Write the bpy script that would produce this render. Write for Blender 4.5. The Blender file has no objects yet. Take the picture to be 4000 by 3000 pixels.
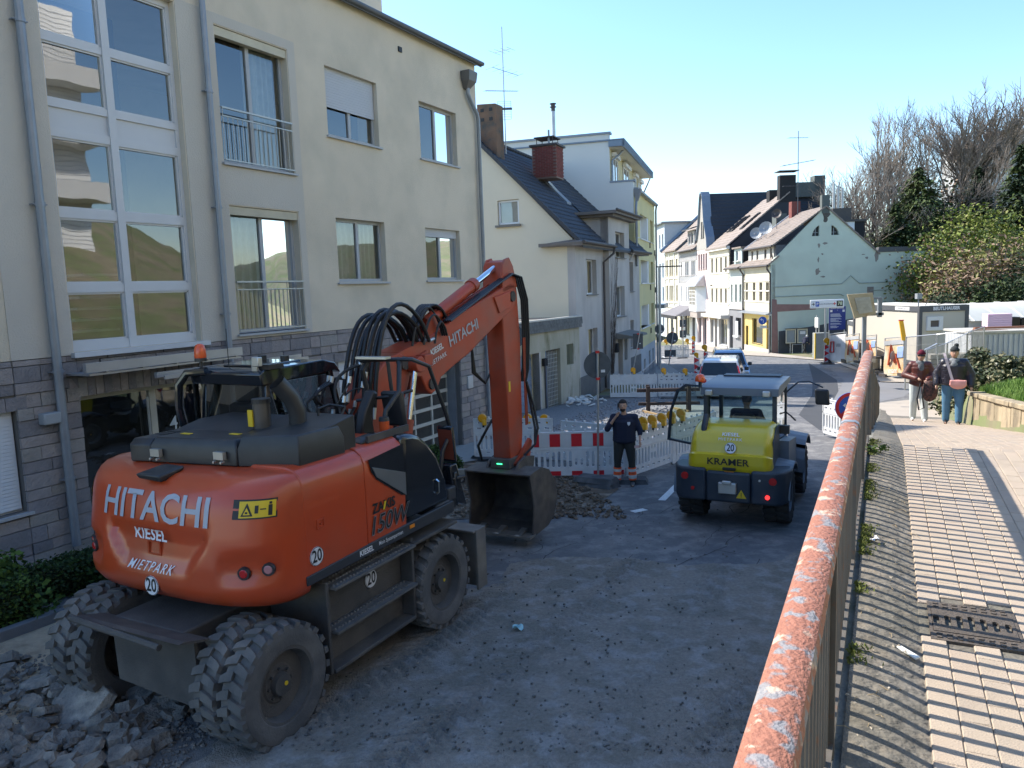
import bpy, bmesh, math, random
from math import sin, cos, pi, radians, sqrt, atan2
from mathutils import Vector, Matrix, noise
from mathutils.geometry import tessellate_polygon
rnd = random.Random(7)
V = Vector
scene = bpy.context.scene
col = scene.collection
# ---------------------------------------------------------------- camera
PITCH, ROLL, FPX = radians(7.056), radians(-2.015), 3004.0
cf = Vector((0, cos(PITCH), -sin(PITCH))); cr0 = Vector((1, 0, 0)); cu0 = cr0.cross(cf)
cr = cos(ROLL)*cr0 + sin(ROLL)*cu0
cu = -sin(ROLL)*cr0 + cos(ROLL)*cu0
cam_d = bpy.data.cameras.new('camera'); cam = bpy.data.objects.new('camera', cam_d); col.objects.link(cam)
cam.matrix_world = Matrix(((cr.x, cu.x, -cf.x, 0), (cr.y, cu.y, -cf.y, 0), (cr.z, cu.z, -cf.z, 0), (0, 0, 0, 1)))
cam_d.sensor_width = 36.0; cam_d.lens = 36.0*FPX/4000; cam_d.clip_start = .05; cam_d.clip_end = 3000
scene.camera = cam
# ---------------------------------------------------------------- sky and sun
SUN_AZ, SUN_EL = radians(-56.6), radians(43.5)      # azimuth from +Y towards +X
world = bpy.data.worlds.new("World"); scene.world = world; world.use_nodes = True
nt = world.node_tree; nt.nodes.clear()
sky = nt.nodes.new('ShaderNodeTexSky'); sky.sky_type = 'NISHITA'; sky.sun_disc = False
sky.sun_elevation = SUN_EL; sky.sun_rotation = SUN_AZ
sky.air_density = 1.0; sky.dust_density = .55; sky.ozone_density = 1.6
bg = nt.nodes.new('ShaderNodeBackground'); bg.inputs['Strength'].default_value = .10
wo = nt.nodes.new('ShaderNodeOutputWorld')
hs_ = nt.nodes.new('ShaderNodeHueSaturation'); hs_.inputs['Saturation'].default_value = 1.18
nt.links.new(sky.outputs[0], hs_.inputs['Color']); nt.links.new(hs_.outputs[0], bg.inputs[0]); nt.links.new(bg.outputs[0], wo.inputs[0])
sd = bpy.data.lights.new('sun', 'SUN'); sd.energy = 2.7; sd.angle = radians(.5); sd.color = (1, .93, .83)
sun = bpy.data.objects.new('sun', sd); col.objects.link(sun)
sv = Vector((sin(SUN_AZ)*cos(SUN_EL), cos(SUN_AZ)*cos(SUN_EL), sin(SUN_EL)))
sun.rotation_euler = sv.to_track_quat('Z', 'Y').to_euler()
sun.location = sv*60
scene.view_settings.view_transform = 'Standard'; scene.view_settings.look = 'None'
scene.view_settings.gamma = 1; scene.view_settings.use_curve_mapping = False
scene.view_settings.exposure = 1.72
scene.cycles.max_bounces = 5; scene.cycles.diffuse_bounces = 3; scene.cycles.glossy_bounces = 3
scene.cycles.transmission_bounces = 3; scene.cycles.transparent_max_bounces = 8; scene.cycles.caustics_reflective = False
# ---------------------------------------------------------------- helpers: places
def at(px, py, y):
    """the place at forward distance y along the sight line through a photo pixel"""
    r = cr*((px-2000)/FPX) + cu*((1500-py)/FPX) + cf
    return r*(y/r.y)
RZ0, RS = -3.45, -.043
def road_z(y): return RZ0 + RS*y
def ong(px, py, dz=0):
    r = cr*((px-2000)/FPX) + cu*((1500-py)/FPX) + cf
    return r*((RZ0+dz)/(r.z - RS*r.y))
FA = radians(26.05); FO = Vector((1.15, 2.58, 0)); FD = Vector((sin(FA), cos(FA), 0)); FN = Vector((cos(FA), -sin(FA), 0))
def path_z(y): return -1.6 if y < 7.2 else max(-1.6-.165*(y-7.2), RZ0+RS*y+.03)
def fp(s, t, h=0):
    """place beside the railing: s to the right of it, t along it, h above the path"""
    p = FO + FN*s + FD*t
    return Vector((p.x, p.y, path_z(FO.y + FD.y*t) + h))
# ---------------------------------------------------------------- helpers: materials
MC = {}
def mat(name, c, rough=.7, metal=0, var=.12, scale=3., bump=0, bscale=60., c2=None, c2amt=.5, c2scale=1.5, spec=.5, coat=0, emit=0, stretch=None, sharp=.09, rotz=0, dirt=None):
    if name in MC: return MC[name]
    m = bpy.data.materials.new(name); m.use_nodes = True; n = m.node_tree; N = n.nodes; L = n.links
    b = N['Principled BSDF']; b.inputs['Roughness'].default_value = rough; b.inputs['Metallic'].default_value = metal
    b.inputs['Specular IOR Level'].default_value = spec
    if coat: b.inputs['Coat Weight'].default_value = coat; b.inputs['Coat Roughness'].default_value = .08
    if emit: b.inputs['Emission Color'].default_value = (*c, 1); b.inputs['Emission Strength'].default_value = emit
    g = N.new('ShaderNodeNewGeometry'); src = g.outputs['Position']
    if stretch:
        mp = N.new('ShaderNodeMapping'); mp.inputs['Scale'].default_value = stretch; mp.inputs['Rotation'].default_value = (0, 0, rotz); L.new(src, mp.inputs[0]); src = mp.outputs[0]
    out = None
    base = N.new('ShaderNodeRGB'); base.outputs[0].default_value = (*c, 1); out = base.outputs[0]
    if c2:
        nz = N.new('ShaderNodeTexNoise'); nz.inputs['Scale'].default_value = c2scale; nz.inputs['Detail'].default_value = 8; nz.inputs['Roughness'].default_value = .62
        L.new(src, nz.inputs['Vector'])
        rp = N.new('ShaderNodeValToRGB'); rp.color_ramp.elements[0].position = 1-c2amt-sharp; rp.color_ramp.elements[1].position = 1-c2amt+sharp
        L.new(nz.outputs[0], rp.inputs[0]); mx = N.new('ShaderNodeMixRGB'); L.new(rp.outputs[0], mx.inputs[0]); L.new(out, mx.inputs[1]); mx.inputs[2].default_value = (*c2, 1); out = mx.outputs[0]
    if dirt:
        nz = N.new('ShaderNodeTexNoise'); nz.inputs['Scale'].default_value = dirt[2]; nz.inputs['Detail'].default_value = 6; L.new(src, nz.inputs['Vector'])
        rp = N.new('ShaderNodeValToRGB'); rp.color_ramp.elements[0].position = .57-sharp*1.6; rp.color_ramp.elements[1].position = .57+sharp*1.6
        L.new(nz.outputs[0], rp.inputs[0]); ml = N.new('ShaderNodeMath'); ml.operation = 'MULTIPLY'; ml.inputs[1].default_value = dirt[1]; L.new(rp.outputs[0], ml.inputs[0])
        mx = N.new('ShaderNodeMixRGB'); L.new(ml.outputs[0], mx.inputs[0]); L.new(out, mx.inputs[1]); mx.inputs[2].default_value = (*dirt[0], 1); out = mx.outputs[0]
    if var:
        nz = N.new('ShaderNodeTexNoise'); nz.inputs['Scale'].default_value = scale; nz.inputs['Detail'].default_value = 5; L.new(src, nz.inputs['Vector'])
        mr = N.new('ShaderNodeMapRange'); mr.inputs[3].default_value = 1-var*1.6; mr.inputs[4].default_value = 1+var*1.6; L.new(nz.outputs[0], mr.inputs[0])
        oi = N.new('ShaderNodeObjectInfo'); m2 = N.new('ShaderNodeMapRange'); m2.inputs[3].default_value = 1-var*.5; m2.inputs[4].default_value = 1+var*.5; L.new(oi.outputs['Random'], m2.inputs[0])
        mu = N.new('ShaderNodeMath'); mu.operation = 'MULTIPLY'; L.new(mr.outputs[0], mu.inputs[0]); L.new(m2.outputs[0], mu.inputs[1])
        vm = N.new('ShaderNodeVectorMath'); vm.operation = 'SCALE'; L.new(out, vm.inputs[0]); L.new(mu.outputs[0], vm.inputs[3]); out = vm.outputs[0]
    L.new(out, b.inputs['Base Color'])
    if bump:
        nz = N.new('ShaderNodeTexNoise'); nz.inputs['Scale'].default_value = bscale; nz.inputs['Detail'].default_value = 4; L.new(src, nz.inputs['Vector'])
        bp = N.new('ShaderNodeBump'); bp.inputs['Strength'].default_value = min(1, bump); bp.inputs['Distance'].default_value = .02; L.new(nz.outputs[0], bp.inputs['Height']); L.new(bp.outputs[0], b.inputs['Normal'])
    MC[name] = m; return m
def glassmat(name, tint=(.75, .8, .8), base=.1):
    if name in MC: return MC[name]
    m = bpy.data.materials.new(name); m.use_nodes = True; n = m.node_tree; N = n.nodes; L = n.links; N.clear()
    tr = N.new('ShaderNodeBsdfTransparent'); tr.inputs[0].default_value = (*tint, 1)
    gl = N.new('ShaderNodeBsdfGlossy'); gl.inputs['Roughness'].default_value = .015; gl.inputs[0].default_value = (.95, .97, 1, 1)
    nz = N.new('ShaderNodeTexNoise'); nz.inputs['Scale'].default_value = .9; g = N.new('ShaderNodeNewGeometry'); L.new(g.outputs['Position'], nz.inputs['Vector'])
    bp = N.new('ShaderNodeBump'); bp.inputs['Strength'].default_value = .12; bp.inputs['Distance'].default_value = .03; L.new(nz.outputs[0], bp.inputs['Height']); L.new(bp.outputs[0], gl.inputs['Normal'])
    fr = N.new('ShaderNodeFresnel'); fr.inputs[0].default_value = 1.5
    ad = N.new('ShaderNodeMath'); ad.operation = 'MULTIPLY_ADD'; ad.inputs[1].default_value = 1.2; ad.inputs[2].default_value = base; ad.use_clamp = True; L.new(fr.outputs[0], ad.inputs[0])
    mx = N.new('ShaderNodeMixShader'); L.new(ad.outputs[0], mx.inputs[0]); L.new(tr.outputs[0], mx.inputs[1]); L.new(gl.outputs[0], mx.inputs[2])
    o = N.new('ShaderNodeOutputMaterial'); L.new(mx.outputs[0], o.inputs[0]); MC[name] = m; return m
# ---------------------------------------------------------------- helpers: geometry
Z0 = {}
class B:
    def __init__(s): s.v = []; s.f = []; s.mi = []; s.cm = 0
    def add(s, vs, fs):
        o = len(s.v); s.v += [tuple(p) for p in vs]; s.f += [tuple(i+o for i in q) for q in fs]; s.mi += [s.cm]*len(fs); return s
    def hexa(s, p): return s.add(p, [(0, 3, 2, 1), (4, 5, 6, 7), (0, 1, 5, 4), (1, 2, 6, 5), (2, 3, 7, 6), (3, 0, 4, 7)])
    def box(s, x0, x1, y0, y1, z0, z1, M=None):
        p = [Vector(q) for q in ((x0, y0, z0), (x1, y0, z0), (x1, y1, z0), (x0, y1, z0), (x0, y0, z1), (x1, y0, z1), (x1, y1, z1), (x0, y1, z1))]
        if M is not None: p = [M @ q for q in p]
        return s.hexa(p)
    def cbox(s, c, d, rz=0, M=None):
        R = Matrix.Translation(c) @ Matrix.Rotation(rz, 4, 'Z')
        if M is not None: R = Matrix.Translation(c) @ M
        return s.box(-d[0]/2, d[0]/2, -d[1]/2, d[1]/2, -d[2]/2, d[2]/2, R)
    def cyl(s, a, b, r, r2=None, n=12, cap=True):
        a = Vector(a); b = Vector(b); r2 = r if r2 is None else r2; d = (b-a).normalized(); u = d.orthogonal().normalized(); w = d.cross(u)
        vs = [a+(u*cos(2*pi*i/n)+w*sin(2*pi*i/n))*r for i in range(n)]+[b+(u*cos(2*pi*i/n)+w*sin(2*pi*i/n))*r2 for i in range(n)]
        fs = [(i, (i+1) % n, n+(i+1) % n, n+i) for i in range(n)]
        if cap: fs += [tuple(range(n-1, -1, -1)), tuple(range(n, 2*n))]
        return s.add(vs, fs)
    def tube(s, pts, r, n=6, r2=None, cap=True):
        P = [Vector(p) for p in pts]; k = len(P); vs = []; up = None
        for i, p in enumerate(P):
            d = (P[min(i+1, k-1)]-P[max(i-1, 0)]).normalized()
            if up is None: up = d.orthogonal().normalized()
            up = (up - d*up.dot(d)).normalized(); w = d.cross(up); rr = r if r2 is None else r+(r2-r)*i/(k-1)
            vs += [p+(up*cos(2*pi*j/n)+w*sin(2*pi*j/n))*rr for j in range(n)]
        fs = [(i*n+j, i*n+(j+1) % n, (i+1)*n+(j+1) % n, (i+1)*n+j) for i in range(k-1) for j in range(n)]
        if cap: fs += [tuple(range(n-1, -1, -1)), tuple(range((k-1)*n, k*n))]
        return s.add(vs, fs)
    def prism(s, poly, h0, h1, fn):
        """poly: 2-D outline, fn(a, b, h) -> 3-D place"""
        n = len(poly); vs = [fn(a, b, h0) for a, b in poly]+[fn(a, b, h1) for a, b in poly]
        t = tessellate_polygon([[Vector((a, b, 0)) for a, b in poly]])
        fs = [tuple(q) for q in t]+[tuple(n+i for i in reversed(q)) for q in t]+[(i, n+i, n+(i+1) % n, (i+1) % n) for i in range(n)]
        return s.add(vs, fs)
    def plate(s, outer, holes, h0, h1, fn):
        """outline with holes, extruded between h0 and h1"""
        loops = [outer]+holes; flat = [p for l in loops for p in l]; n = len(flat)
        t = tessellate_polygon([[Vector((a, b, 0)) for a, b in l] for l in loops])
        vs = [fn(a, b, h0) for a, b in flat]+[fn(a, b, h1) for a, b in flat]
        fs = [tuple(q) for q in t]+[tuple(n+i for i in reversed(q)) for q in t]; o = 0
        for l in loops:
            k = len(l); fs += [(o+i, o+(i+1) % k, n+o+(i+1) % k, n+o+i) for i in range(k)]; o += k
        return s.add(vs, fs)
    def grid(s, fn, nu, nv):
        vs = [fn(i/nu, j/nv) for j in range(nv+1) for i in range(nu+1)]
        return s.add(vs, [(j*(nu+1)+i, j*(nu+1)+i+1, (j+1)*(nu+1)+i+1, (j+1)*(nu+1)+i) for j in range(nv) for i in range(nu)])
    def lathe(s, prof, n, fn):
        """prof: (radius, along); fn(ca, sa, r, h) -> place"""
        k = len(prof); vs = [fn(cos(2*pi*i/n), sin(2*pi*i/n), r, h) for i in range(n) for r, h in prof]
        return s.add(vs, [(i*k+j, i*k+j+1, ((i+1) % n)*k+j+1, ((i+1) % n)*k+j) for i in range(n) for j in range(k-1)])
    def ball(s, c, r, n=10, m=6, sc=(1, 1, 1)):
        c = Vector(c)
        vs = [c+Vector((r*sc[0]*sin(pi*j/m)*cos(2*pi*i/n), r*sc[1]*sin(pi*j/m)*sin(2*pi*i/n), r*sc[2]*cos(pi*j/m))) for j in range(m+1) for i in range(n)]
        return s.add(vs, [(j*n+i, j*n+(i+1) % n, (j+1)*n+(i+1) % n, (j+1)*n+i) for j in range(m) for i in range(n)])
    def mesh(s, name, mats, smooth=False, z0=0):
        me = bpy.data.meshes.new(name); v = s.v if not z0 else [(a, b, c-z0) for a, b, c in s.v]
        me.from_pydata(v, [], s.f)
        for m in (mats if isinstance(mats, (list, tuple)) else [mats]): me.materials.append(m)
        if len(me.materials) > 1: me.polygons.foreach_set('material_index', s.mi)
        if smooth is True: me.polygons.foreach_set('use_smooth', [True]*len(s.f))
        me.update()
        return me
    def out(s, name, mats, parent=None, smooth=False, bevel=0, seg=2, recalc=True, z0=None):
        if z0 is None: z0 = Z0.get(root_of(parent), 0) if parent else 0
        me = s.mesh(name, mats, smooth is True, z0)
        if recalc:
            bm = bmesh.new(); bm.from_mesh(me); bmesh.ops.remove_doubles(bm, verts=bm.verts, dist=1e-5)
            bmesh.ops.recalc_face_normals(bm, faces=bm.faces); bm.to_mesh(me); bm.free()
        if smooth == 'auto' : me.polygons.foreach_set('use_smooth', [True]*len(me.polygons)); me.set_sharp_from_angle(angle=radians(35))
        o = bpy.data.objects.new(name, me); col.objects.link(o)
        if parent: o.parent = parent
        if bevel:
            bv = o.modifiers.new('bevel', 'BEVEL'); bv.width = bevel; bv.segments = seg; bv.limit_method = 'ANGLE'; bv.angle_limit = radians(40)
            me.polygons.foreach_set('use_smooth', [True]*len(me.polygons)); me.set_sharp_from_angle(angle=radians(50))
        return o
def root_of(o):
    while o.parent: o = o.parent
    return o.name
def tag(o, label=None, cat=None, group=None, kind=None):
    if label: o['label'] = label
    if cat: o['category'] = cat
    if group: o['group'] = group
    if kind: o['kind'] = kind
    return o
def thing(name, label, cat, loc=(0, 0, 0), rz=0, group=None, z0=0):
    o = bpy.data.objects.new(name, None); col.objects.link(o); o.empty_display_size = .3
    o.location = loc; o.rotation_euler = (0, 0, rz); Z0[o.name] = z0
    return tag(o, label, cat, group)
def inst(name, me, parent=None, loc=(0, 0, 0), rot=(0, 0, 0), sc=(1, 1, 1)):
    o = bpy.data.objects.new(name, me); col.objects.link(o); o.location = loc; o.rotation_euler = rot; o.scale = sc
    if parent: o.parent = parent
    return o
def dup(o, parent=None):
    c = o.copy(); col.objects.link(c); c.parent = parent
    if o.name in Z0: Z0[c.name] = Z0[o.name]
    for ch in list(o.children): dup(ch, c)
    return c
def place(o, loc, rz=0, label=None, group=None):
    o.location = loc; o.rotation_euler = (0, 0, rz)
    if label: o['label'] = label
    if group: o['group'] = group
    return o
def text(name, s, size, fn, m, parent, bold=.0, shear=0, sx=1., align='CENTER', dens=0, z0=None, spacing=1.):
    """flat lettering; fn(x, y) -> place, x along the line, y up"""
    cu_ = bpy.data.curves.new(name, 'FONT'); cu_.body = s; cu_.size = size; cu_.align_x = align; cu_.align_y = 'CENTER'
    cu_.offset = bold*size; cu_.shear = shear; cu_.fill_mode = 'FRONT'; cu_.resolution_u = 3; cu_.space_character = spacing
    t = bpy.data.objects.new('tmp', cu_); col.objects.link(t); dg = bpy.context.evaluated_depsgraph_get()
    me = bpy.data.meshes.new_from_object(t.evaluated_get(dg)); bpy.data.objects.remove(t)
    if dens:
        bm = bmesh.new(); bm.from_mesh(me)
        for _ in range(2):
            es = [e for e in bm.edges if e.calc_length() > dens]
            if es: bmesh.ops.subdivide_edges(bm, edges=es, cuts=1)
            bmesh.ops.triangulate(bm, faces=bm.faces)
        bm.to_mesh(me); bm.free()
    if z0 is None: z0 = Z0.get(root_of(parent), 0) if parent else 0
    for v in me.vertices:
        p = Vector(fn(v.co.x*sx, v.co.y)); v.co = (p.x, p.y, p.z-z0)
    me.name = name; me.materials.clear(); me.materials.append(m)
    o = bpy.data.objects.new(name, me); col.objects.link(o)
    if parent: o.parent = parent
    return o
def rect(a0, b0, a1, b1): return [(a0, b0), (a1, b0), (a1, b1), (a0, b1)]
def stadium(cx, cy, w, h, n=4):
    r = min(w, h)/2; P = []
    for k, (sx_, sy_) in enumerate(((1, 1), (-1, 1), (-1, -1), (1, -1))):
        for i in range(n+1):
            a = pi/2*k+pi/2*i/n; P.append((cx+sx_*(w/2-r)+r*cos(a), cy+sy_*(h/2-r)+r*sin(a)))
    return P
def circ(cx, cy, r, n=12): return [(cx+r*cos(2*pi*i/n), cy+r*sin(2*pi*i/n)) for i in range(n)]
# ---------------------------------------------------------------- materials used often
def nz(x, y, sc=1., z=0.): return noise.noise(Vector((x*sc, y*sc, z)))
def sst(a, b, x):
    t = max(0, min(1, (x-a)/(b-a))); return t*t*(3-2*t)
m_asph = mat('asphalt', (.15, .15, .155), .85, var=.2, scale=22, bump=.8, bscale=120, c2=(.21, .205, .20), c2amt=.46, c2scale=1.1, sharp=.05, dirt=((.34, .33, .31), .5, 3.5))
m_dust = mat('dusty_road', (.22, .195, .16), .95, var=.26, scale=26, bump=1, bscale=55, c2=(.27, .235, .195), c2amt=.5, c2scale=1.7, sharp=.045, dirt=((.36, .345, .33), .55, 4.2))
m_soil = mat('soil', (.13, .095, .065), .95, var=.3, scale=6, bump=1, bscale=35, c2=(.26, .21, .16), c2amt=.45, c2scale=3)
m_sand = mat('sandy_soil', (.46, .35, .24), .95, var=.2, scale=9, bump=1, bscale=28, c2=(.30, .22, .15), c2amt=.4, c2scale=4)
m_gravel = mat('gravel', (.17, .175, .18), .9, var=.35, scale=14, bump=1, bscale=22)
m_conc = mat('concrete', (.30, .29, .26), .85, var=.14, scale=3, bump=.4, bscale=50, dirt=((.12, .11, .09), .5, 1.2))
m_pave = mat('paving', (.40, .335, .26), .85, var=.12, scale=1.3, bump=.25, bscale=120)
m_joint = mat('joint_sand', (.16, .14, .11), .95, var=.2)
m_grass = mat('grass_ground', (.07, .10, .03), .9, var=.4, scale=3, c2=(.14, .11, .06), c2amt=.45, c2scale=.6, bump=.6, bscale=20)
m_wood_soil = mat('hillside', (.10, .085, .05), .95, var=.35, scale=1.2, c2=(.06, .07, .03), c2amt=.5, c2scale=.3)
m_black = mat('black', (.012, .012, .013), .5, var=0)
m_dark = mat('dark_inside', (.02, .02, .022), .9, var=0)
m_white = mat('white_paint', (.74, .74, .73), .5, var=.04)
m_grey = mat('grey_paint', (.30, .32, .34), .45, var=.06)
m_zinc = mat('zinc', (.25, .275, .31), .42, metal=.35, var=.14, scale=4)
m_steel = mat('galvanised_steel', (.42, .43, .44), .42, metal=.6, var=.12)
# ---------------------------------------------------------------- ground
def ws(t): return 2.45 if t < 7 else max(1.72, 2.45-(t-7)*.087)
def wall_top(y): return path_z(y)+.42 if y < 11.5 else max(path_z(y)+.25, -1.97-.1*(y-11.5))
def ground_h(s, t):
    s = s*2.5/ws(t) if s < ws(t) else s+2.5-ws(t)
    return ground_w(s, t)
def ground_w(s, t):
    w_ = ws(t); sa = s*w_/2.5 if s < 2.5 else s-(2.5-w_)
    p = FO + FN*sa + FD*t; x, y = p.x, p.y
    if s < .02: h = road_z(max(y, -30))-.06
    elif s < 2.5: h = path_z(FO.y+FD.y*t)-.1
    else:
        bank = wall_top(FO.y+FD.y*t)-.05+min(max(0, s-2.7), 5)*.24+.12*nz(x, y, .6)
        site = -4.05 + .05*nz(x, y, .3)
        k = sst(16.5, 20.5, y-(s-2.5)*.5); h = bank*(1-k)+site*k
        h = h+min(9, max(0, s-(6 if y < 8 else 9.5))*.5)*(1-sst(14, 44, y))
    if y > 40:
        r = sst(23, 36, x); w = (y-54)*.17+(x-44)*.16; w = max(0, w) if abs(w) > 3 else (w+3)**2/12
        h += r*(min(w, 13)+ (1-sst(42, 60, y))*0)*sst(44, 56, y)
    return Vector((x, y, h + (.3*nz(x, y, .12) if (s > 9) else 0)))
ss = [-150, -80, -40, -25, -18, -14, -11, -8, -5.5, -3.5, -2, -1, -.3, -.06, .06, .5, 1.2, 2, 2.45, 2.56, 3, 3.6, 4.3, 5, 6, 7, 8, 9, 10, 12, 14, 17, 20, 24, 28, 33, 38, 44, 52, 62, 75, 90, 110, 140, 180, 240]
tt = [-60, -40, -25, -15, -10, -6] + [-4+.8*i for i in range(48)] + [35+2*i for i in range(45)] + [130, 145, 165, 200, 260, 400, 900]
g = B(); g.add([ground_w(s, t) for t in tt for s in ss], [(j*len(ss)+i, j*len(ss)+i+1, (j+1)*len(ss)+i+1, (j+1)*len(ss)+i) for j in range(len(tt)-1) for i in range(len(ss)-1)])
tag(g.out('ground', mat('earth', (.20, .17, .105), .95, var=.3, scale=2, c2=(.13, .15, .06), c2amt=.5, c2scale=.5, bump=.5, bscale=18), smooth=True, recalc=False), kind='structure')
def sheet(name, pts, m, dz, zf=road_z, sub=True):
    """a flat paved or loose surface laid on the road plane"""
    t = tessellate_polygon([[Vector((p[0], p[1], 0)) for p in pts]])
    b = B(); b.add([(p[0], p[1], zf(p[1])+dz) for p in pts], [tuple(q) for q in t])
    o = b.out(name, m); 
    if o.data.polygons[0].normal.z < 0: o.data.flip_normals()
    return tag(o, kind='structure')
def fs(s, t): p = FO+FN*s+FD*t; return (p.x, p.y)
sheet('road', [fs(-.12, -20), fs(-.12, 16), (12.2, 25.2), (14.4, 24.6), (17.2, 29.8), (19.4, 34.2), (20.3, 38), (21.5, 44), (22.1, 50), (22.3, 66), (22.3, 200), (6, 200), (8, 90), (9.5, 60), (6.6, 36), (3, 33.2), (-1, 26), (-3.5, 22), (-11, 8), (-20, -10)], m_asph, 0)
# loose dirt dragged over the road, with tyre prints pressed into it
def dirt_h(x, y):
    e = min(sst(-3.3, -2.3, x+ .15*nz(x, y, 1.5)), 1-sst(4.6, 4.9, x), 1-sst(9.9, 10.8, y-x*.1+1.1*nz(x, y, .8)))
    h = .008+.02*nz(x, y, .9)+.012*nz(x, y, 3.1)+.005*nz(x, y, 11)
    q = (x+.25*sin(y*.5))*.90-y*.435; 
    for q0, w in ((-3.35, .33), (-2.1, .28), (-4.5, .35), (-1.1, .3), (-.25, .26)):
        d = (q-q0)/w
        if abs(d) < 1:
            l = y*.90+x*.435; ph = (l*7.2+abs(d)*1.6*(1 if q0 < -2.5 else -1)) % 1
            am = max(0, .55+1.6*nz(x, y, .45, q0))
            h += (.032 if .22 < ph < .72 else -.018)*(1-d*d)*am
    return h*e - .03*(1-e)
g = B(); NX, NY = 215, 205
g.grid(lambda u, v: (lambda x, y: Vector((x, y, road_z(y)+.012+dirt_h(x, y))))(-3.6+8.6*u, 4.1+8.2*v), NX, NY)
g.f = [q for q in g.f if max(g.v[i][2]-road_z(g.v[i][1]) for i in q) > .0 and (g.v[q[0]][0]-FO.x)*FN.x+(g.v[q[0]][1]-FO.y)*FN.y < -.2]; g.mi = [0]*len(g.f)
tag(g.out('loose_dirt', m_dust, smooth=True, recalc=False), 'thin layer of loose brown dirt with tyre prints on the road', kind='stuff')
# strips of dry white dust and cement on the asphalt
m_wdust = mat('white_dust', (.40, .41, .42), .95, var=.2, scale=8, c2=(.2, .2, .2), c2amt=.5, c2scale=9)
# sidewalk slabs, yards
m_slab = mat('forecourt_paving', (.30, .30, .29), .85, var=.12, scale=2, bump=.2)
sheet('forecourt', [(-3.9, 16.9), (-.9, 18.9), (.2, 22.4), (-1.2, 22.3), (-1.4, 21.6), (-4.2, 17.9)], m_slab, .035)
sheet('gravel_yard', [(-1.0, 19.3), (2.5, 18.0), (4.6, 20.6), (8.2, 31.2), (4.9, 33.0), (3.2, 32.4), (-.1, 27.6), (.3, 23.3), (-.2, 22)], m_gravel, .03)
b = B()
for i in range(1500):
    u, v = rnd.random(), rnd.random(); x0 = -.6+u*3.4+v*4.4; y = 18.6+v*13.5; r = rnd.uniform(.015, .05)
    if v > .7 and u < .15: continue
    a = rnd.random()*6; b.cbox((x0, y, road_z(y)+.035), (r*2, r*1.6, r*1.3), a, Matrix.Rotation(a, 4, Vector((rnd.random(), rnd.random(), 1))))
tag(b.out('gravel_stones', mat('gravel_stone', (.22, .22, .23), .9, var=.3, scale=9), recalc=False), 'loose grey crushed stone spread in front of the garages', kind='stuff')
sheet('trench_soil', [(-2.9, 14.2), (-1.3, 13.2), (1.2, 13.3), (2.1, 15.2), (.4, 17.0), (-.9, 18.9), (-3.8, 16.8)], m_soil, .012)
sheet('sandy_verge', [(-7.6, 4.2), (-4.3, 4.4), (-3.6, 6.6), (-2.6, 9.9), (-1.6, 12.9), (-2.9, 14.3), (-3.2, 14.0), (-5.54, 9.47), (-7.5, 5.5)], m_sand, .006)
sheet('far_sidewalk', [(22.28, 40), (22.32, 200), (19.5, 200), (19.3, 100), (18.4, 78), (18.7, 66), (20.6, 60), (22.0, 52), (20.6, 47.5), (19, 41), (17.4, 36), (19, 34.5)], mat('pale_paving', (.40, .35, .29), .85, var=.08, scale=1), .05)
sheet('near_sidewalk', [(7.2, 36.6), (8.9, 44), (9.9, 44), (12.2, 63), (14.0, 78), (9, 78), (9.5, 62)], mat('grey_paving', (.27, .26, .25), .85, var=.15, scale=6), .05)
sheet('asphalt_patch', [(19.6, 50), (20.2, 52), (17.6, 45), (15.2, 38.5), (12.4, 31.5), (9.6, 25.5), (8.9, 22), (9.3, 21.6), (10.4, 25), (13.3, 31), (16.2, 38)], mat('fresh_asphalt', (.052, .054, .058), .85, var=.12), .004)
sheet('path_end', [fs(.02, 23.0), fs(2.5, 23.0), fs(2.6, 27.5), fs(1.4, 29.5), fs(-1.0, 27)], mat('pale_slabs', (.40, .35, .29), .85, var=.1, scale=1), .05)
sheet('driveway', [(15.3, 29.7), (18.5, 34.5), (20.3, 40.5), (21.0, 46), (18.9, 45.3), (16.4, 37.6), (12.6, 29.8), (11, 26)], mat('worn_asphalt', (.17, .17, .175), .85, var=.1, scale=1), .006)
# painted lane marks
b = B()
def mark(x, y, l, w, a=26.5):
    A = radians(a); d = Vector((sin(A), cos(A), 0)); n = Vector((cos(A), -sin(A), 0)); P = []
    for q in ((-w, 0), (w, 0), (w, l), (-w, l)):
        p = Vector((x, y, 0))+n*q[0]/2+d*q[1]; P.append((p.x, p.y, road_z(p.y)+.005))
    b.add(P, [(0, 1, 2, 3)])
p = ong(2585, 1955); mark(p.x, p.y, 2.4, .14, 24); p = ong(2470, 2000); mark(p.x, p.y, .3, .16, 60)
for px, py, l in ((2700, 1462, 3), (2610, 1402, 4)): p = ong(px, py); mark(p.x, p.y, l, .12, 5)
tag(b.out('lane_marking', mat('road_paint', (.62, .62, .6), .7, var=.2, scale=20), recalc=False), kind='structure')
b = B(); rc = random.Random(4)
for k in range(26):
    p = ong(rc.uniform(1900, 3000), rc.uniform(1900, 2350)); a = rc.choice((.45, .5, -1.1))+rc.gauss(0, .25); q = [p]
    for i in range(rc.randrange(5, 14)): a += rc.gauss(0, .25); q.append(q[-1]+V((sin(a), cos(a), 0))*.14)
    w = rc.uniform(.004, .009); b.add([V((c.x+sg*w, c.y, road_z(c.y)+.0045)) for c in q for sg in (-1, 1)], [(2*i, 2*i+1, 2*i+3, 2*i+2) for i in range(len(q)-1)])
tag(b.out('road_cracks', mat('crack', (.05, .05, .05), .9), recalc=False), 'dark cracks and seams in the asphalt', kind='stuff')
b = B()
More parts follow.
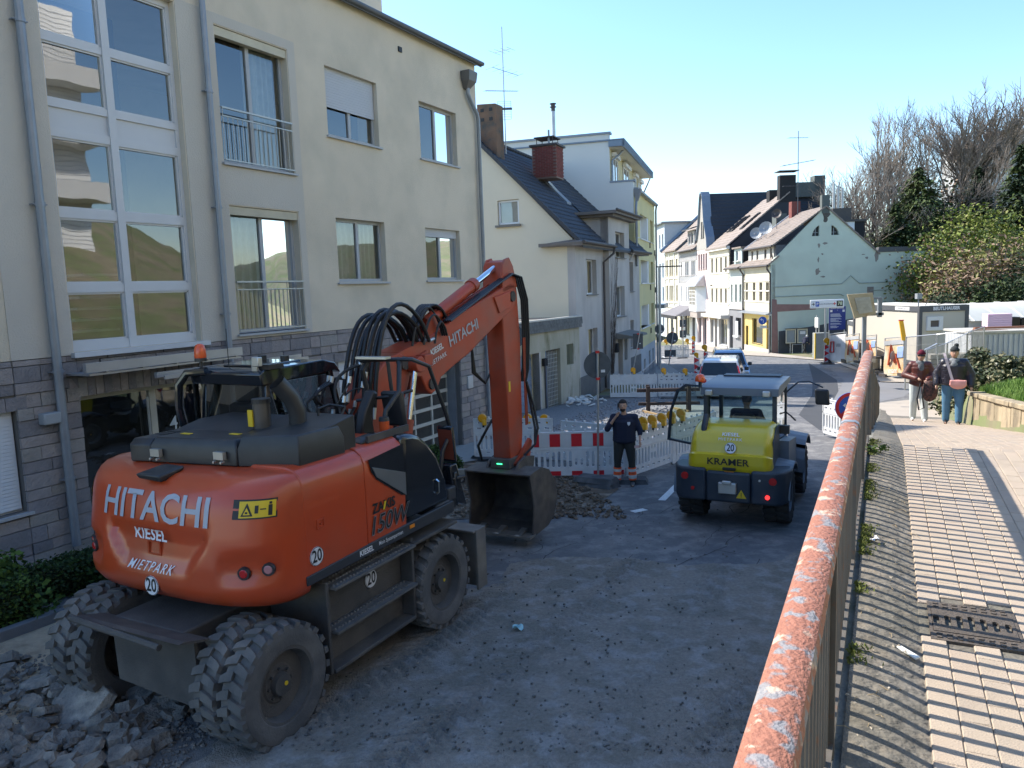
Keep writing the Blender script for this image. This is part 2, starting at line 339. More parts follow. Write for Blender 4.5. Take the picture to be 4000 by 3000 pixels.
for k in range(900):
    p = ong(rc.uniform(1100, 2900), 2950-1000*rc.random()**1.5); r = rc.uniform(.006, .02); b.cbox((p.x, p.y, p.z+.03 if p.y < 10.5 else p.z+.008), (r, r*1.3, r), rc.random()*3)
tag(b.out('road_grit', mat('grit_grey', (.16, .15, .14), .95, var=.4, scale=30), recalc=False), 'scattered grit and small stones on the road', kind='stuff')
# ---------------------------------------------------------------- footpath with its pavers
b = B(); yy = [-6+.5*i for i in range(64)]
rows = []
for y in yy:
    t = (y-FO.y)/FD.y
    for s, h in ((0, .055), (.06, .05), (.16, .03), (.27, -.006), (.272, -.004), (.7, -.004), (1.1, -.004), (1.5, -.004), (2.0, -.004), (2.42, -.004)): rows.append(fp(min(s, ws(t)), t, h-.006))
b.add(rows, [(10*j+i, 10*j+i+1, 10*j+i+11, 10*j+i+10) for j in range(len(yy)-1) for i in range(9)])
path = tag(b.out('footpath', mat('path_asphalt', (.155, .14, .115), .95, var=.35, scale=9, bump=1, bscale=26, c2=(.24, .20, .15), c2amt=.4, c2scale=7, dirt=((.05, .05, .03), .5, 2)), recalc=False), kind='structure')
PV = []
pvm = []
for k in range(5):
    q = B(); j = [rnd.uniform(-.0012, .0012) for _ in range(8)]
    for a0, a1, z0, z1 in ((0, 0, -.03, 0),): pass
    e = .004; w, l = .0982/2, .1982/2
    V = [(-w, -l, -.03), (w, -l, -.03), (w, l, -.03), (-w, l, -.03), (-w, -l, -e+j[0]), (w, -l, -e+j[1]), (w, l, -e+j[2]), (-w, l, -e+j[3]), (-w+e, -l+e, j[0]), (w-e, -l+e, j[1]), (w-e, l-e, j[2]), (-w+e, l-e, j[3])]
    q.add(V, [(0, 1, 5, 4), (1, 2, 6, 5), (2, 3, 7, 6), (3, 0, 4, 7), (4, 5, 9, 8), (5, 6, 10, 9), (6, 7, 11, 10), (7, 4, 8, 11), (8, 9, 10, 11)])
    mm = mat('paver_%d' % k, ((.40, .325, .245), (.38, .31, .235), (.41, .33, .25), (.39, .31, .235), (.365, .30, .235))[k], .85, var=.09, scale=5, bump=.35, bscale=160)
    pvm.append((q.mesh('paver', mm), V, q.f, mm))
cand = []
for i in range(21):
    s = .322+.1*i
    for jx in range(-16, 100):
        t = jx*.2+(.1 if i % 2 else 0)+(.05 if i % 3 == 2 else 0)
        if i == 0: t = jx*.2
        if s > ws(t)-.02: continue
        if .30 < s < .68 and .86 < t < 1.32: continue
        c = fp(s, t); rel = c
        dpt = c.dot(cf)
        if dpt < .6: continue
        px = 2000+FPX*c.dot(cr)/dpt; py = 1500-FPX*c.dot(cu)/dpt
        vis = -80 < px < 4080 and py < 3080
        cand.append((0 if vis else 1, dpt, s, t))
cand.sort()
stuffb = [B() for _ in pvm]
for n_, (vis, dpt, s, t) in enumerate(cand):
    k = rnd.randrange(5); c = fp(s, t, rnd.uniform(-.0015, .0015)); sl = -(path_z(c.y+.1)-path_z(c.y-.1))/.2*FD.y
    if n_ < 300 and vis == 0:
        o = inst('paver', pvm[k][0], path, c, (-sl, 0, -FA)); o.rotation_euler.z += rnd.uniform(-.006, .006)
    elif vis == 0 or dpt < 3:
        R = Matrix.Translation(c) @ Matrix.Rotation(-FA, 4, 'Z') @ Matrix.Rotation(-sl, 4, 'X'); stuffb[k].add([R @ Vector(v) for v in pvm[k][1]], pvm[k][2])
big = B(); mats_ = []
for k, q in enumerate(stuffb):
    big.cm = k; o_ = len(big.v); big.add(q.v, q.f); mats_.append(pvm[k][3])
o = big.out('paving', mats_, path, recalc=False); o['kind'] = 'stuff'
# drain grate set in the path
gr = thing('drain_grate', 'rusty cast iron drain grate set in the footpath pavers', 'drain grate', fp(.49, 1.09, .004), -FA)
m_iron = mat('cast_iron', (.10, .082, .066), .75, metal=.3, var=.25, scale=25, bump=.5, bscale=90)
hol = [stadium(-.15+.048*i, 0, .026, .16-abs(i-3)*.022, 3) for i in range(7)]
B().plate(rect(-.165, -.13, .165, .13), [[(y_*1.0-.0, x_) for x_, y_ in h] if False else h for h in hol], -.02, .003, lambda a, c, h: Vector((a, c, h))).out('grate', m_iron, gr)
bb = B(); bb.plate(rect(-.18, -.22, .18, .22), [rect(-.167, -.132, .167, .132)], -.03, .0, lambda a, c, h: Vector((a, c, h)))
for i in range(8):
    for yb in (-.2, -.165, .155, .19): bb.box(-.155+.04*i, -.135+.04*i, yb, yb+.02, 0, .005)
bb.out('grate_frame', m_iron, gr)
B().box(-.167, .167, -.132, .132, -.3, -.28).out('sump', m_black, gr)
# ---------------------------------------------------------------- retaining wall under the railing, wall beside the bank
rw = B()
for i in range(-12, 34):
    a, c = FO+FD*(i*1.0-8), FO+FD*((i+1)*1.0-8)
    for (p, q) in ((a, c),):
        if q.y > 27: continue
        P = [p+FN*-.13, p+FN*.012, q+FN*.012, q+FN*-.13]
        rw.hexa([(v.x, v.y, road_z(v.y)-.3) for v in P]+[(v.x, v.y, max(path_z(v.y)+.03, road_z(v.y))) for v in P])
tag(rw.out('retaining_wall', mat('stained_concrete', (.24, .225, .19), .9, var=.2, scale=2, bump=.6, bscale=40, c2=(.10, .10, .06), c2amt=.45, c2scale=3)), kind='structure')
bw = thing('bank_wall', 'low weathered concrete wall of short posts below the grass bank with red graffiti', 'wall')
m_bw = mat('bank_concrete', (.36, .29, .19), .9, var=.2, scale=3, bump=.7, bscale=30, c2=(.16, .13, .09), c2amt=.4, c2scale=4, dirt=((.09, .08, .05), .6, 1.6), stretch=(1, 1, .4))
t = -4.; i = 0
while t < 15.2:
    w = .62+rnd.uniform(-.04, .04); yc = FO.y+FD.y*t; q = B(); dd = rnd.uniform(-.01, .02)
    W0 = ws(t)-.01; W1 = ws(t+w)-.01; P = [(W0+dd, t), (W0+.16, t), (W1+.16, t+w-.035), (W1+dd, t+w-.035)]
    z1 = wall_top(yc)-.07; q.hexa([Vector((*fs(*c), path_z(FO.y+FD.y*c[1])-.15)) for c in P]+[Vector((*fs(*c), z1)) for c in P])
    if yc > 4: q.out('panel', m_bw, bw, bevel=.012)
    if i % 2 == 0 and yc > 4:
        q = B(); W2 = ws(t+2*w)-.01; P = [(W0-.04+dd, t), (W0+.22, t), (W2+.22, t+2*w-.012), (W2-.04+dd, t+2*w-.012)]
        q.hexa([Vector((*fs(*c), wall_top(FO.y+FD.y*c[1])-.068)) for c in P]+[Vector((*fs(*c), wall_top(FO.y+FD.y*c[1])+.02)) for c in P]); q.out('coping_stone', m_bw, bw, bevel=.015)
    t += w; i += 1
gm = mat('red_spray', (.62, .06, .04), .7, var=.05)
def wallp(t, u): p = fs(ws(t)-.03, t); return Vector((p[0], p[1], path_z(FO.y+FD.y*t)+u))
q = B(); T0 = 9.05
for k, pts in enumerate(([(0, .36), (.02, .12), (-.07, .3), (-.1, .1), (-.1, .05)], [(.28, .4), (.34, .2), (.24, .1), (.2, .3), (.28, .38)], [(.42, .38), (.48, .15), (.38, .08), (.36, .3), (.42, .38)], [(.56, .42), (.62, .12), (.52, .05), (.5, .36), (.56, .42)], [(.74, .4), (.66, .3), (.74, .22), (.66, .08)], [(-.2, .4), (.0, .22), (-.15, .02)], [(.14, .4), (.1, .04), (.18, .3), (.22, .02)])):
    q.tube([wallp(T0+a*1.3+.3, b*.9+.0) for a, b in pts], .014, 5)
q.out('graffiti', gm, bw)
# kerb stones along the verge
kb = thing('kerb', 'row of dark kerb stones between the hedge bed and the sandy verge', 'kerb')
KA = radians(27.3); KD = Vector((sin(KA), cos(KA), 0)); KN = Vector((cos(KA), -sin(KA), 0)); K0 = Vector((-5.94, 8.37, 0))
m_kerb = mat('kerb_stone', (.16, .16, .17), .85, var=.15, scale=8, bump=.3)
for i in range(-5, 6):
    a = K0+KD*(i*1.0); c = K0+KD*(i*1.0+.985); P = [a-KN*.12, a, c, c-KN*.12]
    B().hexa([(v.x, v.y, road_z(v.y)-.1) for v in P]+[(v.x, v.y, road_z(v.y)+.13+.006*(i % 3)) for v in P]).out('kerb_stone', m_kerb, kb, bevel=.012)
# ---------------------------------------------------------------- generic building pieces (local: x along the facade, y into the house)
fx = lambda a, c, h: Vector((a, h, c))
gl = glassmat('window_glass'); gl2 = glassmat('window_glass_far', (.25, .27, .3), .16)
def walls(b, outer, holes, y0=0, th=.3): b.plate(outer, [rect(*h) for h in holes], y0, y0+th, fx); return b
def window(par, u0, z0_, u1, z1, y=.14, div=(.5,), fr=.07, m=None, curtain=None, sill=.06, trans=None, far=False, name='window', shutter=0, sm=None, dark=True, sillm=None, gmat=None):
    m = m or m_white; b = B(); f = fr; d = .06
    b.box(u0, u1, y, y+d, z0_, z0_+f); b.box(u0, u1, y, y+d, z1-f, z1); b.box(u0, u0+f, y, y+d, z0_+f, z1-f); b.box(u1-f, u1, y, y+d, z0_+f, z1-f)
    xs = [u0]+[u0+(u1-u0)*k for k in div]+[u1]
    for k in xs[1:-1]: b.box(k-f*.62, k+f*.62, y-.004, y+d, z0_+f, z1-f)
    zs = [z0_]+[z0_+(z1-z0_)*k for k in (trans or ())]+[z1]
    for k in zs[1:-1]: b.box(u0+f, u1-f, y-.002, y+d-.004, k-f*.4, k+f*.4)
    w = b.out(name, m, par)
    if far:
        B().add([(u0+f/2, y+.03, z0_+f/2), (u1-f/2, y+.03, z0_+f/2), (u1-f/2, y+.03, z1-f/2), (u0+f/2, y+.03, z1-f/2)], [(0, 1, 2, 3)]).out('pane', gmat or gl2, w)
        B().add([(u0, y+.2, z0_), (u1, y+.2, z0_), (u1, y+.2, z1), (u0, y+.2, z1)], [(0, 1, 2, 3)]).out('interior', m_dark, w)
    else:
        for i in range(len(xs)-1):
            for j in range(len(zs)-1):
                B().add([(xs[i]+f/2, y+.03, zs[j]+f/2), (xs[i+1]-f/2, y+.03, zs[j]+f/2), (xs[i+1]-f/2, y+.03, zs[j+1]-f/2), (xs[i]+f/2, y+.03, zs[j+1]-f/2)], [(0, 1, 2, 3)]).out('pane', gmat or gl, w)
        if dark: B().box(u0-.3, u1+.3, y+.7, y+.75, z0_-.3, z1+.3).out('interior', mat('room', (.055, .055, .055), .9, var=0), w)
    if curtain:
        q = B(); n = int((u1-u0)*26)
        for seg in curtain:
            a0, a1 = u0+(u1-u0)*seg[0], u0+(u1-u0)*seg[1]; n = int((a1-a0)*40)+2
            q.grid(lambda a, c: Vector((a0+(a1-a0)*a, y+.2+.035*sin(a*n*.9+1.1*sin(a*9)), z0_+.02+(z1-z0_-.05)*c)), n*2, 1)
        q.out('curtain', mat('curtain', (.52, .56, .56), .9, var=.1, scale=8), w, smooth=True, recalc=False)
    if sill: B().box(u0-.06, u1+.06, -sill, y+.01, z0_-.05, z0_-.012).out('sill', sillm or m, w)
    if shutter:
        zb = z1-(z1-z0_)*shutter; n = max(3, int((z1-zb)/.052)); q = B()
        for i in range(n):
            a = zb+(z1-zb)*i/n; c = a+(z1-zb)/n*.93; q.box(u0+.03, u1-.03, y-.045, y-.03, a, c); 
        q.box(u0+.03, u1-.03, y-.035, y-.02, zb, z1); q.out('roller_shutter', sm or mat('shutter', (.50, .51, .54), .5, var=.04), w)
    return w
def pipe(par, pts, r=.05, m=None, name='downpipe', bands=()):
    b = B(); b.tube(pts, r, 10)
    for z in bands:
        x, y = pts[0][0], pts[0][1]; b.cyl((x, y, z), (x, y, z+.06), r*1.18, n=10); b.box(x-r*1.7, x+r*1.7, y-.01, y+.08, z+.02, z+.035)
    return b.out(name, m or m_zinc, par, smooth='auto')
# ================================================================ building beside the excavator
AZ1 = radians(27.57)
ZB = -4.6
b1 = thing('apartment_building', 'beige plastered apartment building with grey stone ground floor beside the orange excavator', 'building', (-1.49, 21.3, ZB), pi/2-AZ1, z0=ZB)
m_pl = mat('beige_plaster', (.68, .595, .475), .9, var=.07, scale=.8, bump=.45, bscale=45, dirt=((.50, .46, .37), .55, 1.1))
m_plg = mat('grey_plaster', (.55, .51, .45), .9, var=.07, scale=.8, bump=.4, bscale=45)
m_fr = mat('grey_window_frame', (.40, .41, .43), .45, var=.03)
UL, UR, ZE = -18., 1.6, 6.36
holes = [(-10.98, -.72, -8.62, 5.0), (-7.78, 2.43, -5.98, 4.86), (-7.74, -.70, -5.96, 1.70), (-4.86, 3.40, -3.06, 4.84), (-1.33, 3.38, .46, 4.79), (-4.79, .28, -3.04, 1.67), (-1.31, .30, .40, 1.64),
         (-13.6, -.70, -12.15, 1.70), (-13.6, 2.43, -12.15, 4.86)]
b = B(); walls(b, rect(UL, -.76, UR, ZE), holes, 0, .32); b.box(UR-.3, UR, .32, 9, -.76, ZE); b.out('upper_wall', m_pl, b1)
# grey strip round the tall windows
b = B(); b.plate(rect(-11.9, -.758, -5.76, 5.06), [rect(-11.0, -.74, -8.60, 5.02), rect(-7.80, 2.41, -5.96, 4.88), rect(-7.76, -.72, -5.94, 1.72)], -.012, -.001, fx)
b.out('grey_strip', m_plg, b1)
b = B(); b.box(UL, UR, 9, 9.3, ZB, ZE); b.box(UL, UR, .3, 9, ZE-.2, ZE-.02); b.out('rear_wall', m_pl, b1)
# ground floor core and its openings
GH = [(-10.96, -4.6, -8.05, -1.40), (-2.45, -4.6, .12, -1.93), (-13.4, -2.92, -11.90, -1.47), (-6.95, -2.92, -5.55, -1.47), (-5.0, -2.92, -3.7, -1.47)]
b = B(); walls(b, [(UL, ZB), (-10.96, ZB), (-10.96, -1.4), (-8.05, -1.4), (-8.05, ZB), (-2.45, ZB), (-2.45, -1.93), (.12, -1.93), (.12, ZB), (UR, ZB), (UR, -.76), (UL, -.76)], [GH[2], GH[3], GH[4]], .03, .3)
b.box(UR-.3, UR, .33, 9, ZB, -.76)
b.out('ground_floor_wall', mat('stone_joint', (.13, .125, .12), .95, var=.1, bump=.3), b1)
stc = [mat('slate_stone_%d' % k, c, .85, var=.16, scale=7, bump=.9, bscale=28) for k, c in enumerate(((.27, .245, .245), (.23, .215, .225), (.31, .275, .265), (.20, .19, .20), (.285, .265, .25)))]
ST = []
z = -4.55; row = 0
def clear(u0, u1, z0_, z1):
    for h in GH:
        hz1 = h[3]+(.30 if h[0] in (-10.96, -2.45) else .2)
        if u1 > h[0] and u0 < h[2] and z1 > h[1] and z0_ < hz1: return False
    return True
while z < -.8:
    h = (.205, .16, .235, .175)[row % 4]; h = min(h, -.765-z); u = UL+rnd.uniform(0, .3) if False else -14.5+rnd.uniform(0, .3)
    brk = sorted([g_[0] for g_ in GH]+[g_[2] for g_ in GH]+[UR])
    while u < UR-.02:
        w = rnd.uniform(.22, .62); e = u+w
        for k in brk:
            if u < k-.01 < e: e = k; break
            if e < k < e+.12: e = k; break
        if clear(u+.01, e-.01, z+.01, z+h-.01) and e-u > .04: ST.append((u, e, z, z+h))
        u = e
    z += h; row += 1
for g0, g1, zt in ((-10.96, -8.05, -1.40), (-2.45, .12, -1.93)):      # soldier courses over door and gate
    n = int((g1-g0+.3)/.135)
    for i in range(n): ST.append((g0-.15+(g1-g0+.3)*i/n, g0-.15+(g1-g0+.3)*(i+1)/n, zt, zt+.30))
for h in GH[2:]:
    n = int((h[2]-h[0]+.3)/.30)
    for i in range(n): ST.append((h[0]-.15+(h[2]-h[0]+.3)*i/n, h[0]-.15+(h[2]-h[0]+.3)*(i+1)/n, h[3], h[3]+.2))
A_ = Vector((sin(AZ1), cos(AZ1), 0)); O_ = Vector((-1.49, 21.3, 0))
def vis1(s):
    c = O_+A_*((s[0]+s[1])/2); c.z = (s[2]+s[3])/2; d = c.dot(cf)
    px = 2000+FPX*c.dot(cr)/d; py = 1500-FPX*c.dot(cu)/d
    hid = 380 < px < 1300 and py > 1500 and False
    return (0 if (-30 < px and not (330 < px < 1180 and py > 1740)) else 1, d)
ST.sort(key=vis1)
rest = B()
for i, s in enumerate(ST):
    q = B() if i < 290 else rest; q.cm = i % 5; g_ = .006; p = rnd.uniform(.002, .028); j = lambda: rnd.uniform(-.006, .008)
    u0, u1, a0, a1 = s[0]+g_, s[1]-g_, s[2]+g_, s[3]-g_
    q.hexa([(u0, .04, a0), (u1, .04, a0), (u1, -p+j(), a0), (u0, -p+j(), a0), (u0, .04, a1), (u1, .04, a1), (u1, -p+j(), a1), (u0, -p+j(), a1)])
    if i < 290: q.cm = 0; q.mi = [0]*len(q.f); q.out('stone', stc[i % 5], b1)
if rest.v: o = rest.out('stonework', stc, b1); o['kind'] = 'stuff'
# eave, attic storey, roof railing
b = B(); b.box(UL, UR+.12, -.16, .4, ZE-.03, ZE+.02); b.box(UL, UR+.12, -.17, -.14, ZE-.10, ZE+.03); b.cyl((UL, -.20, ZE-.02), (UR+.14, -.20, ZE-.02), .055, n=10); b.out('eave', mat('dark_zinc', (.13, .14, .155), .5, metal=.3, var=.1), b1)
b = B(); walls(b, rect(UL, ZE, -1.15, 9.4), [(-4.75, ZE+.35, -2.55, 8.6), (-9, ZE+.35, -7, 8.6)], 1.1, .3); b.box(-1.45, -1.15, 1.4, 8.5, ZE, 9.4); b.out('attic_wall', m_pl, b1)
window(b1, -4.75, ZE+.35, -2.55, 8.6, y=1.24, m=m_fr, sill=0); window(b1, -9, ZE+.35, -7, 8.6, y=1.24, m=m_fr, sill=0)
b = B(); b.box(-9, .3, .42, .46, 6.62, 6.66)
for i in range(9): b.box(-8.6+i*1.1, -8.56+i*1.1, .42, .46, 6.38, 6.62)
b.out('roof_railing', m_zinc, b1)
# big stair window
SW = B(); u0, u1, um0, um1 = -10.98, -8.62, -9.95, -9.82
zs = [-.72, -.58, .17, .31, 1.29, 1.43, 2.47, 2.60, 2.90, 3.01, 3.83, 3.95, 4.9, 5.0]
for i in range(0, len(zs), 2): SW.box(u0, u1, .12, .22, zs[i], zs[i+1])
SW.box(u0, u0+.07, .121, .219, -.58, 4.9); SW.box(u1-.07, u1, .121, .219, -.58, 4.9); SW.box(um0, um1, .10, .218, -.72, 5.0)
for i in (1, 3, 5, 9, 11):                                    # inner sash bars
    for a0, a1 in ((u0+.07, um0), (um1, u1-.07)): SW.box(a0, a1, .14, .2, zs[i], zs[i]+.03); SW.box(a0, a1, .14, .2, zs[i+1]-.03, zs[i+1]); SW.box(a0, a0+.03, .14, .2, zs[i], zs[i+1]); SW.box(a1-.03, a1, .14, .2, zs[i], zs[i+1])
w = SW.out('stair_window', mat('light_frame', (.58, .59, .61), .45, var=.03), b1)
for a0, a1 in ((u0+.07, um0), (um1, u1-.07)):
    for i in (1, 3, 5, 9, 11): B().add([(a0, .17, zs[i]), (a1, .17, zs[i]), (a1, .17, zs[i+1]), (a0, .17, zs[i+1])], [(0, 1, 2, 3)]).out('pane', gl, w)
    B().box(a0, a1, .15, .17, zs[7], zs[8]).out('panel', mat('light_frame', (.47, .49, .52)), w)
B().box(u0-.02, u1+.02, 1.6, 1.65, -.7, 5).out('interior', mat('stair_room', (.10, .095, .085), .9, var=.2, scale=1), w)
b = B()                                                       # stairs seen through the glass
for i in range(9): b.box(-10.7, -9.9, .6, 1.5, -1+.0+i*.18, -.96+i*.18, Matrix.Translation((i*.05, i*.0, 0)))
b.out('stair_flight', mat('stair_grey', (.16, .18, .19), .8), w)
B().box(u0-.05, u1+.12, -.10, .14, -.80, -.725).out('sill', mat('light_frame', (.47, .49, .52)), w)
# french windows with railings
def french(u0, z0_, u1, z1, rail=True, cur=((.02, .98),)):
    w = window(b1, u0, z0_+.04, u1, z1, y=.16, m=m_fr, curtain=cur, sill=.07)
    b = B(); n = 15; zt = z0_+1.02
    b.box(u0-.0, u1+.0, -.05, -.01, zt-.03, zt); b.box(u0, u1, -.04, -.015, zt-.17, zt-.15); b.box(u0, u1, -.04, -.015, z0_+.08, z0_+.1)
    for i in range(n+1): a = u0+.02+(u1-u0-.04)*i/n; b.cyl((a, -.027, z0_+.09), (a, -.027, zt-.16 if 0 < i < n else zt), .008, n=6)
    b.out('balcony_railing', mat('rail_metal', (.45, .46, .45), .4, metal=.4, var=.05), b1)
    B().box(u0, u1, .02, .15, z1-.16, z1-.01).out('shutter_box', mat('cream_trim', (.55, .5, .38), .7), b1)
french(-7.78, 2.43, -5.98, 4.86, cur=((.52, .98),)); french(-7.74, -.70, -5.96, 1.70); french(-13.6, -.70, -12.15, 1.70); french(-13.6, 2.43, -12.15, 4.86)
window(b1, -4.86, 3.40, -3.06, 4.84, m=m_fr, shutter=.57, curtain=((.0, .5),) if False else None)
window(b1, -1.33, 3.38, .46, 4.79, m=m_fr, curtain=((.02, .25), (.75, .98)))
window(b1, -4.79, .28, -3.04, 1.67, m=m_fr, curtain=((.02, .98),))
window(b1, -1.31, .30, .40, 1.64, m=m_fr, shutter=.16, curtain=((.02, .3), (.6, .98)))
for h in GH[2:]: window(b1, *h, m=m_fr, shutter=.97, sm=mat('shutter_light', (.62, .65, .70), .5, var=.04))
# entrance
w = window(b1, -10.96, -4.45, -8.05, -1.40, y=.35, m=mat('cream_frame', (.52, .50, .43), .5), div=(.52,), fr=.1, sill=0, name='entrance_door')
B().cyl((-9.60, .28, -3.6), (-9.60, .28, -1.6), .02, n=8).out('door_handle', m_steel, w)
text('house_number', '42', .34, lambda x, y: (-8.98+x, .345, -2.15+y), mat('print_grey', (.5, .55, .58), .6), w, bold=.01)
b = B(); b.box(-11.22, -8.28, -.62, -.55, -1.0, -.86); b.box(-11.15, -8.28, -.58, .03, -1.05, -1.02); b.box(-10.2, -7.0, -.8, -.74, -1.18, -1.1); b.box(-10.2, -7.0, -.98, -.95, -1.2, -1.14)
for i in range(5): b.box(-10.9+i*.62, -10.86+i*.62, -.6, .03, -1.02, -.98)
b.out('canopy', mat('canopy_metal', (.42, .41, .42), .35, metal=.5, var=.15), b1)
B().box(-11.62, -11.36, -.16, .0, -1.72, -1.55).out('wall_lamp', m_grey, b1, bevel=.02)
# garage gate: frame, bars, mesh panels
b = B(); g0, g1, gz0, gz1, gy = -2.42, .10, -4.40, -1.96, .42
for k in range(4): a = g0+(g1-g0-.05)*k/3; b.box(a, a+.06, gy, gy+.05, gz0, gz1)
for k in range(7): a = gz0+(gz1-gz0-.05)*k/6; b.box(g0, g1, gy-.005, gy+.045, a, a+(.09 if k not in (0, 6) else .06))
gt = b.out('garage_gate', mat('cream_metal', (.50, .49, .44), .5, var=.05), b1)
b = B()
for k in range(90): a = g0+(g1-g0)*k/90; b.box(a, a+.006, gy+.03, gy+.036, gz0, gz1)
for k in range(88): a = gz0+(gz1-gz0)*k/88; b.box(g0, g1, gy+.036, gy+.042, a, a+.006)
b.out('mesh', mat('gate_mesh', (.10, .10, .10), .6), gt)
B().box(g0, g1, 2.5, 2.6, gz0, gz1).out('interior', m_dark, gt)
b = B()
for k in range(14): b.hexa([(g0+.1+k*.17, gy-.02, gz0+.02), (g0+.19+k*.17, gy-.02, gz0+.02), (g0+.19+k*.17, gy-.012, gz0+.02), (g0+.1+k*.17, gy-.012, gz0+.02), (g0+.16+k*.17, gy-.02, gz0+.1), (g0+.25+k*.17, gy-.02, gz0+.1), (g0+.25+k*.17, gy-.012, gz0+.1), (g0+.16+k*.17, gy-.012, gz0+.1)])
b.out('warning_strip', mat('orange_strip', (.7, .3, .05), .6), gt)
b = B(); b.box(.06, .20, .16, .42, gz0-.1, gz1+.02); b.out('gate_post', m_zinc, b1)
B().box(.42, .70, -.07, .0, -2.78, -2.42).out('intercom', mat('intercom_grey', (.42, .42, .42), .5), b1, bevel=.015)
# downpipes
pipe(b1, [(-11.32, -.11, ZE), (-11.32, -.11, -3.6)], .062, bands=(3.9, 1.4, -1.0, -2.6))
pipe(b1, [(-8.10, -.11, ZE), (-8.10, -.11, -3.9)], .055, bands=(3.6, 1.6, -.3))
hp = B(); hp.add([(x+1.0, y_, z) for z, r in ((5.98, .22), (5.92, .22), (5.72, .2), (5.52, .08)) for x, y_ in ((-r, -.3*r/.22), (r, -.3*r/.22), (r, -.02), (-r, -.02))], [(4*j+i, 4*j+(i+1) % 4, 4*j+4+(i+1) % 4, 4*j+4+i) for j in range(3) for i in range(4)]+[(0, 1, 2, 3)])
hp.out('rain_hopper', mat('dark_zinc2', (.15, .145, .14), .5, metal=.3, var=.15), b1)
pipe(b1, [(1.0, -.10, 5.55), (1.0, -.10, 5.4), (1.12, -.10, 5.25), (1.46, -.10, 4.95), (1.52, -.10, 4.8), (1.52, -.10, -4.3)], .055)
B().box(-2.12, -1.98, -.03, .02, 5.78, 5.9).out('vent', m_black, b1)
def rz_of(azd): return pi/2-radians(azd)
def bld(name, label, x, y, azd, zb): return thing(name, label, 'building', (x, y, zb), rz_of(azd), z0=zb)
m_sillc = mat('stone_sill', (.20, .19, .17), .8, var=.1)
m_tile = mat('dark_roof_tile', (.045, .048, .056), .6, var=.22, scale=6, bump=.3, bscale=20)
m_tileb = mat('brown_roof_tile', (.23, .19, .165), .8, var=.25, scale=1.6)
m_gut = mat('brown_gutter', (.06, .05, .047), .55, var=.1)
m_cream = mat('cream_plaster', (.76, .67, .51), .9, var=.05, scale=.5, bump=.25, bscale=30, dirt=((.58, .52, .41), .5, .5))
m_greyp = mat('stained_grey_plaster', (.50, .465, .435), .9, var=.1, scale=.8, bump=.4, bscale=30, dirt=((.33, .30, .28), .6, .9), stretch=(1, 1, .45))
# ================================================================ house with the cream gable
A2 = 22.0; ZB2 = -5.0
h2 = bld('gable_house', 'old house with cream gable wall, dark tiled roof and grey street front', 2.87, 33.0, A2, ZB2)
GA = radians(-64-A2)               # gable direction seen from the local frame: world azimuth 116 -> pointing back from the corner
gd = (cos(radians(A2+64)), sin(radians(A2+64)))   # unit vector of the gable wall, in local x,y
def G2(u, z, y=0):                  # u metres from the street corner along the gable wall, y into the house
    return Vector((u*gd[0]+y*gd[1], u*gd[1]-y*gd[0], z)) if True else None
k2 = 33.0/31.0                      # the gable was measured at 31 m
E2 = 1.72
gab = [(0, ZB2), (9.6, ZB2), (9.6, 1.9), (4.45, 6.45), (-.0, 1.75)]
gab = [(0, ZB2), (9.9, ZB2), (9.9, 1.95), (4.75, 6.75), (.05, 1.95)]
wn = (2.56, 2.80, 3.60, 3.86)
b = B(); b.plate(gab, [rect(*wn)], 0, .3, lambda a, c, h: G2(a, c, h)); b.out('gable_wall', m_cream, h2)
b = B()
for u0, u1, a0, a1 in ((2.58, 3.58, 2.82, 2.89), (2.58, 3.58, 3.77, 3.84), (2.58, 2.66, 2.89, 3.77), (3.50, 3.58, 2.89, 3.77)): b.hexa([G2(u0, a0, .08), G2(u1, a0, .08), G2(u1, a0, .16), G2(u0, a0, .16), G2(u0, a1, .08), G2(u1, a1, .08), G2(u1, a1, .16), G2(u0, a1, .16)])
w = b.out('window', m_white, h2)
B().add([G2(2.6, 2.85, .12), G2(3.55, 2.85, .12), G2(3.55, 3.8, .12), G2(2.6, 3.8, .12)], [(0, 1, 2, 3)]).out('pane', gl, w)
B().add([G2(2.6, 2.85, .17), G2(3.55, 2.85, .17), G2(3.55, 3.8, .17), G2(2.6, 3.8, .17)], [(0, 1, 2, 3)]).out('blind', mat('blind', (.42, .40, .36), .9), w)
b = B(); P = [(2.48, 2.70, -.12), (3.70, 2.70, -.12), (3.70, 2.70, .08), (2.48, 2.70, .08)]; b.hexa([G2(a, z, y) for a, z, y in P]+[G2(a, z+.09, y) for a, z, y in P]); b.out('sill', m_sillc, w)
# street front: three sections
F1, F2, F3 = 4.55, 8.75, 12.4
w1 = [(1.6, -.37, 3.3, 1.19), (1.6, -3.5, 3.25, -1.93)]
w3 = [(9.1, -.37, 10.85, 1.22), (9.1, -3.48, 10.8, -1.95)]
b = B(); walls(b, rect(0, ZB2, F1, 1.9), w1, 0, .35); walls(b, rect(F2, ZB2, F3, 1.75), w3, 0, .35); b.box(F3-.3, F3, .35, 8.5, ZB2, 1.7)
b.out('front_wall', m_greyp, h2)
wm = [(5.8, 1.36, 7.7, 2.62), (5.9, -1.58, 7.6, -.06), (6.0, -4.75, 7.0, -2.68), (7.35, -3.9, 7.95, -2.75)]
b = B(); walls(b, rect(F1, ZB2, F2, 3.32), wm, -.28, .4); b.box(F1, F1+.25, -.25, 3.2, 1.6, 3.32); b.box(F2-.25, F2, -.25, 3.2, 1.6, 3.32); b.box(F1+.02, F1+.3, -.278, 0, ZB2, 1.6); b.out('stair_bay', m_greyp, h2)
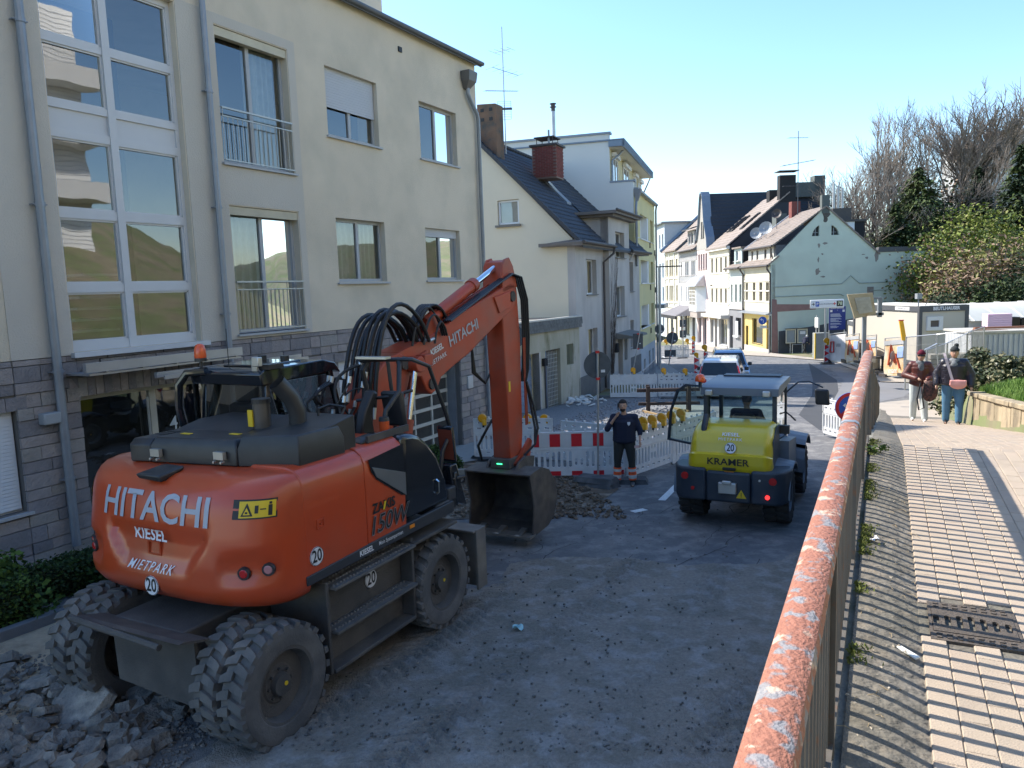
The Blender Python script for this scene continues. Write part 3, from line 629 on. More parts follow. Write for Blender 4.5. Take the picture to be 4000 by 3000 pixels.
b = B(); b.box(-.02, F1, -.05, .0, ZB2, -3.95); b.box(F2, F3, -.05, 0, ZB2, -4.0); b.out('plinth', mat('dark_plinth', (.15, .14, .13), .9, var=.15, bump=.4), h2)
for r_ in w1+w3: window(h2, *r_, y=.22, m=m_white, div=(.5,), sillm=m_sillc, sill=.09, fr=.06)
for i, r_ in enumerate(wm[:2]): window(h2, *r_, y=-.05, m=m_white, sillm=m_sillc, sill=.38, fr=.06, curtain=((.02, .98),))
B().box(6.0, 7.0, .0, .06, -4.75, -2.68).out('front_door', mat('dark_door', (.05, .045, .05), .6), h2)
window(h2, *wm[3], y=-.1, m=m_greyp, sill=0, fr=.04)
b = B()
for k in range(6): b.cyl((7.4+.1*k, -.3, -3.85), (7.4+.1*k, -.3, -2.8), .012, n=5)
b.out('window_bars', m_grey, h2)
b = B(); b.hexa([(5.5, -1.25, -2.62), (8.5, -1.25, -2.62), (8.5, -.28, -2.66), (5.5, -.28, -2.66), (5.5, -1.2, -2.52), (8.5, -1.2, -2.52), (8.5, -.28, -2.36), (5.5, -.28, -2.36)]); b.out('door_canopy', m_sillc, h2)
B().box(5.25, 5.6, -.45, -.28, -3.3, -2.85).out('meter_box', m_dark, h2, bevel=.02)
# roof: ridge runs parallel to the street, eaves at the front
E0 = G2(-.35, 0); R0 = G2(4.75, 0); rx, ry = R0.x, R0.y
def roofp(u, v, dz=0):
    """u metres along the eaves, v 0 at the eaves .. 1 at the ridge"""
    x0, y0 = -.45-.10*1, -.42; yr = G2(4.75, 0).y; xg = G2(-.3+5.05*v, 0).x-.22
    z = 1.78+(6.86-1.78)*v; return Vector((xg+u, y0+(yr-y0)*v, z+dz))
RL_ = 12.9
b = B(); n_ = 1
for (a0, a1, v0, v1) in ((0, RL_, 0, 1),):
    P = [roofp(a0, v0, -.16), roofp(a1-.0, v0, -.16), roofp(a1-.9, v1, -.16), roofp(a0, v1, -.16)]; b.hexa([tuple(p) for p in P]+[(p.x, p.y, p.z+.12) for p in P])
yr = roofp(0, 1).y; b.hexa([(roofp(0, 1).x, yr, 6.6), (12, yr, 6.6), (12, yr+5, 2), (roofp(0, 1).x+.4, yr+5, 2), (roofp(0, 1).x, yr, 6.75), (12, yr, 6.75), (12, yr+5, 2.15), (roofp(0, 1).x+.4, yr+5, 2.15)])
roof = b.out('roof', m_tile, h2)
tb = B(); L = .27; tb.add([(-.15, 0, .035), (-.05, 0, .065), (.05, 0, .03), (.15, 0, .04), (-.15, .36, .0), (-.05, .36, .03), (.05, .36, -.005), (.15, .36, .005), (-.15, 0, .0), (-.05, 0, .03), (.05, 0, -.0), (.15, 0, .005)], [(0, 1, 5, 4), (1, 2, 6, 5), (2, 3, 7, 6), (8, 9, 1, 0), (9, 10, 2, 1), (10, 11, 3, 2)])
tme = tb.mesh('roof_tile', m_tile); ang = atan2(6.86-1.78, roofp(0, 1).y-roofp(0, 0).y); sl = sqrt((6.86-1.78)**2+(roofp(0, 1).y-roofp(0, 0).y)**2)
TL = []
nr = int(sl/.33)
for j in range(nr):
    for i in range(43):
        v = (j+.02)*.33/sl; p = roofp(.15+i*.30, v, .0); TL.append((i*.5+(j)*.2, p, i))
TL.sort(key=lambda q: q[0]); rs = B(); cnt = 0
for d_, p, i in TL:
    x = p.x
    if F1-.2 < x < F2+.2 and p.z-ZB2 < 3.3-ZB2 and p.y < 1.9: continue
    if 5.2 < x < 6.0 and 3.4 < p.z < 4.7: continue
    if cnt < 298: inst('roof_tile', tme, roof, (p.x, p.y, p.z-ZB2+rnd.uniform(0, .006)), (ang, 0, 0)); cnt += 1
    else:
        M_ = Matrix.Translation(p) @ Matrix.Rotation(ang, 4, 'X'); rs.add([M_ @ Vector(q) for q in tb.v], tb.f)
o = rs.out('roof_tiles', m_tile, roof, recalc=False); o['kind'] = 'stuff'
b = B()
for i in range(34): a = roofp(.0+i*.36, 1, .02); b.cyl(a, a+Vector((.38, 0, .01)), .10, .085, n=8)
for j in range(30): v = j/30; a = roofp(.02, v, -.02); q = roofp(.02, v+.034, -.02); b.hexa([(a.x-.06, a.y, a.z-.08), (a.x+.12, a.y, a.z-.08), (q.x+.12, q.y, q.z-.08), (q.x-.06, q.y, q.z-.08), (a.x-.06, a.y, a.z+.10), (a.x+.12, a.y, a.z+.10), (q.x+.12, q.y, q.z+.06), (q.x-.06, q.y, q.z+.06)])
b.out('ridge_tiles', m_tile, roof)
b = B(); s0, s1 = roofp(5.0, .42, .10), roofp(5.0, .70, .10)
b.hexa([s0+Vector((-.35, 0, -.1)), s0+Vector((.35, 0, -.1)), s1+Vector((.35, 0, -.1)), s1+Vector((-.35, 0, -.1)), s0+Vector((-.35, 0, .06)), s0+Vector((.35, 0, .06)), s1+Vector((.35, 0, .06)), s1+Vector((-.35, 0, .06))])
sk = b.out('skylight', m_zinc, h2); o_ = Vector((0, -.05, .075)); B().add([s0+Vector((-.27, .08, .08)), s0+Vector((.27, .08, .08)), s1+Vector((.27, -.08, .08)), s1+Vector((-.27, -.08, .08))], [(0, 1, 2, 3)]).out('pane', gl2, sk)
# eaves boards and gutters
b = B(); P = [G2(1.5, 0), G2(1.5, 0, -.35), G2(-.15, 0, -.42)]; 
b.hexa([G2(1.55, 1.72, 0), G2(1.55, 1.72, -.32), (-.42, -.45, 1.70), (-.0, -.02, 1.70), G2(1.55, 1.86, 0), G2(1.55, 1.86, -.32), (-.48, -.5, 1.86), (-.0, -.02, 2.0)])
b.box(-.42, F1+.25, -.45, -.0, 1.70, 1.80); b.box(F2-.3, F3+.6, -.45, 0, 1.6, 1.7); b.box(F1-.55, F2+.55, -.8, 3.2, 3.34, 3.48); b.box(F1-.35, F2+.35, -.6, 2.6, 3.22, 3.34)
b.out('eaves', mat('eaves_board', (.17, .15, .135), .75, var=.1), h2)
b = B(); b.tube([(-.5, -.53, 1.84), (F1+.45, -.53, 1.84)], .075, 8); b.tube([(F2-.35, -.53, 1.74), (F3+.8, -.53, 1.74)], .075, 8); b.tube([(F1-.6, -.85, 3.5), (F2+.6, -.85, 3.5)], .06, 8)
b.out('gutter', m_gut, h2)
pipe(h2, [(F1+.1, -.55, 1.8), (F1+.05, -.5, 1.5), (F1-.3, -.1, 1.1), (F1-.32, -.1, -4.9)], .055, m_gut)
pipe(h2, [(F2+.3, -.5, 1.7), (F2+.2, -.3, 1.35), (F2+.15, -.1, 1.1), (F2+.15, -.1, -4.9)], .045, m_greyp)
b = B(); b.hexa([G2(3.62, 5.0, .2), G2(4.55, 5.0, .2), G2(4.55, 5.0, .95), G2(3.62, 5.0, .95), G2(3.62, 8.05, .2), G2(4.55, 8.12, .2), G2(4.55, 8.12, .95), G2(3.62, 8.05, .95)])
ch = b.out('chimney', mat('old_chimney', (.19, .115, .075), .95, var=.2, scale=4, bump=.6, bscale=30, c2=(.08, .075, .065), c2amt=.45, c2scale=2), h2, bevel=.03)
b = B()
for a in (3.78, 4.2):
    for z in (7.35, 7.75): b.hexa([G2(a, z, .185), G2(a+.16, z, .185), G2(a+.16, z, .3), G2(a, z, .3), G2(a, z+.14, .185), G2(a+.16, z+.14, .185), G2(a+.16, z+.14, .3), G2(a, z+.14, .3)])
b.out('flue_opening', m_black, ch)
# climbing stems
b = B()
for k in range(26):
    x, z = F1-.15+rnd.uniform(-.1, .3), -4.9; pts = []
    top = rnd.uniform(-2, 2.2); dx = rnd.uniform(-.02, .07)
    while z < top: pts.append((x, -.32-.03*rnd.random(), z)); z += .25; x += dx+rnd.uniform(-.07, .08)
    if len(pts) > 2: b.tube(pts, .013, 4, r2=.004)
b.out('climbing_stems', mat('vine', (.075, .055, .045), .9), h2)
# brick chimney and antenna
bc = thing('brick_chimney', 'red brick chimney with dark cap plate rising from the dark roof', 'chimney', at(2140, 640, 38), rz_of(A2))
m_brk = mat('red_brick', (.20, .06, .05), .9, var=.25, scale=9)
B().box(-.55, .55, -.6, .6, -.75, .75).out('core', mat('mortar', (.22, .17, .15), .9), bc)
q = [B().box(-.115, .115, 0, .03, 0, .066).mesh('brick', m_brk)]
n_ = 0
for f_ in range(2):
    for j in range(18):
        for i in range(4):
            o_ = (.12 if j % 2 else 0); x = -.47+o_+i*.26
            if x > .46: continue
            if f_ == 0: inst('brick', q[0], bc, (x, -.62, -.68+j*.078))
            else: inst('brick', q[0], bc, (-.57, x, -.68+j*.078), (0, 0, pi/2))
b = B(); b.box(-.66, .66, -.7, .7, .75, .84); b.box(-.5, .5, -.5, .5, 1.15, 1.2)
for x in (-.4, .4):
    for y in (-.4, .4): b.cyl((x, y, .84), (x, y, 1.16), .02, n=6)
b.out('cap', m_gut, bc)
b = B(); b.cyl((-.35, -.2, .84), (-.35, -.2, 1.5), .05); b.out('flue', m_zinc, bc)
def yagi(b, c, L, az, n=12, w=.35, tilt=.1, r=.008):
    d = Vector((sin(az), cos(az), tilt)).normalized(); s = Vector((cos(az), -sin(az), 0)); c = Vector(c); b.cyl(c-d*L*.5, c+d*L*.5, r*1.3, n=5)
    for i in range(n): p = c+d*L*(i/(n-1)-.5); w_ = w*(1-.35*i/n); b.cyl(p-s*w_/2, p+s*w_/2, r*.7, n=4)
ant = thing('roof_antenna', 'tall mast with television aerials and grid reflector on the dark roof', 'antenna', at(1975, 550, 36.5), 0)
b = B(); b.cyl((0, 0, -.6), (0, 0, 5.0), .028, .02, n=6); b.out('mast', m_steel, ant)
m_ant = mat('aerial', (.09, .09, .10), .5, metal=.5)
b = B(); yagi(b, (0, -.05, 3.95), .9, 2.2, 4, .9, 0); b.out('aerial', m_ant, ant)
b = B(); yagi(b, (.1, -.05, 3.05), 1.5, .9, 5, 1.0, -.1); b.out('aerial', m_ant, ant)
b = B(); yagi(b, (-.1, -.05, 2.2), 2.2, .75, 20, .3, .15); b.out('aerial', m_ant, ant)
b = B()
for i in range(9): z = 1.0+.1*i; k = (i-4)/4; b.tube([(-.3, .18*k*k, z), (.3, .18*k*k, z-.02)], .006, 4)
for x in (-.3, 0, .3): b.tube([(x, .18*((i-4)/4)**2, 1.0+.1*i) for i in range(9)], .01, 4)
b.box(-.35, .35, -.12, -.02, 1.36, 1.44); b.out('grid_reflector', m_ant, ant)
# ================================================================ low garage annex
an = bld('garage_annex', 'low stained garage annex with shingled parapet and blue door', -.15, 27.57, 29.5, ZB2)
m_ann = mat('annex_plaster', (.50, .46, .38), .9, var=.1, scale=1, bump=.5, bscale=30, c2=(.12, .12, .05), c2amt=.40, c2scale=1.2, dirt=((.25, .24, .14), .7, .7), stretch=(1, 1, .35))
ah = [(.3, ZB2, 2.5, -2.5), (3.05, ZB2, 4.4, -2.48), (5.02, -3.25, 5.7, -2.38)]
b = B(); walls(b, [(-6, ZB2), (.3, ZB2), (.3, -2.5), (2.5, -2.5), (2.5, ZB2), (3.05, ZB2), (3.05, -2.48), (4.4, -2.48), (4.4, ZB2), (6.33, ZB2), (6.33, -1.3), (-6, -1.3)], [ah[2]], 0, .3); b.out('front_wall', m_ann, an)
b = B(); b.box(-6, 6.3, -.02, 8, -1.42, -1.3); b.out('flat_roof', mat('roof_felt', (.10, .10, .10), .9, var=.1, c2=(.3, .27, .2), c2amt=.35), an)
b = B(); b.box(-6.05, 6.4, -.16, .02, -1.28, -1.22); b.out('roof_edge', mat('pale_edge', (.55, .54, .5), .5), an)
ms_ = mat('slate_shingle', (.13, .135, .135), .8, var=.3, scale=8)
q1 = B().hexa([(-.05, -.02, 0), (.05, -.02, 0), (.05, .0, 0), (-.05, .0, 0), (-.05, -.005, .19), (.05, -.005, .19), (.05, .0, .19), (-.05, .0, .19)]).mesh('shingle', ms_)
for j in range(3):
    for i in range(64): inst('shingle', q1, an, (.1+i*.0985+(.05 if j % 2 else 0)-.0, -.115+.012*(2-j)-.02, -1.72+.14*j-ZB2), (0, rnd.uniform(-.05, .05), 0))
B().box(-6, 6.35, -.12, -.02, -1.70, -1.28).out('parapet', ms_, an)
b = B()
for k in range(14): a = ZB2+.18*k; b.box(.3, 2.5, .34+(.012 if k % 2 else 0), .4, a, a+.168)
b.out('garage_door', mat('blue_door', (.22, .28, .38), .5, var=.05), an)
b = B(); b.box(2.5, 2.62, -.02, .3, ZB2, -2.5); b.box(.2, .3, .1, .34, ZB2, -2.5); b.out('door_jamb', m_greyp, an)
b = B(); b.box(3.05, 3.35, .12, .2, ZB2, -2.48); dr = b.out('side_door', mat('blue_steel', (.10, .16, .27), .5), an)
b = B()
for k in range(7): b.box(3.4+k*.14, 3.415+k*.14, .1, .12, ZB2, -2.55)
for k in range(14): b.box(3.4, 4.3, .1, .12, ZB2+.1+.17*k, ZB2+.115+.17*k)
b.out('door_grille', mat('pale_bars', (.5, .5, .45), .6), dr); B().box(3.35, 4.4, .3, .34, ZB2, -2.48).out('door_leaf', mat('dusty_door', (.16, .15, .15), .8), dr)
b = B()
for k in range(8): b.cyl((5.07+k*.083, .05, -3.25), (5.07+k*.083, .05, -2.38), .012, n=5)
b.out('window_bars', mat('mossy_bars', (.3, .32, .22), .8), an); B().box(5.02, 5.7, .2, .25, -3.25, -2.38).out('dark_window', m_dark, an)
B().box(2.72, 2.98, -.14, .0, -3.05, -2.75).out('meter_box', m_dark, an, bevel=.015); B().cyl((2.9, -.05, -3.05), (2.9, -.05, ZB2), .03).out('cable_pipe', m_gut, an)
hr = thing('yard_rail', 'thin dark metal rail at the foot of the stained annex wall', 'railing', (0, 0, 0)); c1 = [ong(2232, 1555), ong(2300, 1545), ong(2345, 1535)]
B().tube([c1[0], c1[0]+Vector((0, 0, .6)), c1[1]+Vector((0, 0, .6)), c1[2]+Vector((0, 0, 1.0)), c1[2]], .02, 6).out('bar', m_gut, hr)
# ================================================================ yellow apartment house
A3 = 17.0; C3 = at(2500, 1200, 45.5); ZB3 = -6.4
h3 = bld('yellow_house', 'tall yellow apartment house with white window bays and flat overhanging roof', C3.x, C3.y, A3, ZB3)
m_yel = mat('yellow_plaster', (.72, .62, .32), .9, var=.04, scale=.6, dirt=((.5, .46, .28), .4, .5))
m_pw = mat('pale_plaster', (.70, .69, .64), .9, var=.04, scale=.5)
cols = [(.6, 4.75), (5.7, 7.2)]; R3 = [(4.1, 1.45-1.35+2.65)]; hol = []
for z1, z0_ in ((4.13, 2.7), (1.44, .07), (-1.28, -2.62)):
    for a0, a1 in cols+[(-1.7, -.3)]: hol.append((a0, z0_, a1, z1))
lo = [(1.6, -6.2, 2.5, -4.6), (4.2, -6.2, 5.1, -4.3), (6.2, -6.2, 7.0, -4.3)]
b = B(); walls(b, rect(-2.1, -3.82, 8.2, 5.25), hol, 0, .5); b.out('front_wall', m_yel, h3)
b = B(); walls(b, rect(-2.1, ZB3, 8.2, -3.83), lo, .02, .4); b.out('plinth', mat('pale_grey_plaster', (.46, .48, .50), .9, var=.06), h3)
b = B(); b.box(8.2, 11.6, .9, 1.2, ZB3, 5.2); b.box(11.3, 11.6, 1.2, 9, ZB3, 5.2); b.box(8.19, 8.5, .5, 1, ZB3, 5.24); b.out('side_wall', mat('olive_plaster', (.42, .37, .18), .9, var=.04), h3)
B().box(8.3, 11.2, -.6, .9, -1.7, -1.45).out('door_canopy', m_zinc, h3)
for a0, z0_, a1, z1 in hol:
    wide = a1-a0 > 2
    if wide:
        w = window(h3, a0, z0_, a0+(a1-a0)*.42, z1, y=.46, far=True, fr=.1, sill=0, div=())
        B().box(a0+(a1-a0)*.42, a1, .40, .46, z0_, z1).out('white_panel', m_white, w); B().box(a1-(a1-a0)*.16, a1, .02, .40, z0_, z1).out('reveal', m_white, w)
        B().box(a0-.05, a1+.1, -.08, .46, z0_-.07, z0_-.0).out('sill', m_white, w)
        q = B(); [q.box(a0+.12, a0+(a1-a0)*.42-.1, .42, .45, z0_+.35+k*.07, z0_+.40+k*.07) for k in range(int((z1-z0_-.4)/.07))]; q.out('roller_shutter', m_pw, w)
    else: window(h3, a0, z0_, a1, z1, y=.4, far=True, fr=.08)
for r_ in lo: window(h3, *r_, y=.25, far=True, div=(), fr=.1, sill=.05)
for x, z in ((5.1, 2.3), (7.7, 1.9), (5.2, -.4), (7.8, -.6), (5.15, -3.2)): B().box(x, x+.14, -.06, .0, z, z+.35).out('vent', m_gut, h3)
# upper pale storey: gable wall towards the camera
def GW(u, z, y=0): return Vector((u*cos(radians(63)), u*sin(radians(63)), z))+Vector((y*sin(radians(63)), -y*cos(radians(63)), 0))
b = B(); P = []
ux = -2.1
b.add([(ux, 0, -6), (ux, 0, 5.25), (ux-.0, .0, 5.85), (ux+.15, 1.9, 5.85), (ux+.15, 1.9, 8.55), (ux+1.2, 10.5, 8.7), (ux+1.2, 10.5, -6)], [(0, 1, 2, 3, 4, 5, 6)])
def side3(l, z, d=0): return Vector((ux+d, l, z))
b = B(); b.hexa([(ux, .0, ZB3), (ux+.3, .0, ZB3), (ux+.3, 11, ZB3), (ux, 11, ZB3), (ux, .0, 3.7), (ux+.3, .0, 3.7), (ux+.3, 11, 3.7), (ux, 11, 3.7)]); b.out('gable_lower', m_yel, h3)
b = B(); b.box(ux-.02, ux+.3, .0, 12, 3.7, 5.65); b.box(ux-.02, ux+.3, 1.3, 12, 5.65, 8.3)
b.out('gable_upper', m_pw, h3)
b = B(); b.box(ux-.05, ux+.35, -.1, 1.3, 5.65, 5.75); b.box(ux-.08, ux+.4, 1.2, 12, 8.3, 8.42); b.box(-1.9, 8.3, -.25, .3, 5.22, 5.34); b.out('parapet_cap', m_zinc, h3)
aw = [(-1.3, 5.3, .4, 7.2), (2.7, 5.3, 4.9, 7.2), (7.3, 5.3, 8.6, 7.2), (9.7, 5.5, 11.2, 7.1)]
for r_ in aw:
    w = window(h3, *r_, y=1.22, far=True, sill=0, fr=.09); B().box(r_[0]-.1, r_[2]+.1, 1.05, 1.28, r_[3]+.0, r_[3]+.22).out('shutter_box', m_white, w)
b = B(); b.box(ux+.2, 11.6, 1.3, 1.34, 5.3, 7.7); b.out('attic_wall', mat('pale_yellow', (.62, .55, .36), .9, var=.03), h3)
b = B(); b.box(ux+.1, 11.7, .55, 2.2, 7.56, 7.62); b.out('soffit', m_pw, h3)
b = B(); b.box(ux-.1, 11.8, .45, .56, 7.55, 7.95); b.box(ux-.1, ux-.02, .45, 1.32, 7.6, 7.96); b.box(ux-.1, 11.8, .45, 9, 7.92, 8.0)
for i in range(43): b.box(ux+i*.32, ux+.02+i*.32, .43, .46, 7.55, 7.95)
b.out('roof_fascia', mat('blue_zinc', (.19, .235, .29), .45, metal=.3, var=.1), h3)
pipe(h3, [(-.9, .7, 7.6), (-1.1, .9, 7.3), (-1.8, 1.2, 6.9), (-1.85, 1.2, 5.7)], .06); pipe(h3, [(11.9, .7, 7.6), (11.8, .9, 7.1), (11.9, 1.2, 6.5), (11.9, 1.2, 5.0)], .06)
pipe(h3, [(-1.8, -.12, 5.2), (-1.8, -.12, 4.6), (-2.0, -.12, 4.2), (-1.95, -.12, 3.9), (-1.95, -.12, 1)], .07)
B().cyl((-1.8, -.2, 5.25), (-1.8, -.15, 4.6), .32, .1, n=4).out('rain_hopper', m_zinc, h3)
pipe(h3, [(8.1, -.15, 5.2), (8.15, -.1, 4.9), (8.15, -.1, -6)], .07)
fl = thing('steel_flue', 'tall stainless flue pipe with dark cowl above the pale upper storey', 'chimney', at(2163, 520, 50)); 
B().cyl((0, 0, -.4), (0, 0, 1.35), .12).out('pipe', m_steel, fl, smooth='auto'); B().lathe([(.0, 1.8), (.21, 1.8), (.21, 1.76), (.14, 1.74), (.14, 1.62), (.21, 1.6), (.21, 1.57), (.13, 1.55), (.13, 1.33), (0, 1.33)], 14, lambda c_, s_, r, h: Vector((c_*r, s_*r, h))).out('cowl', m_gut, fl)
rl = thing('stair_railing', 'grey metal railing beside the entrance of the yellow house', 'railing'); q = ong(2512, 1535); e = ong(2560, 1470); b = B()
for k in range(12): p = q.lerp(e, k/11); b.cyl(p, p+Vector((0, 0, 1.0)), .015, n=5)
b.tube([q+Vector((0, 0, 1.0)), e+Vector((0, 0, 1.0))], .03, 6); b.out('bars', m_zinc, rl)
# ================================================================ row of street houses (local x runs back towards the camera, u = distance beyond the corner)
AR = 179.0; PX, PY = 22.38, 65.86; ZR = -7.4
m_tb = m_tileb
def row(name, label): return bld(name, label, PX, PY, AR, ZR)
def U(hs): return [(-h[2], h[1], -h[0], h[3]) for h in hs]      # u -> local x
def wins(par, hs, **k):
    for h in hs: window(par, *h, far=True, **k)
def stepped_roof(par, x0, x1, y0, z0_, y1, z1, m, n=16, name='roof', w=.0):
    b = B()
    for i in range(n):
        a, c = i/n, (i+1)/n; ya, yc = y0+(y1-y0)*a, y0+(y1-y0)*c; za, zc = z0_+(z1-z0_)*a, z0_+(z1-z0_)*c
        b.hexa([(x0, ya, za-.1), (x1, ya, za-.1), (x1, yc, zc-.1), (x0, yc, zc-.1), (x0, ya, za+.07), (x1, ya, za+.07), (x1, yc, zc+.02), (x0, yc, zc+.02)])
    return b.out(name, m, par)
def gutter(par, x0, x1, y, z, m=None, r=.09): B().tube([(x0, y, z), (x1, y, z)], r, 8).out('gutter', m or m_gut, par)
def dish(par, x, y, z, r=.55, m=None):
    b = B(); b.cyl((x, y, z-1.3), (x, y, z), .03, n=6); d = Vector((.75, -.5, .25)).normalized(); u = d.orthogonal().normalized(); w = d.cross(u)
    b.lathe([(0, 0), (r*.5, .05), (r, .18)], 14, lambda c_, s_, q, h: Vector((x, y, z))+(u*c_+w*s_)*q+d*h); b.cyl((x, y, z), Vector((x, y, z))+d*.6+Vector((0, 0, -.2)), .02, n=5); b.ball(Vector((x, y, z))+d*.6+Vector((0, 0, -.2)), .07, 6, 4)
    return b.out('satellite_dish', m or m_grey, par)
# --- corner house with the mint gable
mh = row('corner_house', 'corner house with peeling mint green gable and yellow shop front')
m_mint = mat('mint_plaster', (.54, .60, .51), .9, var=.05, scale=.6, bump=.3, bscale=20, dirt=((.43, .46, .39), .5, .5))
def GM(u, z, y=0): return Vector((y*1.0, u, z))
GS = 1.0
ql = (.0, .55); 
def qarc(u0, z0_, r, sgn): return [(u0, z0_)]+[(u0+sgn*r*sin(a)*.78, z0_+r*cos(a)) for a in (i*pi/12 for i in range(7))]
hq = [qarc(4.02, 3.52, .88, -1), qarc(5.04, 3.56, .82, 1)]
hq = [[(4.02, 3.52), (4.02, 4.40), (3.84, 4.33), (3.62, 4.12), (3.45, 3.82), (3.38, 3.52)], [(5.04, 3.56), (5.70, 3.56), (5.64, 3.86), (5.46, 4.14), (5.24, 4.32), (5.04, 4.38)]]
b = B(); b.plate([(0, ZR), (13.4, ZR), (13.55, 2.0), (9.1, 2.05), (4.55, 6.0), (-.12, 1.45)], hq, 0, .3, lambda a, c, h: Vector((-h, a, c))); b.out('gable_wall', m_mint, mh)
b = B()
for h in hq: b.prism(h, .22, .26, lambda a, c, hh: Vector((-hh, a, c)))
w = b.out('attic_window', m_black, mh)
b = B()
for cx in (3.74, 5.3): b.box(-.22, -.17, cx-.02, cx+.03, 3.55, 4.2); b.box(-.22, -.17, cx-.25, cx+.25, 3.8, 3.84)
b.out('glazing_bar', m_grey, w)
m_pink = mat('bare_red_render', (.29, .17, .15), .9, var=.14, scale=3, bump=.4)
b = B(); b.prism([(.02, -7.2), (.62, -7.2), (.5, -2.75), (3.8, -2.66), (3.8, -2.22), (.45, -2.1), (.42, -1.7), (.02, -1.65)], -.012, .02, lambda a, c, h: Vector((h+.0, a, c)) if False else Vector((.012+h*.3, a, c))); b.out('bare_render', m_pink, mh)
b = B(); b.prism([(.62, -7.2), (.62, -4.42), (4.1, -4.02), (7.5, -3.45), (10.8, -2.85), (13.3, -2.3), (13.3, -7.2)], 0, .02, lambda a, c, h: Vector((.006+h*.4, a, c))); b.out('dark_plinth', mat('dark_slate_paint', (.075, .08, .09), .8, var=.1), mh)
b = B()
def molding(b, pts, r=.035):
    b.tube([Vector((.03, a, c)) for a, c in pts], r, 5)
molding(b, [(.25, -.64), (6.0, -.55), (6.75, .10), (7.5, -.55), (10.4, -.54)]); molding(b, [(.25, -1.48), (5.85, -1.42), (6.2, -1.6)]); molding(b, [(8.4, -1.2), (10.5, -1.2)], .025)
b.out('string_course', mat('moulding_grey', (.30, .34, .31), .8), mh)
b = B(); ptch = mat('exposed_render', (.24, .21, .185), .95, var=.2, scale=6)
def blob(b, a, c, w, h, seed):
    r_ = random.Random(seed); P = [(a+w*cos(2*pi*i/11)*r_.uniform(.5, 1.1), c+h*sin(2*pi*i/11)*r_.uniform(.5, 1.1)) for i in range(11)]; b.prism(P, 0, .01, lambda x, z, hh: Vector((.004+hh*.4, x, z)))
for k, (a, c, w, h) in enumerate(((4.0, 2.75, .12, .22), (3.97, 1.55, .1, .26), (3.92, .55, .25, .35), (4.4, .1, .25, .08), (8.95, 1.65, .25, .5), (8.1, 1.55, .14, .12), (7.8, 1.85, .18, .05), (4.5, 2.9, .3, .12), (4.3, 2.0, .14, .1), (.75, -5.2, .2, .3))): blob(b, a, c, w, h, k)
b.out('plaster_damage', ptch, mh)
b = B(); blob(b, 4.55, 5.3, .42, .45, 77); blob(b, 4.5, 4.85, .22, .3, 78); b.out('soot_stain', mat('soot', (.10, .09, .08), .95, var=.3, scale=6), mh)
b = B(); b.hexa([(-.4, 4.2, 5.4), (.02, 4.2, 5.4), (.02, 4.85, 5.4), (-.4, 4.85, 5.4), (-.4, 4.2, 6.9), (.02, 4.2, 6.9), (.02, 4.85, 6.9), (-.4, 4.85, 6.9)]); b.out('chimney', mat('slate_clad', (.10, .115, .11), .8, var=.15), mh)
b = B(); b.prism([(9.0, 2.0), (13.65, 2.0), (13.65, 2.36), (9.1, 2.42)], -.4, .08, lambda a, c, h: Vector((h, a, c))); b.out('parapet_band', mat('parapet_dark', (.085, .085, .09), .7), mh)
B().hexa([(.0, 8.2, -1.6), (.03, 8.2, -1.6), (.03, 8.75, -1.6), (.0, 8.75, -1.6), (.0, 8.2, -.9), (.03, 8.2, -.9), (.03, 8.75, -.9), (.0, 8.75, -.9)]).out('wall_hatch', ptch, mh)
WM = 7.35
yw = [(.7, -1.82, 1.45, -.22), (2.35, -1.82, 3.1, -.22), (4.15, -1.82, 4.85, -.22), (6.2, -1.8, 6.9, -.22)]
shp = [(2.2, -5.7, 5.05, -3.45), (.5, -6.9, 1.3, -3.5), (6.1, -6.8, 6.9, -4.2)]
m_yf = mat('pale_yellow_front', (.60, .55, .42), .9, var=.06, scale=1, dirt=((.5, .46, .36), .5, .8))
b = B(); walls(b, rect(-WM, -2.95, 0, 1.25), U(yw), 0, .3); b.out('front_wall', m_yf, mh)
b = B(); walls(b, rect(-WM, ZR, 0, -2.96), U(shp), .02, .3); b.out('shop_wall', mat('yellow_shop', (.66, .50, .17), .85, var=.05), mh)
wins(mh, U(yw), y=.2, m=mat('brown_frame', (.24, .21, .17), .7), div=(), sill=.04); wins(mh, U(shp), y=.2, m=m_black, div=(), sill=.03)
b = B()
for z in (-1.95, -1.0, -.12, -2.9, 1.0): b.box(-WM, 0, -.06, 0, z, z+.1)
b.box(-WM, .05, -.2, 0, -3.05, -2.93); b.out('cornice', m_pw, mh); B().box(-WM, 0, -.03, .02, ZR, -6.0).out('shop_plinth', m_greyp, mh)
b = B(); b.hexa([(-WM-.1, -.55, -2.98), (.1, -.55, -2.98), (.1, -.0, -2.9), (-WM-.1, 0, -2.9), (-WM-.1, -.55, -2.93), (.1, -.55, -2.93), (.1, 0, -2.75), (-WM-.1, 0, -2.75)]); b.out('shop_canopy', m_zinc, mh)
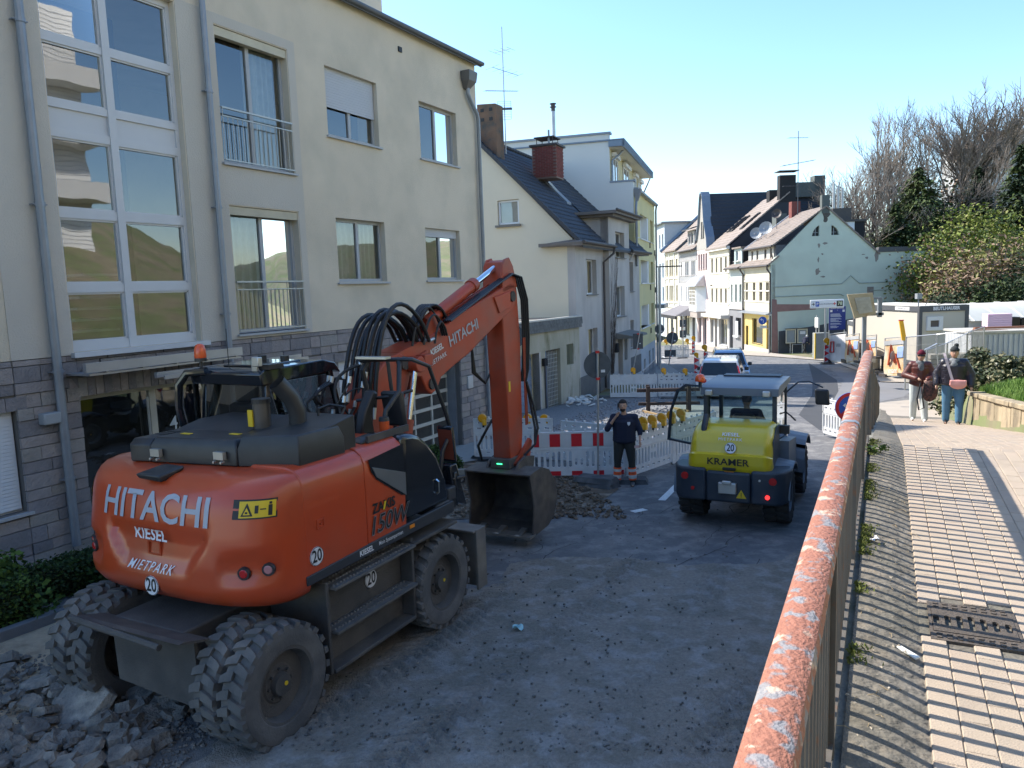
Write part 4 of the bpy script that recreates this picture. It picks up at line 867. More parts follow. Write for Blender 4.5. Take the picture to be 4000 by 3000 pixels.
# mansard slope, dormer storey, main roof
stepped_roof(mh, -WM, .1, -.35, 1.28, .6, 2.0, m_tb, 4, 'lower_roof'); gutter(mh, -WM, .1, -.42, 1.2)
dw_ = [(.9, 1.62, 1.35, 2.65), (2.2, 1.62, 2.75, 2.65), (4.3, 1.62, 4.8, 2.65), (5.7, 1.62, 6.2, 2.65)]
b = B(); walls(b, rect(-7.0, 1.45, -.4, 2.85), U(dw_), .3, .25); b.out('dormer_wall', mat('pale_slates', (.50, .49, .46), .8, var=.15, scale=6), mh)
B().box(-.42, -.1, .35, 2.2, 1.4, 2.9).out('dormer_cheek', mat('dormer_dark', (.08, .085, .10), .8, var=.2, scale=8), mh)
wins(mh, U(dw_), y=.42, m=m_black, div=(), sill=0)
stepped_roof(mh, -WM-.2, .12, .0, 2.88, 4.55, 6.0, m_tb, 17); stepped_roof(mh, -WM, .12, 9.2, 1.9, 4.55, 6.0, m_tb, 10, 'rear_roof'); gutter(mh, -WM-.3, .15, -.08, 2.82)
b = B(); b.tube([(-7.3, -.0, 2.9), (-7.3, 4.5, 6.05)], .08, 6); b.out('roof_flashing', m_steel, mh)
pipe(mh, [(-.05, -.42, 1.2), (-.05, -.4, .9), (-.05, -.12, .5), (-.05, -.12, -7.2)], .08, m_gut); pipe(mh, [(-7.3, -.42, 1.2), (-7.3, -.4, 1.0), (-7.3, -.12, .6), (-7.3, -.12, -7)], .08, m_gut); pipe(mh, [(-.4, .0, 2.8), (-.42, .1, 2.3), (-.4, .25, 1.6)], .05, m_gut)
dish(mh, -6.9, 1.0, 4.3); dish(mh, -4.6, 1.1, 4.6, .6); dish(mh, -5.5, 2.4, 5.9, .45, m_gut)
b = B(); b.box(-6.3, -5.6, 3.8, 4.6, 4.9, 7.0); b.out('chimney', m_brk, mh); b = B(); b.box(-9.5, -8.4, 3.4, 4.4, 4, 6.2); b.out('chimney', mat('slate_clad', (.1, .1, .1)), mh)
an2 = thing('roof_aerial', 'thin roof aerial standing on the mint gabled corner house', 'antenna', (PX+4, PY+5, 4.5)); b = B(); b.cyl((0, 0, 0), (0, 0, 8.6), .05, .03, n=5); yagi(b, (0, 0, 8), 2.2, 1.2, 14, .5, .05, .012); yagi(b, (0, 0, 5.8), 3.0, 1.5, 8, .9, .15, .02); yagi(b, (-.6, 0, 3.8), 1.5, 1.5, 6, .4, 0, .02); b.out('rods', m_ant, an2)
rb = thing('rear_block', 'white and slate block with steel flues behind the mint gable roof', 'building', (PX+8.2, PY+6, 0)); B().box(-1.6, 1.2, -.5, 3, -4, 5.0).out('wall', m_white, rb); B().box(1.2, 2.1, -.5, 3, -4, 5.0).out('slate_cheek', m_dark, rb); B().box(-1.7, 2.2, -.6, 3.1, 5.0, 5.2).out('roof', m_gut, rb); B().box(-.5, 1.2, .2, 1.5, 5.2, 6.3).out('chimney', m_gut, rb)
for k in range(3): B().cyl((-.2+.4*k, .8, 6.3), (-.2+.4*k, .8, 8.6-.2*k), .12, n=8).out('flue', m_steel, rb)
# --- narrow house with blue-grey front
n1 = row('narrow_house', 'narrow pale blue house with dark grey ground floor and small dormer')
ua, ub = 7.37, 11.9
gw = [(8.1, -1.96, 8.75, -.33), (9.5, -1.96, 10.1, -.33), (10.9, -1.96, 11.4, -.33)]; gg = [(8.1, -5.3, 9.8, -3.56), (10.7, -7.1, 11.7, -3.45)]
b = B(); walls(b, rect(-ub, -2.7, -ua, 1.2), U(gw), 0, .3); b.out('front_wall', mat('pale_blue_front', (.52, .56, .53), .9, var=.04), n1)
b = B(); walls(b, rect(-ub, ZR, -ua, -2.71), U(gg), -.02, .3); b.out('ground_floor', mat('grey_tile_front', (.20, .20, .21), .7, var=.12, scale=2), n1)
wins(n1, U(gw), y=.2, m=m_sillc, div=()); wins(n1, U(gg), y=.25, m=m_black, div=()); B().box(-9.6, -8.9, -.12, -.03, -5.3, -3.9).out('notice', m_white, n1); B().box(-9.9, -8.4, -.3, 0, -5.45, -5.3).out('sill', m_white, n1)
B().box(-ub, -ua, -.15, 0, -2.75, -2.6).out('cornice', m_greyp, n1)
stepped_roof(n1, -ub-.1, -ua, -.5, 1.25, 2.2, 2.6, m_tileb, 6); gutter(n1, -ub-.1, -ua, -.55, 1.2)
B().box(-ub, -ua, 2.2, 8, 0, 2.6).out('rear_wall', m_dark, n1)
b = B(); walls(b, rect(-11.0, 1.6, -8.6, 3.1), [(-10.5, 1.9, -9.1, 2.9)], .2, .3); b.out('dormer', mat('dormer_front', (.35, .42, .42), .8), n1); window(n1, -10.5, 1.9, -9.1, 2.9, y=.3, far=True, m=m_white); B().box(-11.2, -8.4, 0, 2.5, 3.1, 3.25).out('dormer_roof', m_tileb, n1); B().box(-8.6, -8.5, .3, 2.5, 1.6, 3.1).out('dormer_cheek', m_dark, n1); B().box(-11.0, -10.9, .3, 2.5, 1.6, 3.1).out('dormer_cheek', m_dark, n1)
# --- tall cream house with black slate flank
n2 = row('slate_flank_house', 'tall cream house with black slate flank wall and brown roof with skylights')
ua, ub = 11.9, 19.4
ww = [(12.8+k*1.65, z0_, 13.5+k*1.65, z1) for k in range(4) for z0_, z1 in ((.95, 2.45), (-2.2, -.76))]; sh = [(12.6, -6.6, 15.6, -3.9), (16.2, -7.2, 17.2, -3.9), (17.6, -6.6, 18.9, -3.9)]
b = B(); walls(b, rect(-ub, -3.2, -ua, 3.45), U(ww), 0, .3); b.out('front_wall', mat('cream_front', (.62, .57, .46), .9, var=.06, scale=1), n2)
b = B(); walls(b, rect(-ub, ZR, -ua, -3.21), U(sh), 0, .3); b.out('ground_floor', mat('white_front', (.60, .58, .54), .9), n2)
wins(n2, U(ww), y=.2, m=m_sillc, div=()); wins(n2, U(sh), y=.25, m=m_grey, div=(.5,))
b = B()
for z in (-3.3, -2.35, -.65, .8, 2.55): b.box(-ub, -ua, -.07, 0, z, z+.12)
b.box(-ub, -ua+.1, -.35, 0, 3.2, 3.5); b.out('cornice', m_pw, n2)
b = B(); b.prism([(0, ZR), (9.5, ZR), (9.5, 3.4), (6.0, 8.6), (0, 3.45)], 0, .3, lambda a, c, h: Vector((-ua-h, a, c))); b.out('slate_flank', mat('black_slate', (.022, .026, .036), .7, var=.15, scale=3), n2)
stepped_roof(n2, -ub, -ua+.1, -.4, 3.45, 6.0, 8.6, m_tb, 16)
b = B(); b.box(-12.6, -11.85, 5.0, 6.6, 7.6, 10.2); b.out('chimney', m_dark, n2); b = B(); b.box(-12.9, -11.5, 4.8, 6.8, 10.55, 10.62); b.out('chimney_plate', m_gut, n2); b = B(); b.box(-16.2, -15.3, 5.2, 6.4, 7.6, 9.2); b.out('chimney', m_dark, n2)
for x in (-18, -16.8, -13.6):
    v0, v1 = .32, .62; P = lambda v, dx, dz: (x+dx, -.4+6.4*v, 3.45+5.15*v+dz); b = B(); b.hexa([P(v0, -.4, .05), P(v0, .4, .05), P(v1, .4, .05), P(v1, -.4, .05), P(v0, -.4, .2), P(v0, .4, .2), P(v1, .4, .2), P(v1, -.4, .2)]); s_ = b.out('skylight', m_dark, n2); B().add([P(v0+.03, -.3, .22), P(v0+.03, .3, .22), P(v1-.03, .3, .22), P(v1-.03, -.3, .22)], [(0, 1, 2, 3)]).out('pane', gl2, s_)
B().box(-ub, -ua, -.9, 0, -3.75, -3.4).out('shop_fascia', mat('pale_fascia', (.5, .5, .48), .7), n2)
# --- pink house with slate gable
n3 = row('pink_house', 'narrow pink house with grey curved gable, bay window and steep black roof')
ua, ub = 19.45, 24.45
pw = [(20.1+k*1.0, 1.4, 20.75+k*1.0, 3.15) for k in range(4)]
b = B(); walls(b, rect(-ub, ZR, -ua, 3.6), U(pw)+[(-23.9, -6.9, -22.6, -4), (-22, -7.1, -20.4, -4)], 0, .3); b.out('front_wall', mat('pink_front', (.58, .47, .45), .9, var=.05), n3)
wins(n3, U(pw), y=.2, m=mat('brown_frame', (.24, .21, .17)), div=()); wins(n3, [(-23.9, -6.9, -22.6, -4), (-22, -7.1, -20.4, -4)], y=.22, m=m_grey, div=(.5,))
gp = [(0, 3.6), (5.0, 3.6), (4.75, 4.7), (3.7, 6.6), (3.1, 9.3), (2.75, 9.8), (2.25, 9.8), (1.9, 9.3), (1.3, 6.6), (.25, 4.7)]
b = B(); b.plate([(-ub+a, c) for a, c in gp], [rect(-22.5, 4.9, -21.95, 6.7), rect(-21.75, 4.9, -21.2, 6.7)], -.02, .3, fx); b.out('gable', mat('slate_gable', (.36, .34, .31), .8, var=.12, scale=2), n3)
wins(n3, [(-22.5, 4.9, -21.95, 6.7), (-21.75, 4.9, -21.2, 6.7)], y=.15, m=m_dark, div=())
b = B(); q = gp[1:]+[gp[0]]
for i in range(1, 9): (a0, c0), (a1, c1) = gp[i], gp[i+1]; b.hexa([(-ub+a0, -.25, c0), (-ub+a1, -.25, c1), (-ub+a1, .7, c1), (-ub+a0, .7, c0), (-ub+a0*1.02-.05, -.25, c0+.16), (-ub+a1*1.02-.05, -.25, c1+.16), (-ub+a1*1.02-.05, .7, c1+.16), (-ub+a0*1.02-.05, .7, c0+.16)])
b.out('gable_edge', mat('blue_zinc', (.19, .235, .29)), n3)
m_blk = mat('black_tiles', (.022, .025, .032), .6, var=.25, scale=5)
def cross_roof(par, x0, xm, x1, y0, y1, z0_, zm, m):
    n = 14; b = B()
    for sx_, ex in ((x1, 1), (x0, -1)):
        for i in range(n):
            a, c = i/n, (i+1)/n; xa, xc = sx_+(xm-sx_)*a, sx_+(xm-sx_)*c; za, zc = z0_+(zm-z0_)*a, z0_+(zm-z0_)*c
            b.hexa([(xa, y0, za-.1), (xa, y1, za-.1), (xc, y1, zc-.1), (xc, y0, zc-.1), (xa, y0, za+.08), (xa, y1, za+.08), (xc, y1, zc+.01), (xc, y0, zc+.01)])
    return b.out('roof', m, par)
cross_roof(n3, -ub, -(ua+ub)/2, -ua, .6, 13.5, 4.0, 9.75, m_blk)
b = B(); b.box(-22.6, -21.4, 12.4, 13.6, 8, 11.3); b.box(-22.8, -21.2, 10, 12.4, 9, 10.6); b.out('chimney', mat('slate_clad', (.1, .1, .1)), n3)
b = B(); b.prism([(-25.2, 0), (-24.6, -.9), (-21.4, -.9), (-20.6, 0)], -3.3, -.4, lambda a, c, h: Vector((a, c, h))); by = b.out('bay_window', m_white, n3)
for a0, a1, y_ in ((-24.3, -23.1, -.93), (-22.9, -21.7, -.93)):
    B().box(a0, a1, y_, y_+.03, -2.6, -.5).out('pane', gl2, by); b = B(); [b.box(a0+(a1-a0)*k/3-.03, a0+(a1-a0)*k/3+.03, y_-.03, y_, -2.6, -.5) for k in range(4)]; [b.box(a0, a1, y_-.03, y_, -2.6+k*.42, -2.55+k*.42) for k in range(6)]; b.out('glazing_bar', m_white, by)
B().prism([(-25.0, 0), (-24.5, -.8), (-21.4, -.8), (-20.8, 0)], -4.0, -3.3, lambda a, c, h: Vector((a, c, h))).out('bay_base', mat('brown_base', (.4, .34, .3), .9, var=.2, scale=3), n3)
b = B(); b.hexa([(-25.6, -1.3, -.45), (-20.4, -1.3, -.45), (-20.6, 0, -.45), (-25.4, 0, -.45), (-25.0, -.6, .5), (-21.2, -.6, .5), (-21.2, 0, .8), (-25, 0, .8)]); b.out('bay_roof', m_steel, n3)
# --- half timbered white house
n4 = row('timbered_house', 'white house with grey timber framing and dormer, dark tall windows')
ua, ub = 24.5, 33.0
tw = [(c+d, z0_, c+d+.55, z1) for c, n in ((25.3, 2), (28.3, 2), (31.6, 1)) for d in ([0, .95][:n]) for z0_, z1 in ((.8, 2.5), (-2.2, -.4))]; ts = [(25.4, -7, 26.8, -4), (28, -6.4, 30.5, -4), (31.4, -7.1, 32.5, -4)]
b = B(); walls(b, rect(-ub, ZR, -ua, 3.8), U(tw+ts), 0, .3); b.out('front_wall', m_white, n4)
wins(n4, U(tw), y=.15, m=m_dark, div=()); wins(n4, U(ts), y=.15, m=m_gut, div=(.5,))
b = B(); gtm = mat('grey_timber', (.30, .29, .29), .8)
for z in (.0, .75, 2.55, 3.1, 3.6): b.box(-ub, -ua, -.05, -.002, z, z+.16)
for k in range(18): b.box(-ub+k*.49, -ub+k*.49+.13, -.045, -.002, .1, .7); b.box(-ub+k*.49, -ub+k*.49+.15, -.045, -.002, 2.7, 3.6)
for k in range(9): b.box(-ub+k*1.0, -ub+k*1.0+.14, -.046, -.002, .9, 2.5)
b.out('timber_frame', gtm, n4)
stepped_roof(n4, -ub, -ua, -.5, 3.8, 5.8, 9.0, m_tb, 15); gutter(n4, -ub, -ua, -.55, 3.8)
b = B(); walls(b, rect(-29.5, 4.2, -26.2, 6.2), [(-29, 4.6, -28.1, 5.9), (-27.8, 4.6, -26.7, 5.9)], .2, .3); b.out('dormer', gtm, n4); wins(n4, [(-29, 4.6, -28.1, 5.9), (-27.8, 4.6, -26.7, 5.9)], y=.3, m=m_white, div=(), sill=0)
b = B(); b.hexa([(-30, -.4, 6.2), (-25.7, -.4, 6.2), (-25.7, 3.2, 7.2), (-30, 3.2, 7.2), (-30, -.4, 6.35), (-25.7, -.4, 6.35), (-25.7, 3.2, 7.35), (-30, 3.2, 7.35)]); b.out('dormer_roof', m_blk, n4); B().box(-26.2, -26.1, .4, 3, 4.2, 6.3).out('dormer_cheek', m_dark, n4)
b = B(); b.hexa([(-33.5, -2.4, -3.9), (-25, -2.4, -3.9), (-25.2, 0, -3.9), (-33.2, 0, -3.9), (-33.2, -2.3, -3.75), (-25.3, -2.3, -3.75), (-26.3, 0, -2.8), (-33, 0, -2.8)]); b.out('shop_awning', mat('slate_awning', (.17, .16, .17), .8, var=.1), n4); b = B(); b.box(-33.5, -25, -2.45, -2.3, -4.25, -3.88); b.out('awning_valance', m_dark, n4)
# --- cream ornate house, pale far houses
n5 = row('ornate_house', 'ornate cream house with arched windows and a blue edged roof')
ua, ub = 33.05, 41.3
ow = [(c, z0_, c+.8, z1) for c in (34, 36.3, 37.4, 39.6) for z0_, z1 in ((1.0, 3.1), (-2.3, -.3))]; og = [(34.2, -7, 35.2, -4.2), (36.6, -7, 38.2, -4), (39.5, -7.1, 40.5, -4)]
b = B(); walls(b, rect(-ub, ZR, -ua, 4.15), U(ow+og), 0, .3); b.out('front_wall', mat('ornate_cream', (.62, .57, .44), .9, var=.06, scale=1.5), n5)
wins(n5, U(ow), y=.2, m=mat('tan_frame', (.36, .32, .24), .8), div=()); wins(n5, U(og), y=.2, m=m_greyp, div=())
b = B()
for c in (34, 36.3, 37.4, 39.6):
    for zt in (3.1, -.3): b.prism([(-c-.95, zt), (-c+.15, zt), (-c-.1, zt+.25), (-c-.4, zt+.5), (-c-.7, zt+.25)], 0, .08, lambda a, cc, h: Vector((a, -h, cc)))
for z in (-3.2, -2.6, .55, 3.9): b.box(-ub, -ua, -.12, 0, z, z+.14)
for a in (33.2, 35.8, 38.7, 41): b.box(-a-.15, -a+.15, -.1, 0, -3, 3.9)
b.out('ornament', m_pw, n5)
stepped_roof(n5, -ub, -ua, -.5, 4.2, 6.0, 9.8, m_tb, 15); b = B(); b.tube([(-ub, -.6, 4.3), (-ub, 6.0, 10.1)], .28, 6); b.out('roof_edge', mat('blue_zinc', (.19, .235, .29)), n5)
for k, (nm, lb, u0, u1, zt, c_) in enumerate((('grey_roof_house', 'pale blue house with flat dormer storey at the far end of the row', 41.4, 47, 8.2, (.42, .48, .52)), ('end_house', 'far white decorated house at the end of the street', 47.1, 62, 4.0, (.6, .6, .58)))):
    n6 = row(nm, lb); fw = [(u0+.8+1.9*i, z_, u0+1.6+1.9*i, z_+1.9) for i in range(int((u1-u0)/2)) for z_ in (-6.4, -2.4, .9)+((4.9,) if k == 0 else ())]
    b = B(); walls(b, rect(-u1, ZR, -u0, zt), U(fw), 0, .3); b.box(-u0-.3, -u0, .3, 9, 3, zt); b.out('front_wall', mat('far_front_%d' % k, c_, .9, var=.05), n6); wins(n6, U(fw), y=.2, m=m_grey, div=()); B().box(-u1-.3, -u0+.4, -.5, 9, zt, zt+.2).out('roof', m_zinc, n6)
far = bld('street_end_house', 'distant pale house closing the view between the street rows', 14.5, 150, 90, -10); b = B(); hs = [(1.2+2.2*i, z, 2.2+2.2*i, z+1.7) for i in range(5) for z in (-6, -2.4, 1.2)]; walls(b, rect(0, -10, 12, 5), hs, 0, .3); b.out('front_wall', m_pw, far); wins(far, hs, y=.15, m=m_grey, div=()); B().prism([(-.5, 5), (12.5, 5), (9, 9), (3, 9)], 0, 7, fx).out('roof', m_blk, far)
# bench, tables and pots in front of the shops
for k, (px, py, lb) in enumerate(((2752, 1322, 'dark red wooden chair by the shop door'), (2770, 1330, 'pale folding cafe chair on the sunny sidewalk'), (2783, 1334, 'brown folding chair nearest the stroller'))):
    p = ong(px, py, .05); c_ = thing('cafe_chair', lb, 'chair', p, .4+k, 'cafe chairs'); mm = (mat('dark_red', (.18, .02, .03), .6), m_pw, mat('wood_brown', (.3, .15, .06), .7))[k]
    B().box(-.25, .25, -.25, .25, .43, .47).out('seat', mm, c_); B().box(-.25, .25, .22, .26, .5, .95).out('backrest', mm, c_)
    for x in (-.22, .22):
        for y in (-.22, .22): B().cyl((x, y, 0), (x, y, .45), .02, n=5).out('leg', mm, c_)
for k, (px, py) in enumerate(((2763, 1190), (2787, 1195), (2700, 1190))):
    p = at(px, py+45, (86, 82.5, 96)[k]); t_ = thing('basket_lamp', ('round straw basket lamp hanging by the pink house', 'round straw basket lamp hanging over the shop window', 'straw basket lamp under the slate awning')[k], 'lamp', p)
    B().ball((0, 0, 0), .5, 12, 6, (1, 1, .45)).out('shade', mat('straw', (.5, .4, .22), .8, var=.2, scale=8), t_, smooth=True); B().cyl((0, 0, .2), (0, 0, .9), .02, n=4).out('cord', m_dark, t_)
# ================================================================ wheeled excavator (local: x right, y forward, z up)
ex = thing('wheeled_excavator', 'big orange wheeled excavator with twin tyres and lowered bucket', 'excavator', (-2.5, 7.8, road_z(7.8)+.01), -radians(27.5))
m_or = mat('orange_paint', (.52, .062, .014), .34, var=.05, scale=2, coat=.35, dirt=((.30, .10, .05), .35, 1.3))
m_ord = mat('orange_dusty', (.44, .060, .020), .5, var=.1, scale=3, dirt=((.18, .12, .10), .45, 2))
m_blk2 = mat('black_cover', (.022, .023, .026), .42, var=.12, scale=4, dirt=((.07, .068, .065), .5, 2))
m_gloss = mat('gloss_dark', (.016, .019, .025), .12, var=0, coat=.6)
m_skirt = mat('dark_skirt', (.035, .038, .045), .5, var=.08)
m_frame = mat('dusty_frame', (.075, .07, .066), .8, var=.2, scale=5, bump=.3, dirt=((.16, .14, .12), .6, 2))
m_tyre = mat('dusty_tyre', (.10, .097, .094), .9, var=.15, scale=5, bump=.3, bscale=60, dirt=((.22, .20, .18), .65, 3))
m_tyred = mat('tyre', (.03, .03, .031), .9, var=.15, scale=5, dirt=((.09, .085, .08), .5, 3))
m_hose = mat('hose', (.014, .014, .016), .45, var=.1)
m_chrome = mat('chrome', (.75, .77, .8), .12, metal=1, var=0)
m_fit = mat('fitting', (.55, .55, .53), .35, metal=.7, var=.1)
m_amber = mat('amber', (.85, .26, .01), .3, var=.03, coat=.5)
m_oramb = mat('orange_lens', (.80, .10, .015), .25, var=.03, coat=.6)
m_red = mat('red_lens', (.45, .012, .012), .2, var=0, coat=.6)
m_letw = mat('white_print', (.72, .72, .74), .5, var=0)
m_letg = mat('silver_print', (.40, .42, .47), .45, var=0)
m_letb = mat('black_print', (.015, .015, .016), .5, var=0)
m_yelp = mat('yellow_print', (.75, .50, .02), .5, var=0)
def make_tyre(R, W, nl, mt, lug=.035, rim=.58, z=0):
    """tyre about the x axis, chevron blocks on the tread"""
    b = B(); r = R-lug
    prof = [(R*rim, -W*.40), (R*rim*1.08, -W*.47), (R*.80, -W*.5), (r*.95, -W*.49), (r, -W*.40), (r*1.005, 0), (r, W*.40), (r*.95, W*.49), (R*.80, W*.5), (R*rim*1.08, W*.47), (R*rim, W*.40)]
    b.lathe(prof, 40, lambda c_, s_, q, h: Vector((h, q*c_, q*s_)))
    for i in range(nl):
        for sd_ in (-1, 1):
            a0 = 2*pi*(i+(.5 if sd_ > 0 else 0))/nl; da = 2*pi/nl; V = []
            for rr, sh in ((r-.012, 1.0), (R, .86)):
                for (x, aa) in ((.02, .32), (.02, -.30+.0), (.30, -.30+.18), (.505, -.26+.42), (.495, .22+.42), (.30, .30+.18)):
                    an_ = a0+(aa-.1)*da*(1 if sh == 1 else .88)*1.0; rr2 = rr*(1-.05*max(0, x-.4)*10*.3); V.append(Vector((sd_*x*W*(1 if x < .5 else 1.0), rr2*cos(an_), rr2*sin(an_))))
            b.add(V, [(6, 7, 8, 11), (11, 8, 9, 10)]+[(k, (k+1) % 6, 6+(k+1) % 6, 6+k) for k in range(6)])
    return b
def wheel(par, me, c, R, W, side, mrim, name='wheel', rimr=.58, deep=.1):
    t = inst(name, me, par, c)
    b = B(); r = R*rimr; s = side
    b.lathe([(r*1.02, s*W*.42), (r*1.06, s*W*.45), (r*.98, s*W*.44), (r*.90, s*(W*.42-deep)), (r*.55, s*(W*.42-deep*1.05)), (r*.5, s*(W*.42-deep*.9)), (r*.2, s*(W*.42-deep*.9)), (0, s*(W*.42-deep*.9))], 28, lambda c_, s_, q, h: Vector((h, q*c_, q*s_)))
    rm = b.out('rim', mrim, t, smooth='auto')
    b = B(); x0 = W*.42-deep*.9; b.cyl((s*(x0-.01), 0, 0), (s*(x0+.05), 0, 0), r*.34, r*.30, n=16)
    for k in range(8): a = 2*pi*k/8; b.cyl((s*(x0-.01), r*.42*cos(a), r*.42*sin(a)), (s*(x0+.025), r*.42*cos(a), r*.42*sin(a)), .013, n=6)
    b.out('hub', m_frame, t, smooth='auto'); B().cyl((s*(x0+.05), .03, 0), (s*(x0+.056), .03, 0), .02, n=8).out('yellow_dot', m_yelp, t)
    return t
tyb = make_tyre(.53, .27, 24, m_tyre); tym = tyb.mesh('wheel', m_tyre)
for sx_ in (-1, 1):
    for y in (-1.25, 1.25):
        for x in (1.115, .80): wheel(ex, tym, (sx_*x, y, .53), .53, .27, sx_, m_frame, deep=.09 if x > 1 else .02)
# chassis
b = B(); b.box(-.45, .45, -1.6, 1.5, .55, 1.0); b.cyl((-.9, -1.25, .53), (.9, -1.25, .53), .13); b.cyl((-.9, 1.25, .53), (.9, 1.25, .53), .13); b.box(-.3, .3, -1.5, -1.0, .38, .75); b.box(-.3, .3, 1.0, 1.5, .38, .75); b.cyl((0, 0, 1.0), (0, 0, 1.3), .62, n=24)
b.out('chassis', m_frame, ex, bevel=.02)
b = B(); b.hexa([(-.62, -1.62, .98), (.72, -1.62, .98), (.72, -1.55, .98), (-.62, -1.55, .98), (-.62, -1.86, 1.06), (.72, -1.86, 1.06), (.72, -1.80, 1.06), (-.62, -1.80, 1.06)]); b.cyl((-.64, -1.87, 1.06), (.5, -1.87, 1.0), .03, n=8); b.hexa([(-.42, -1.62, .42), (.62, -1.62, .36), (.62, -1.58, .36), (-.42, -1.58, .42), (-.42, -1.64, 1.0), (.62, -1.64, 1.0), (.62, -1.6, 1.0), (-.42, -1.6, 1.0)])
b.out('rear_guard', m_frame, ex)
# steps box on the right, the same on the left
for sx_ in (1, -1):
    b = B(); f = lambda a: sx_*a
    def bx(x0, x1, *r): b.box(min(f(x0), f(x1)), max(f(x0), f(x1)), *r)
    bx(.5, 1.05, -.62, .68, .36, 1.10); bx(.5, 1.2, -.66, -.62, .32, 1.2); bx(.5, 1.2, .68, .72, .32, 1.2); bx(1.05, 1.22, -.62, .68, .32, .36)
    bx(.55, 1.24, .68, 1.55, 1.12, 1.16)
    sb = b.out('step_box', m_frame, ex, bevel=.01)
    for z in (1.12, .70):
        b = B(); x0, x1 = (.98, 1.26) if z > 1 else (1.06, 1.26); b.box(f(x0) if sx_ > 0 else f(x1), f(x1) if sx_ > 0 else f(x0), -.6, .68, z, z+.025)
        for i in range(26):
            for j in range(3 if z > 1 else 2): b.cyl((f(x0+.05+j*.09), -.57+i*.048, z+.025), (f(x0+.05+j*.09), -.57+i*.048, z+.042), .017, .012, n=6)
        b.out('step', mat('step_metal', (.16, .155, .15), .6, metal=.3, var=.2, scale=9), ex)
def disc(par, c, n, up, r, s, sz):
    """round white speed plate with black figures"""
    n = Vector(n).normalized(); up = Vector(up); rt = up.cross(n).normalized(); up = n.cross(rt); c = Vector(c); b = B()
    b.cyl(c, c+n*.006, r, n=28); d = b.out('speed_plate', m_letw, par); b = B()
    b.lathe([(r*.93, .0065), (r*.99, .0065)], 28, lambda c_, s_, q, h: c+n*h+(rt*c_+up*s_)*q); b.out('rim_line', m_letb, d, recalc=False)
    text('figures', s, sz, lambda x, y: c+n*.0075+rt*x+up*y, m_letb, d, bold=.02, sx=.8)
disc(ex, (1.055, .16, .93), (1, 0, 0), (0, 0, 1), .095, '20', .17)
# dozer blade in front
b = B(); P = [(2.05, .25), (2.0, .55), (2.03, .92), (2.12, .95), (2.1, .55), (2.16, .25)]
b.prism(P, -1.22, 1.22, lambda a, c, h: Vector((h, a, c-.08))); b.box(1.20, 1.235, 1.98, 2.2, .15, .90); b.box(-1.235, -1.20, 1.98, 2.2, .15, .90); b.box(-1.22, 1.22, 1.93, 2.2, .87, .90); b.box(-.6, -.45, 1.4, 2.05, .4, .6); b.box(.45, .6, 1.4, 2.05, .4, .6)
b.out('dozer_blade', mat('worn_steel', (.17, .155, .14), .6, metal=.3, var=.25, scale=5, dirt=((.32, .27, .2), .5, 2)), ex, bevel=.008)
# counterweight
HS = [(1.14, .24, .20), (1.155, .10, .10), (1.20, .035, .04), (1.28, .0, .015), (1.34, 0, .0), (1.40, .0, .0), (1.47, .0, .0), (1.54, .0, .0), (1.61, 0, .01), (1.68, 0, .02), (1.75, .0, .03), (1.82, 0, .045), (1.89, 0, .06), (1.96, .0, .075), (2.03, .0, .09), (2.10, .003, .11), (2.16, .012, .14), (2.21, .03, .17), (2.25, .06, .21), (2.275, .11, .26), (2.285, .18, .33)]
def outl(q):                       # q -1..1 along the plan outline -> x, y
    th = q*pi/2*1.0; sn, cs = sin(th), cos(th)
    return Vector(((1.22 if q > 0 else 1.27)*(1 if sn > 0 else -1)*abs(sn)**.62, -.86-.64*abs(cs)**.72))
def relief(x, h, q):
    d = 0
    w = .62-max(0, 1.80-h)*.75                     # hollow under the lettering, its sides closing downwards
    if abs(x) < w+.1 and 1.44 < h < 1.84: d += .055*sst(w+.09, w-.03, abs(x))*sst(1.44, 1.52, h)*sst(1.835, 1.79, h)
    k = max(0, 1-((abs(x)-.97)/.25)**2)*max(0, 1-((h-1.53)/.1)**2)
    if k > 0: d += .05*min(1, k*2.5)
    k = sst(.62, .72, abs(x))*sst(1.42, 1.40, h)*sst(1.34, 1.36, h)*0
    return d
b = B(); NQ = 120; V = []
for h, ins, bs in HS:
    for i in range(NQ+1):
        q = -1+2*i/NQ; p = outl(q); c0 = Vector((0, -.5)); r_ = (p-c0); L_ = r_.length; nrm_ = Vector((sin(q*pi/2)**3 if True else 0, -abs(cos(q*pi/2))**.5))
        dd = relief(p.x, h, q); p2 = p-r_/L_*(ins)+Vector((0, bs*abs(cos(q*pi/2))**.5)); p2.y += dd*min(1, abs(cos(q*pi/2))*2.2); V.append((p2.x, p2.y, h))
k = NQ+1; F = [(j*k+i, j*k+i+1, (j+1)*k+i+1, (j+1)*k+i) for j in range(len(HS)-1) for i in range(NQ)]
n0 = len(V); top = [(len(HS)-1)*k+i for i in range(k)]; V += [(1.0, -.3, 2.285), (-1.0, -.3, 2.285)]; F.append(tuple(top+[n0, n0+1])); V += [(1.05, -.6, 1.14), (-1.05, -.6, 1.14)]; F.append(tuple(list(range(k))[::-1]+[n0+3, n0+2]))
b.add(V, F); cw = b.out('counterweight', m_or, ex, smooth='auto')
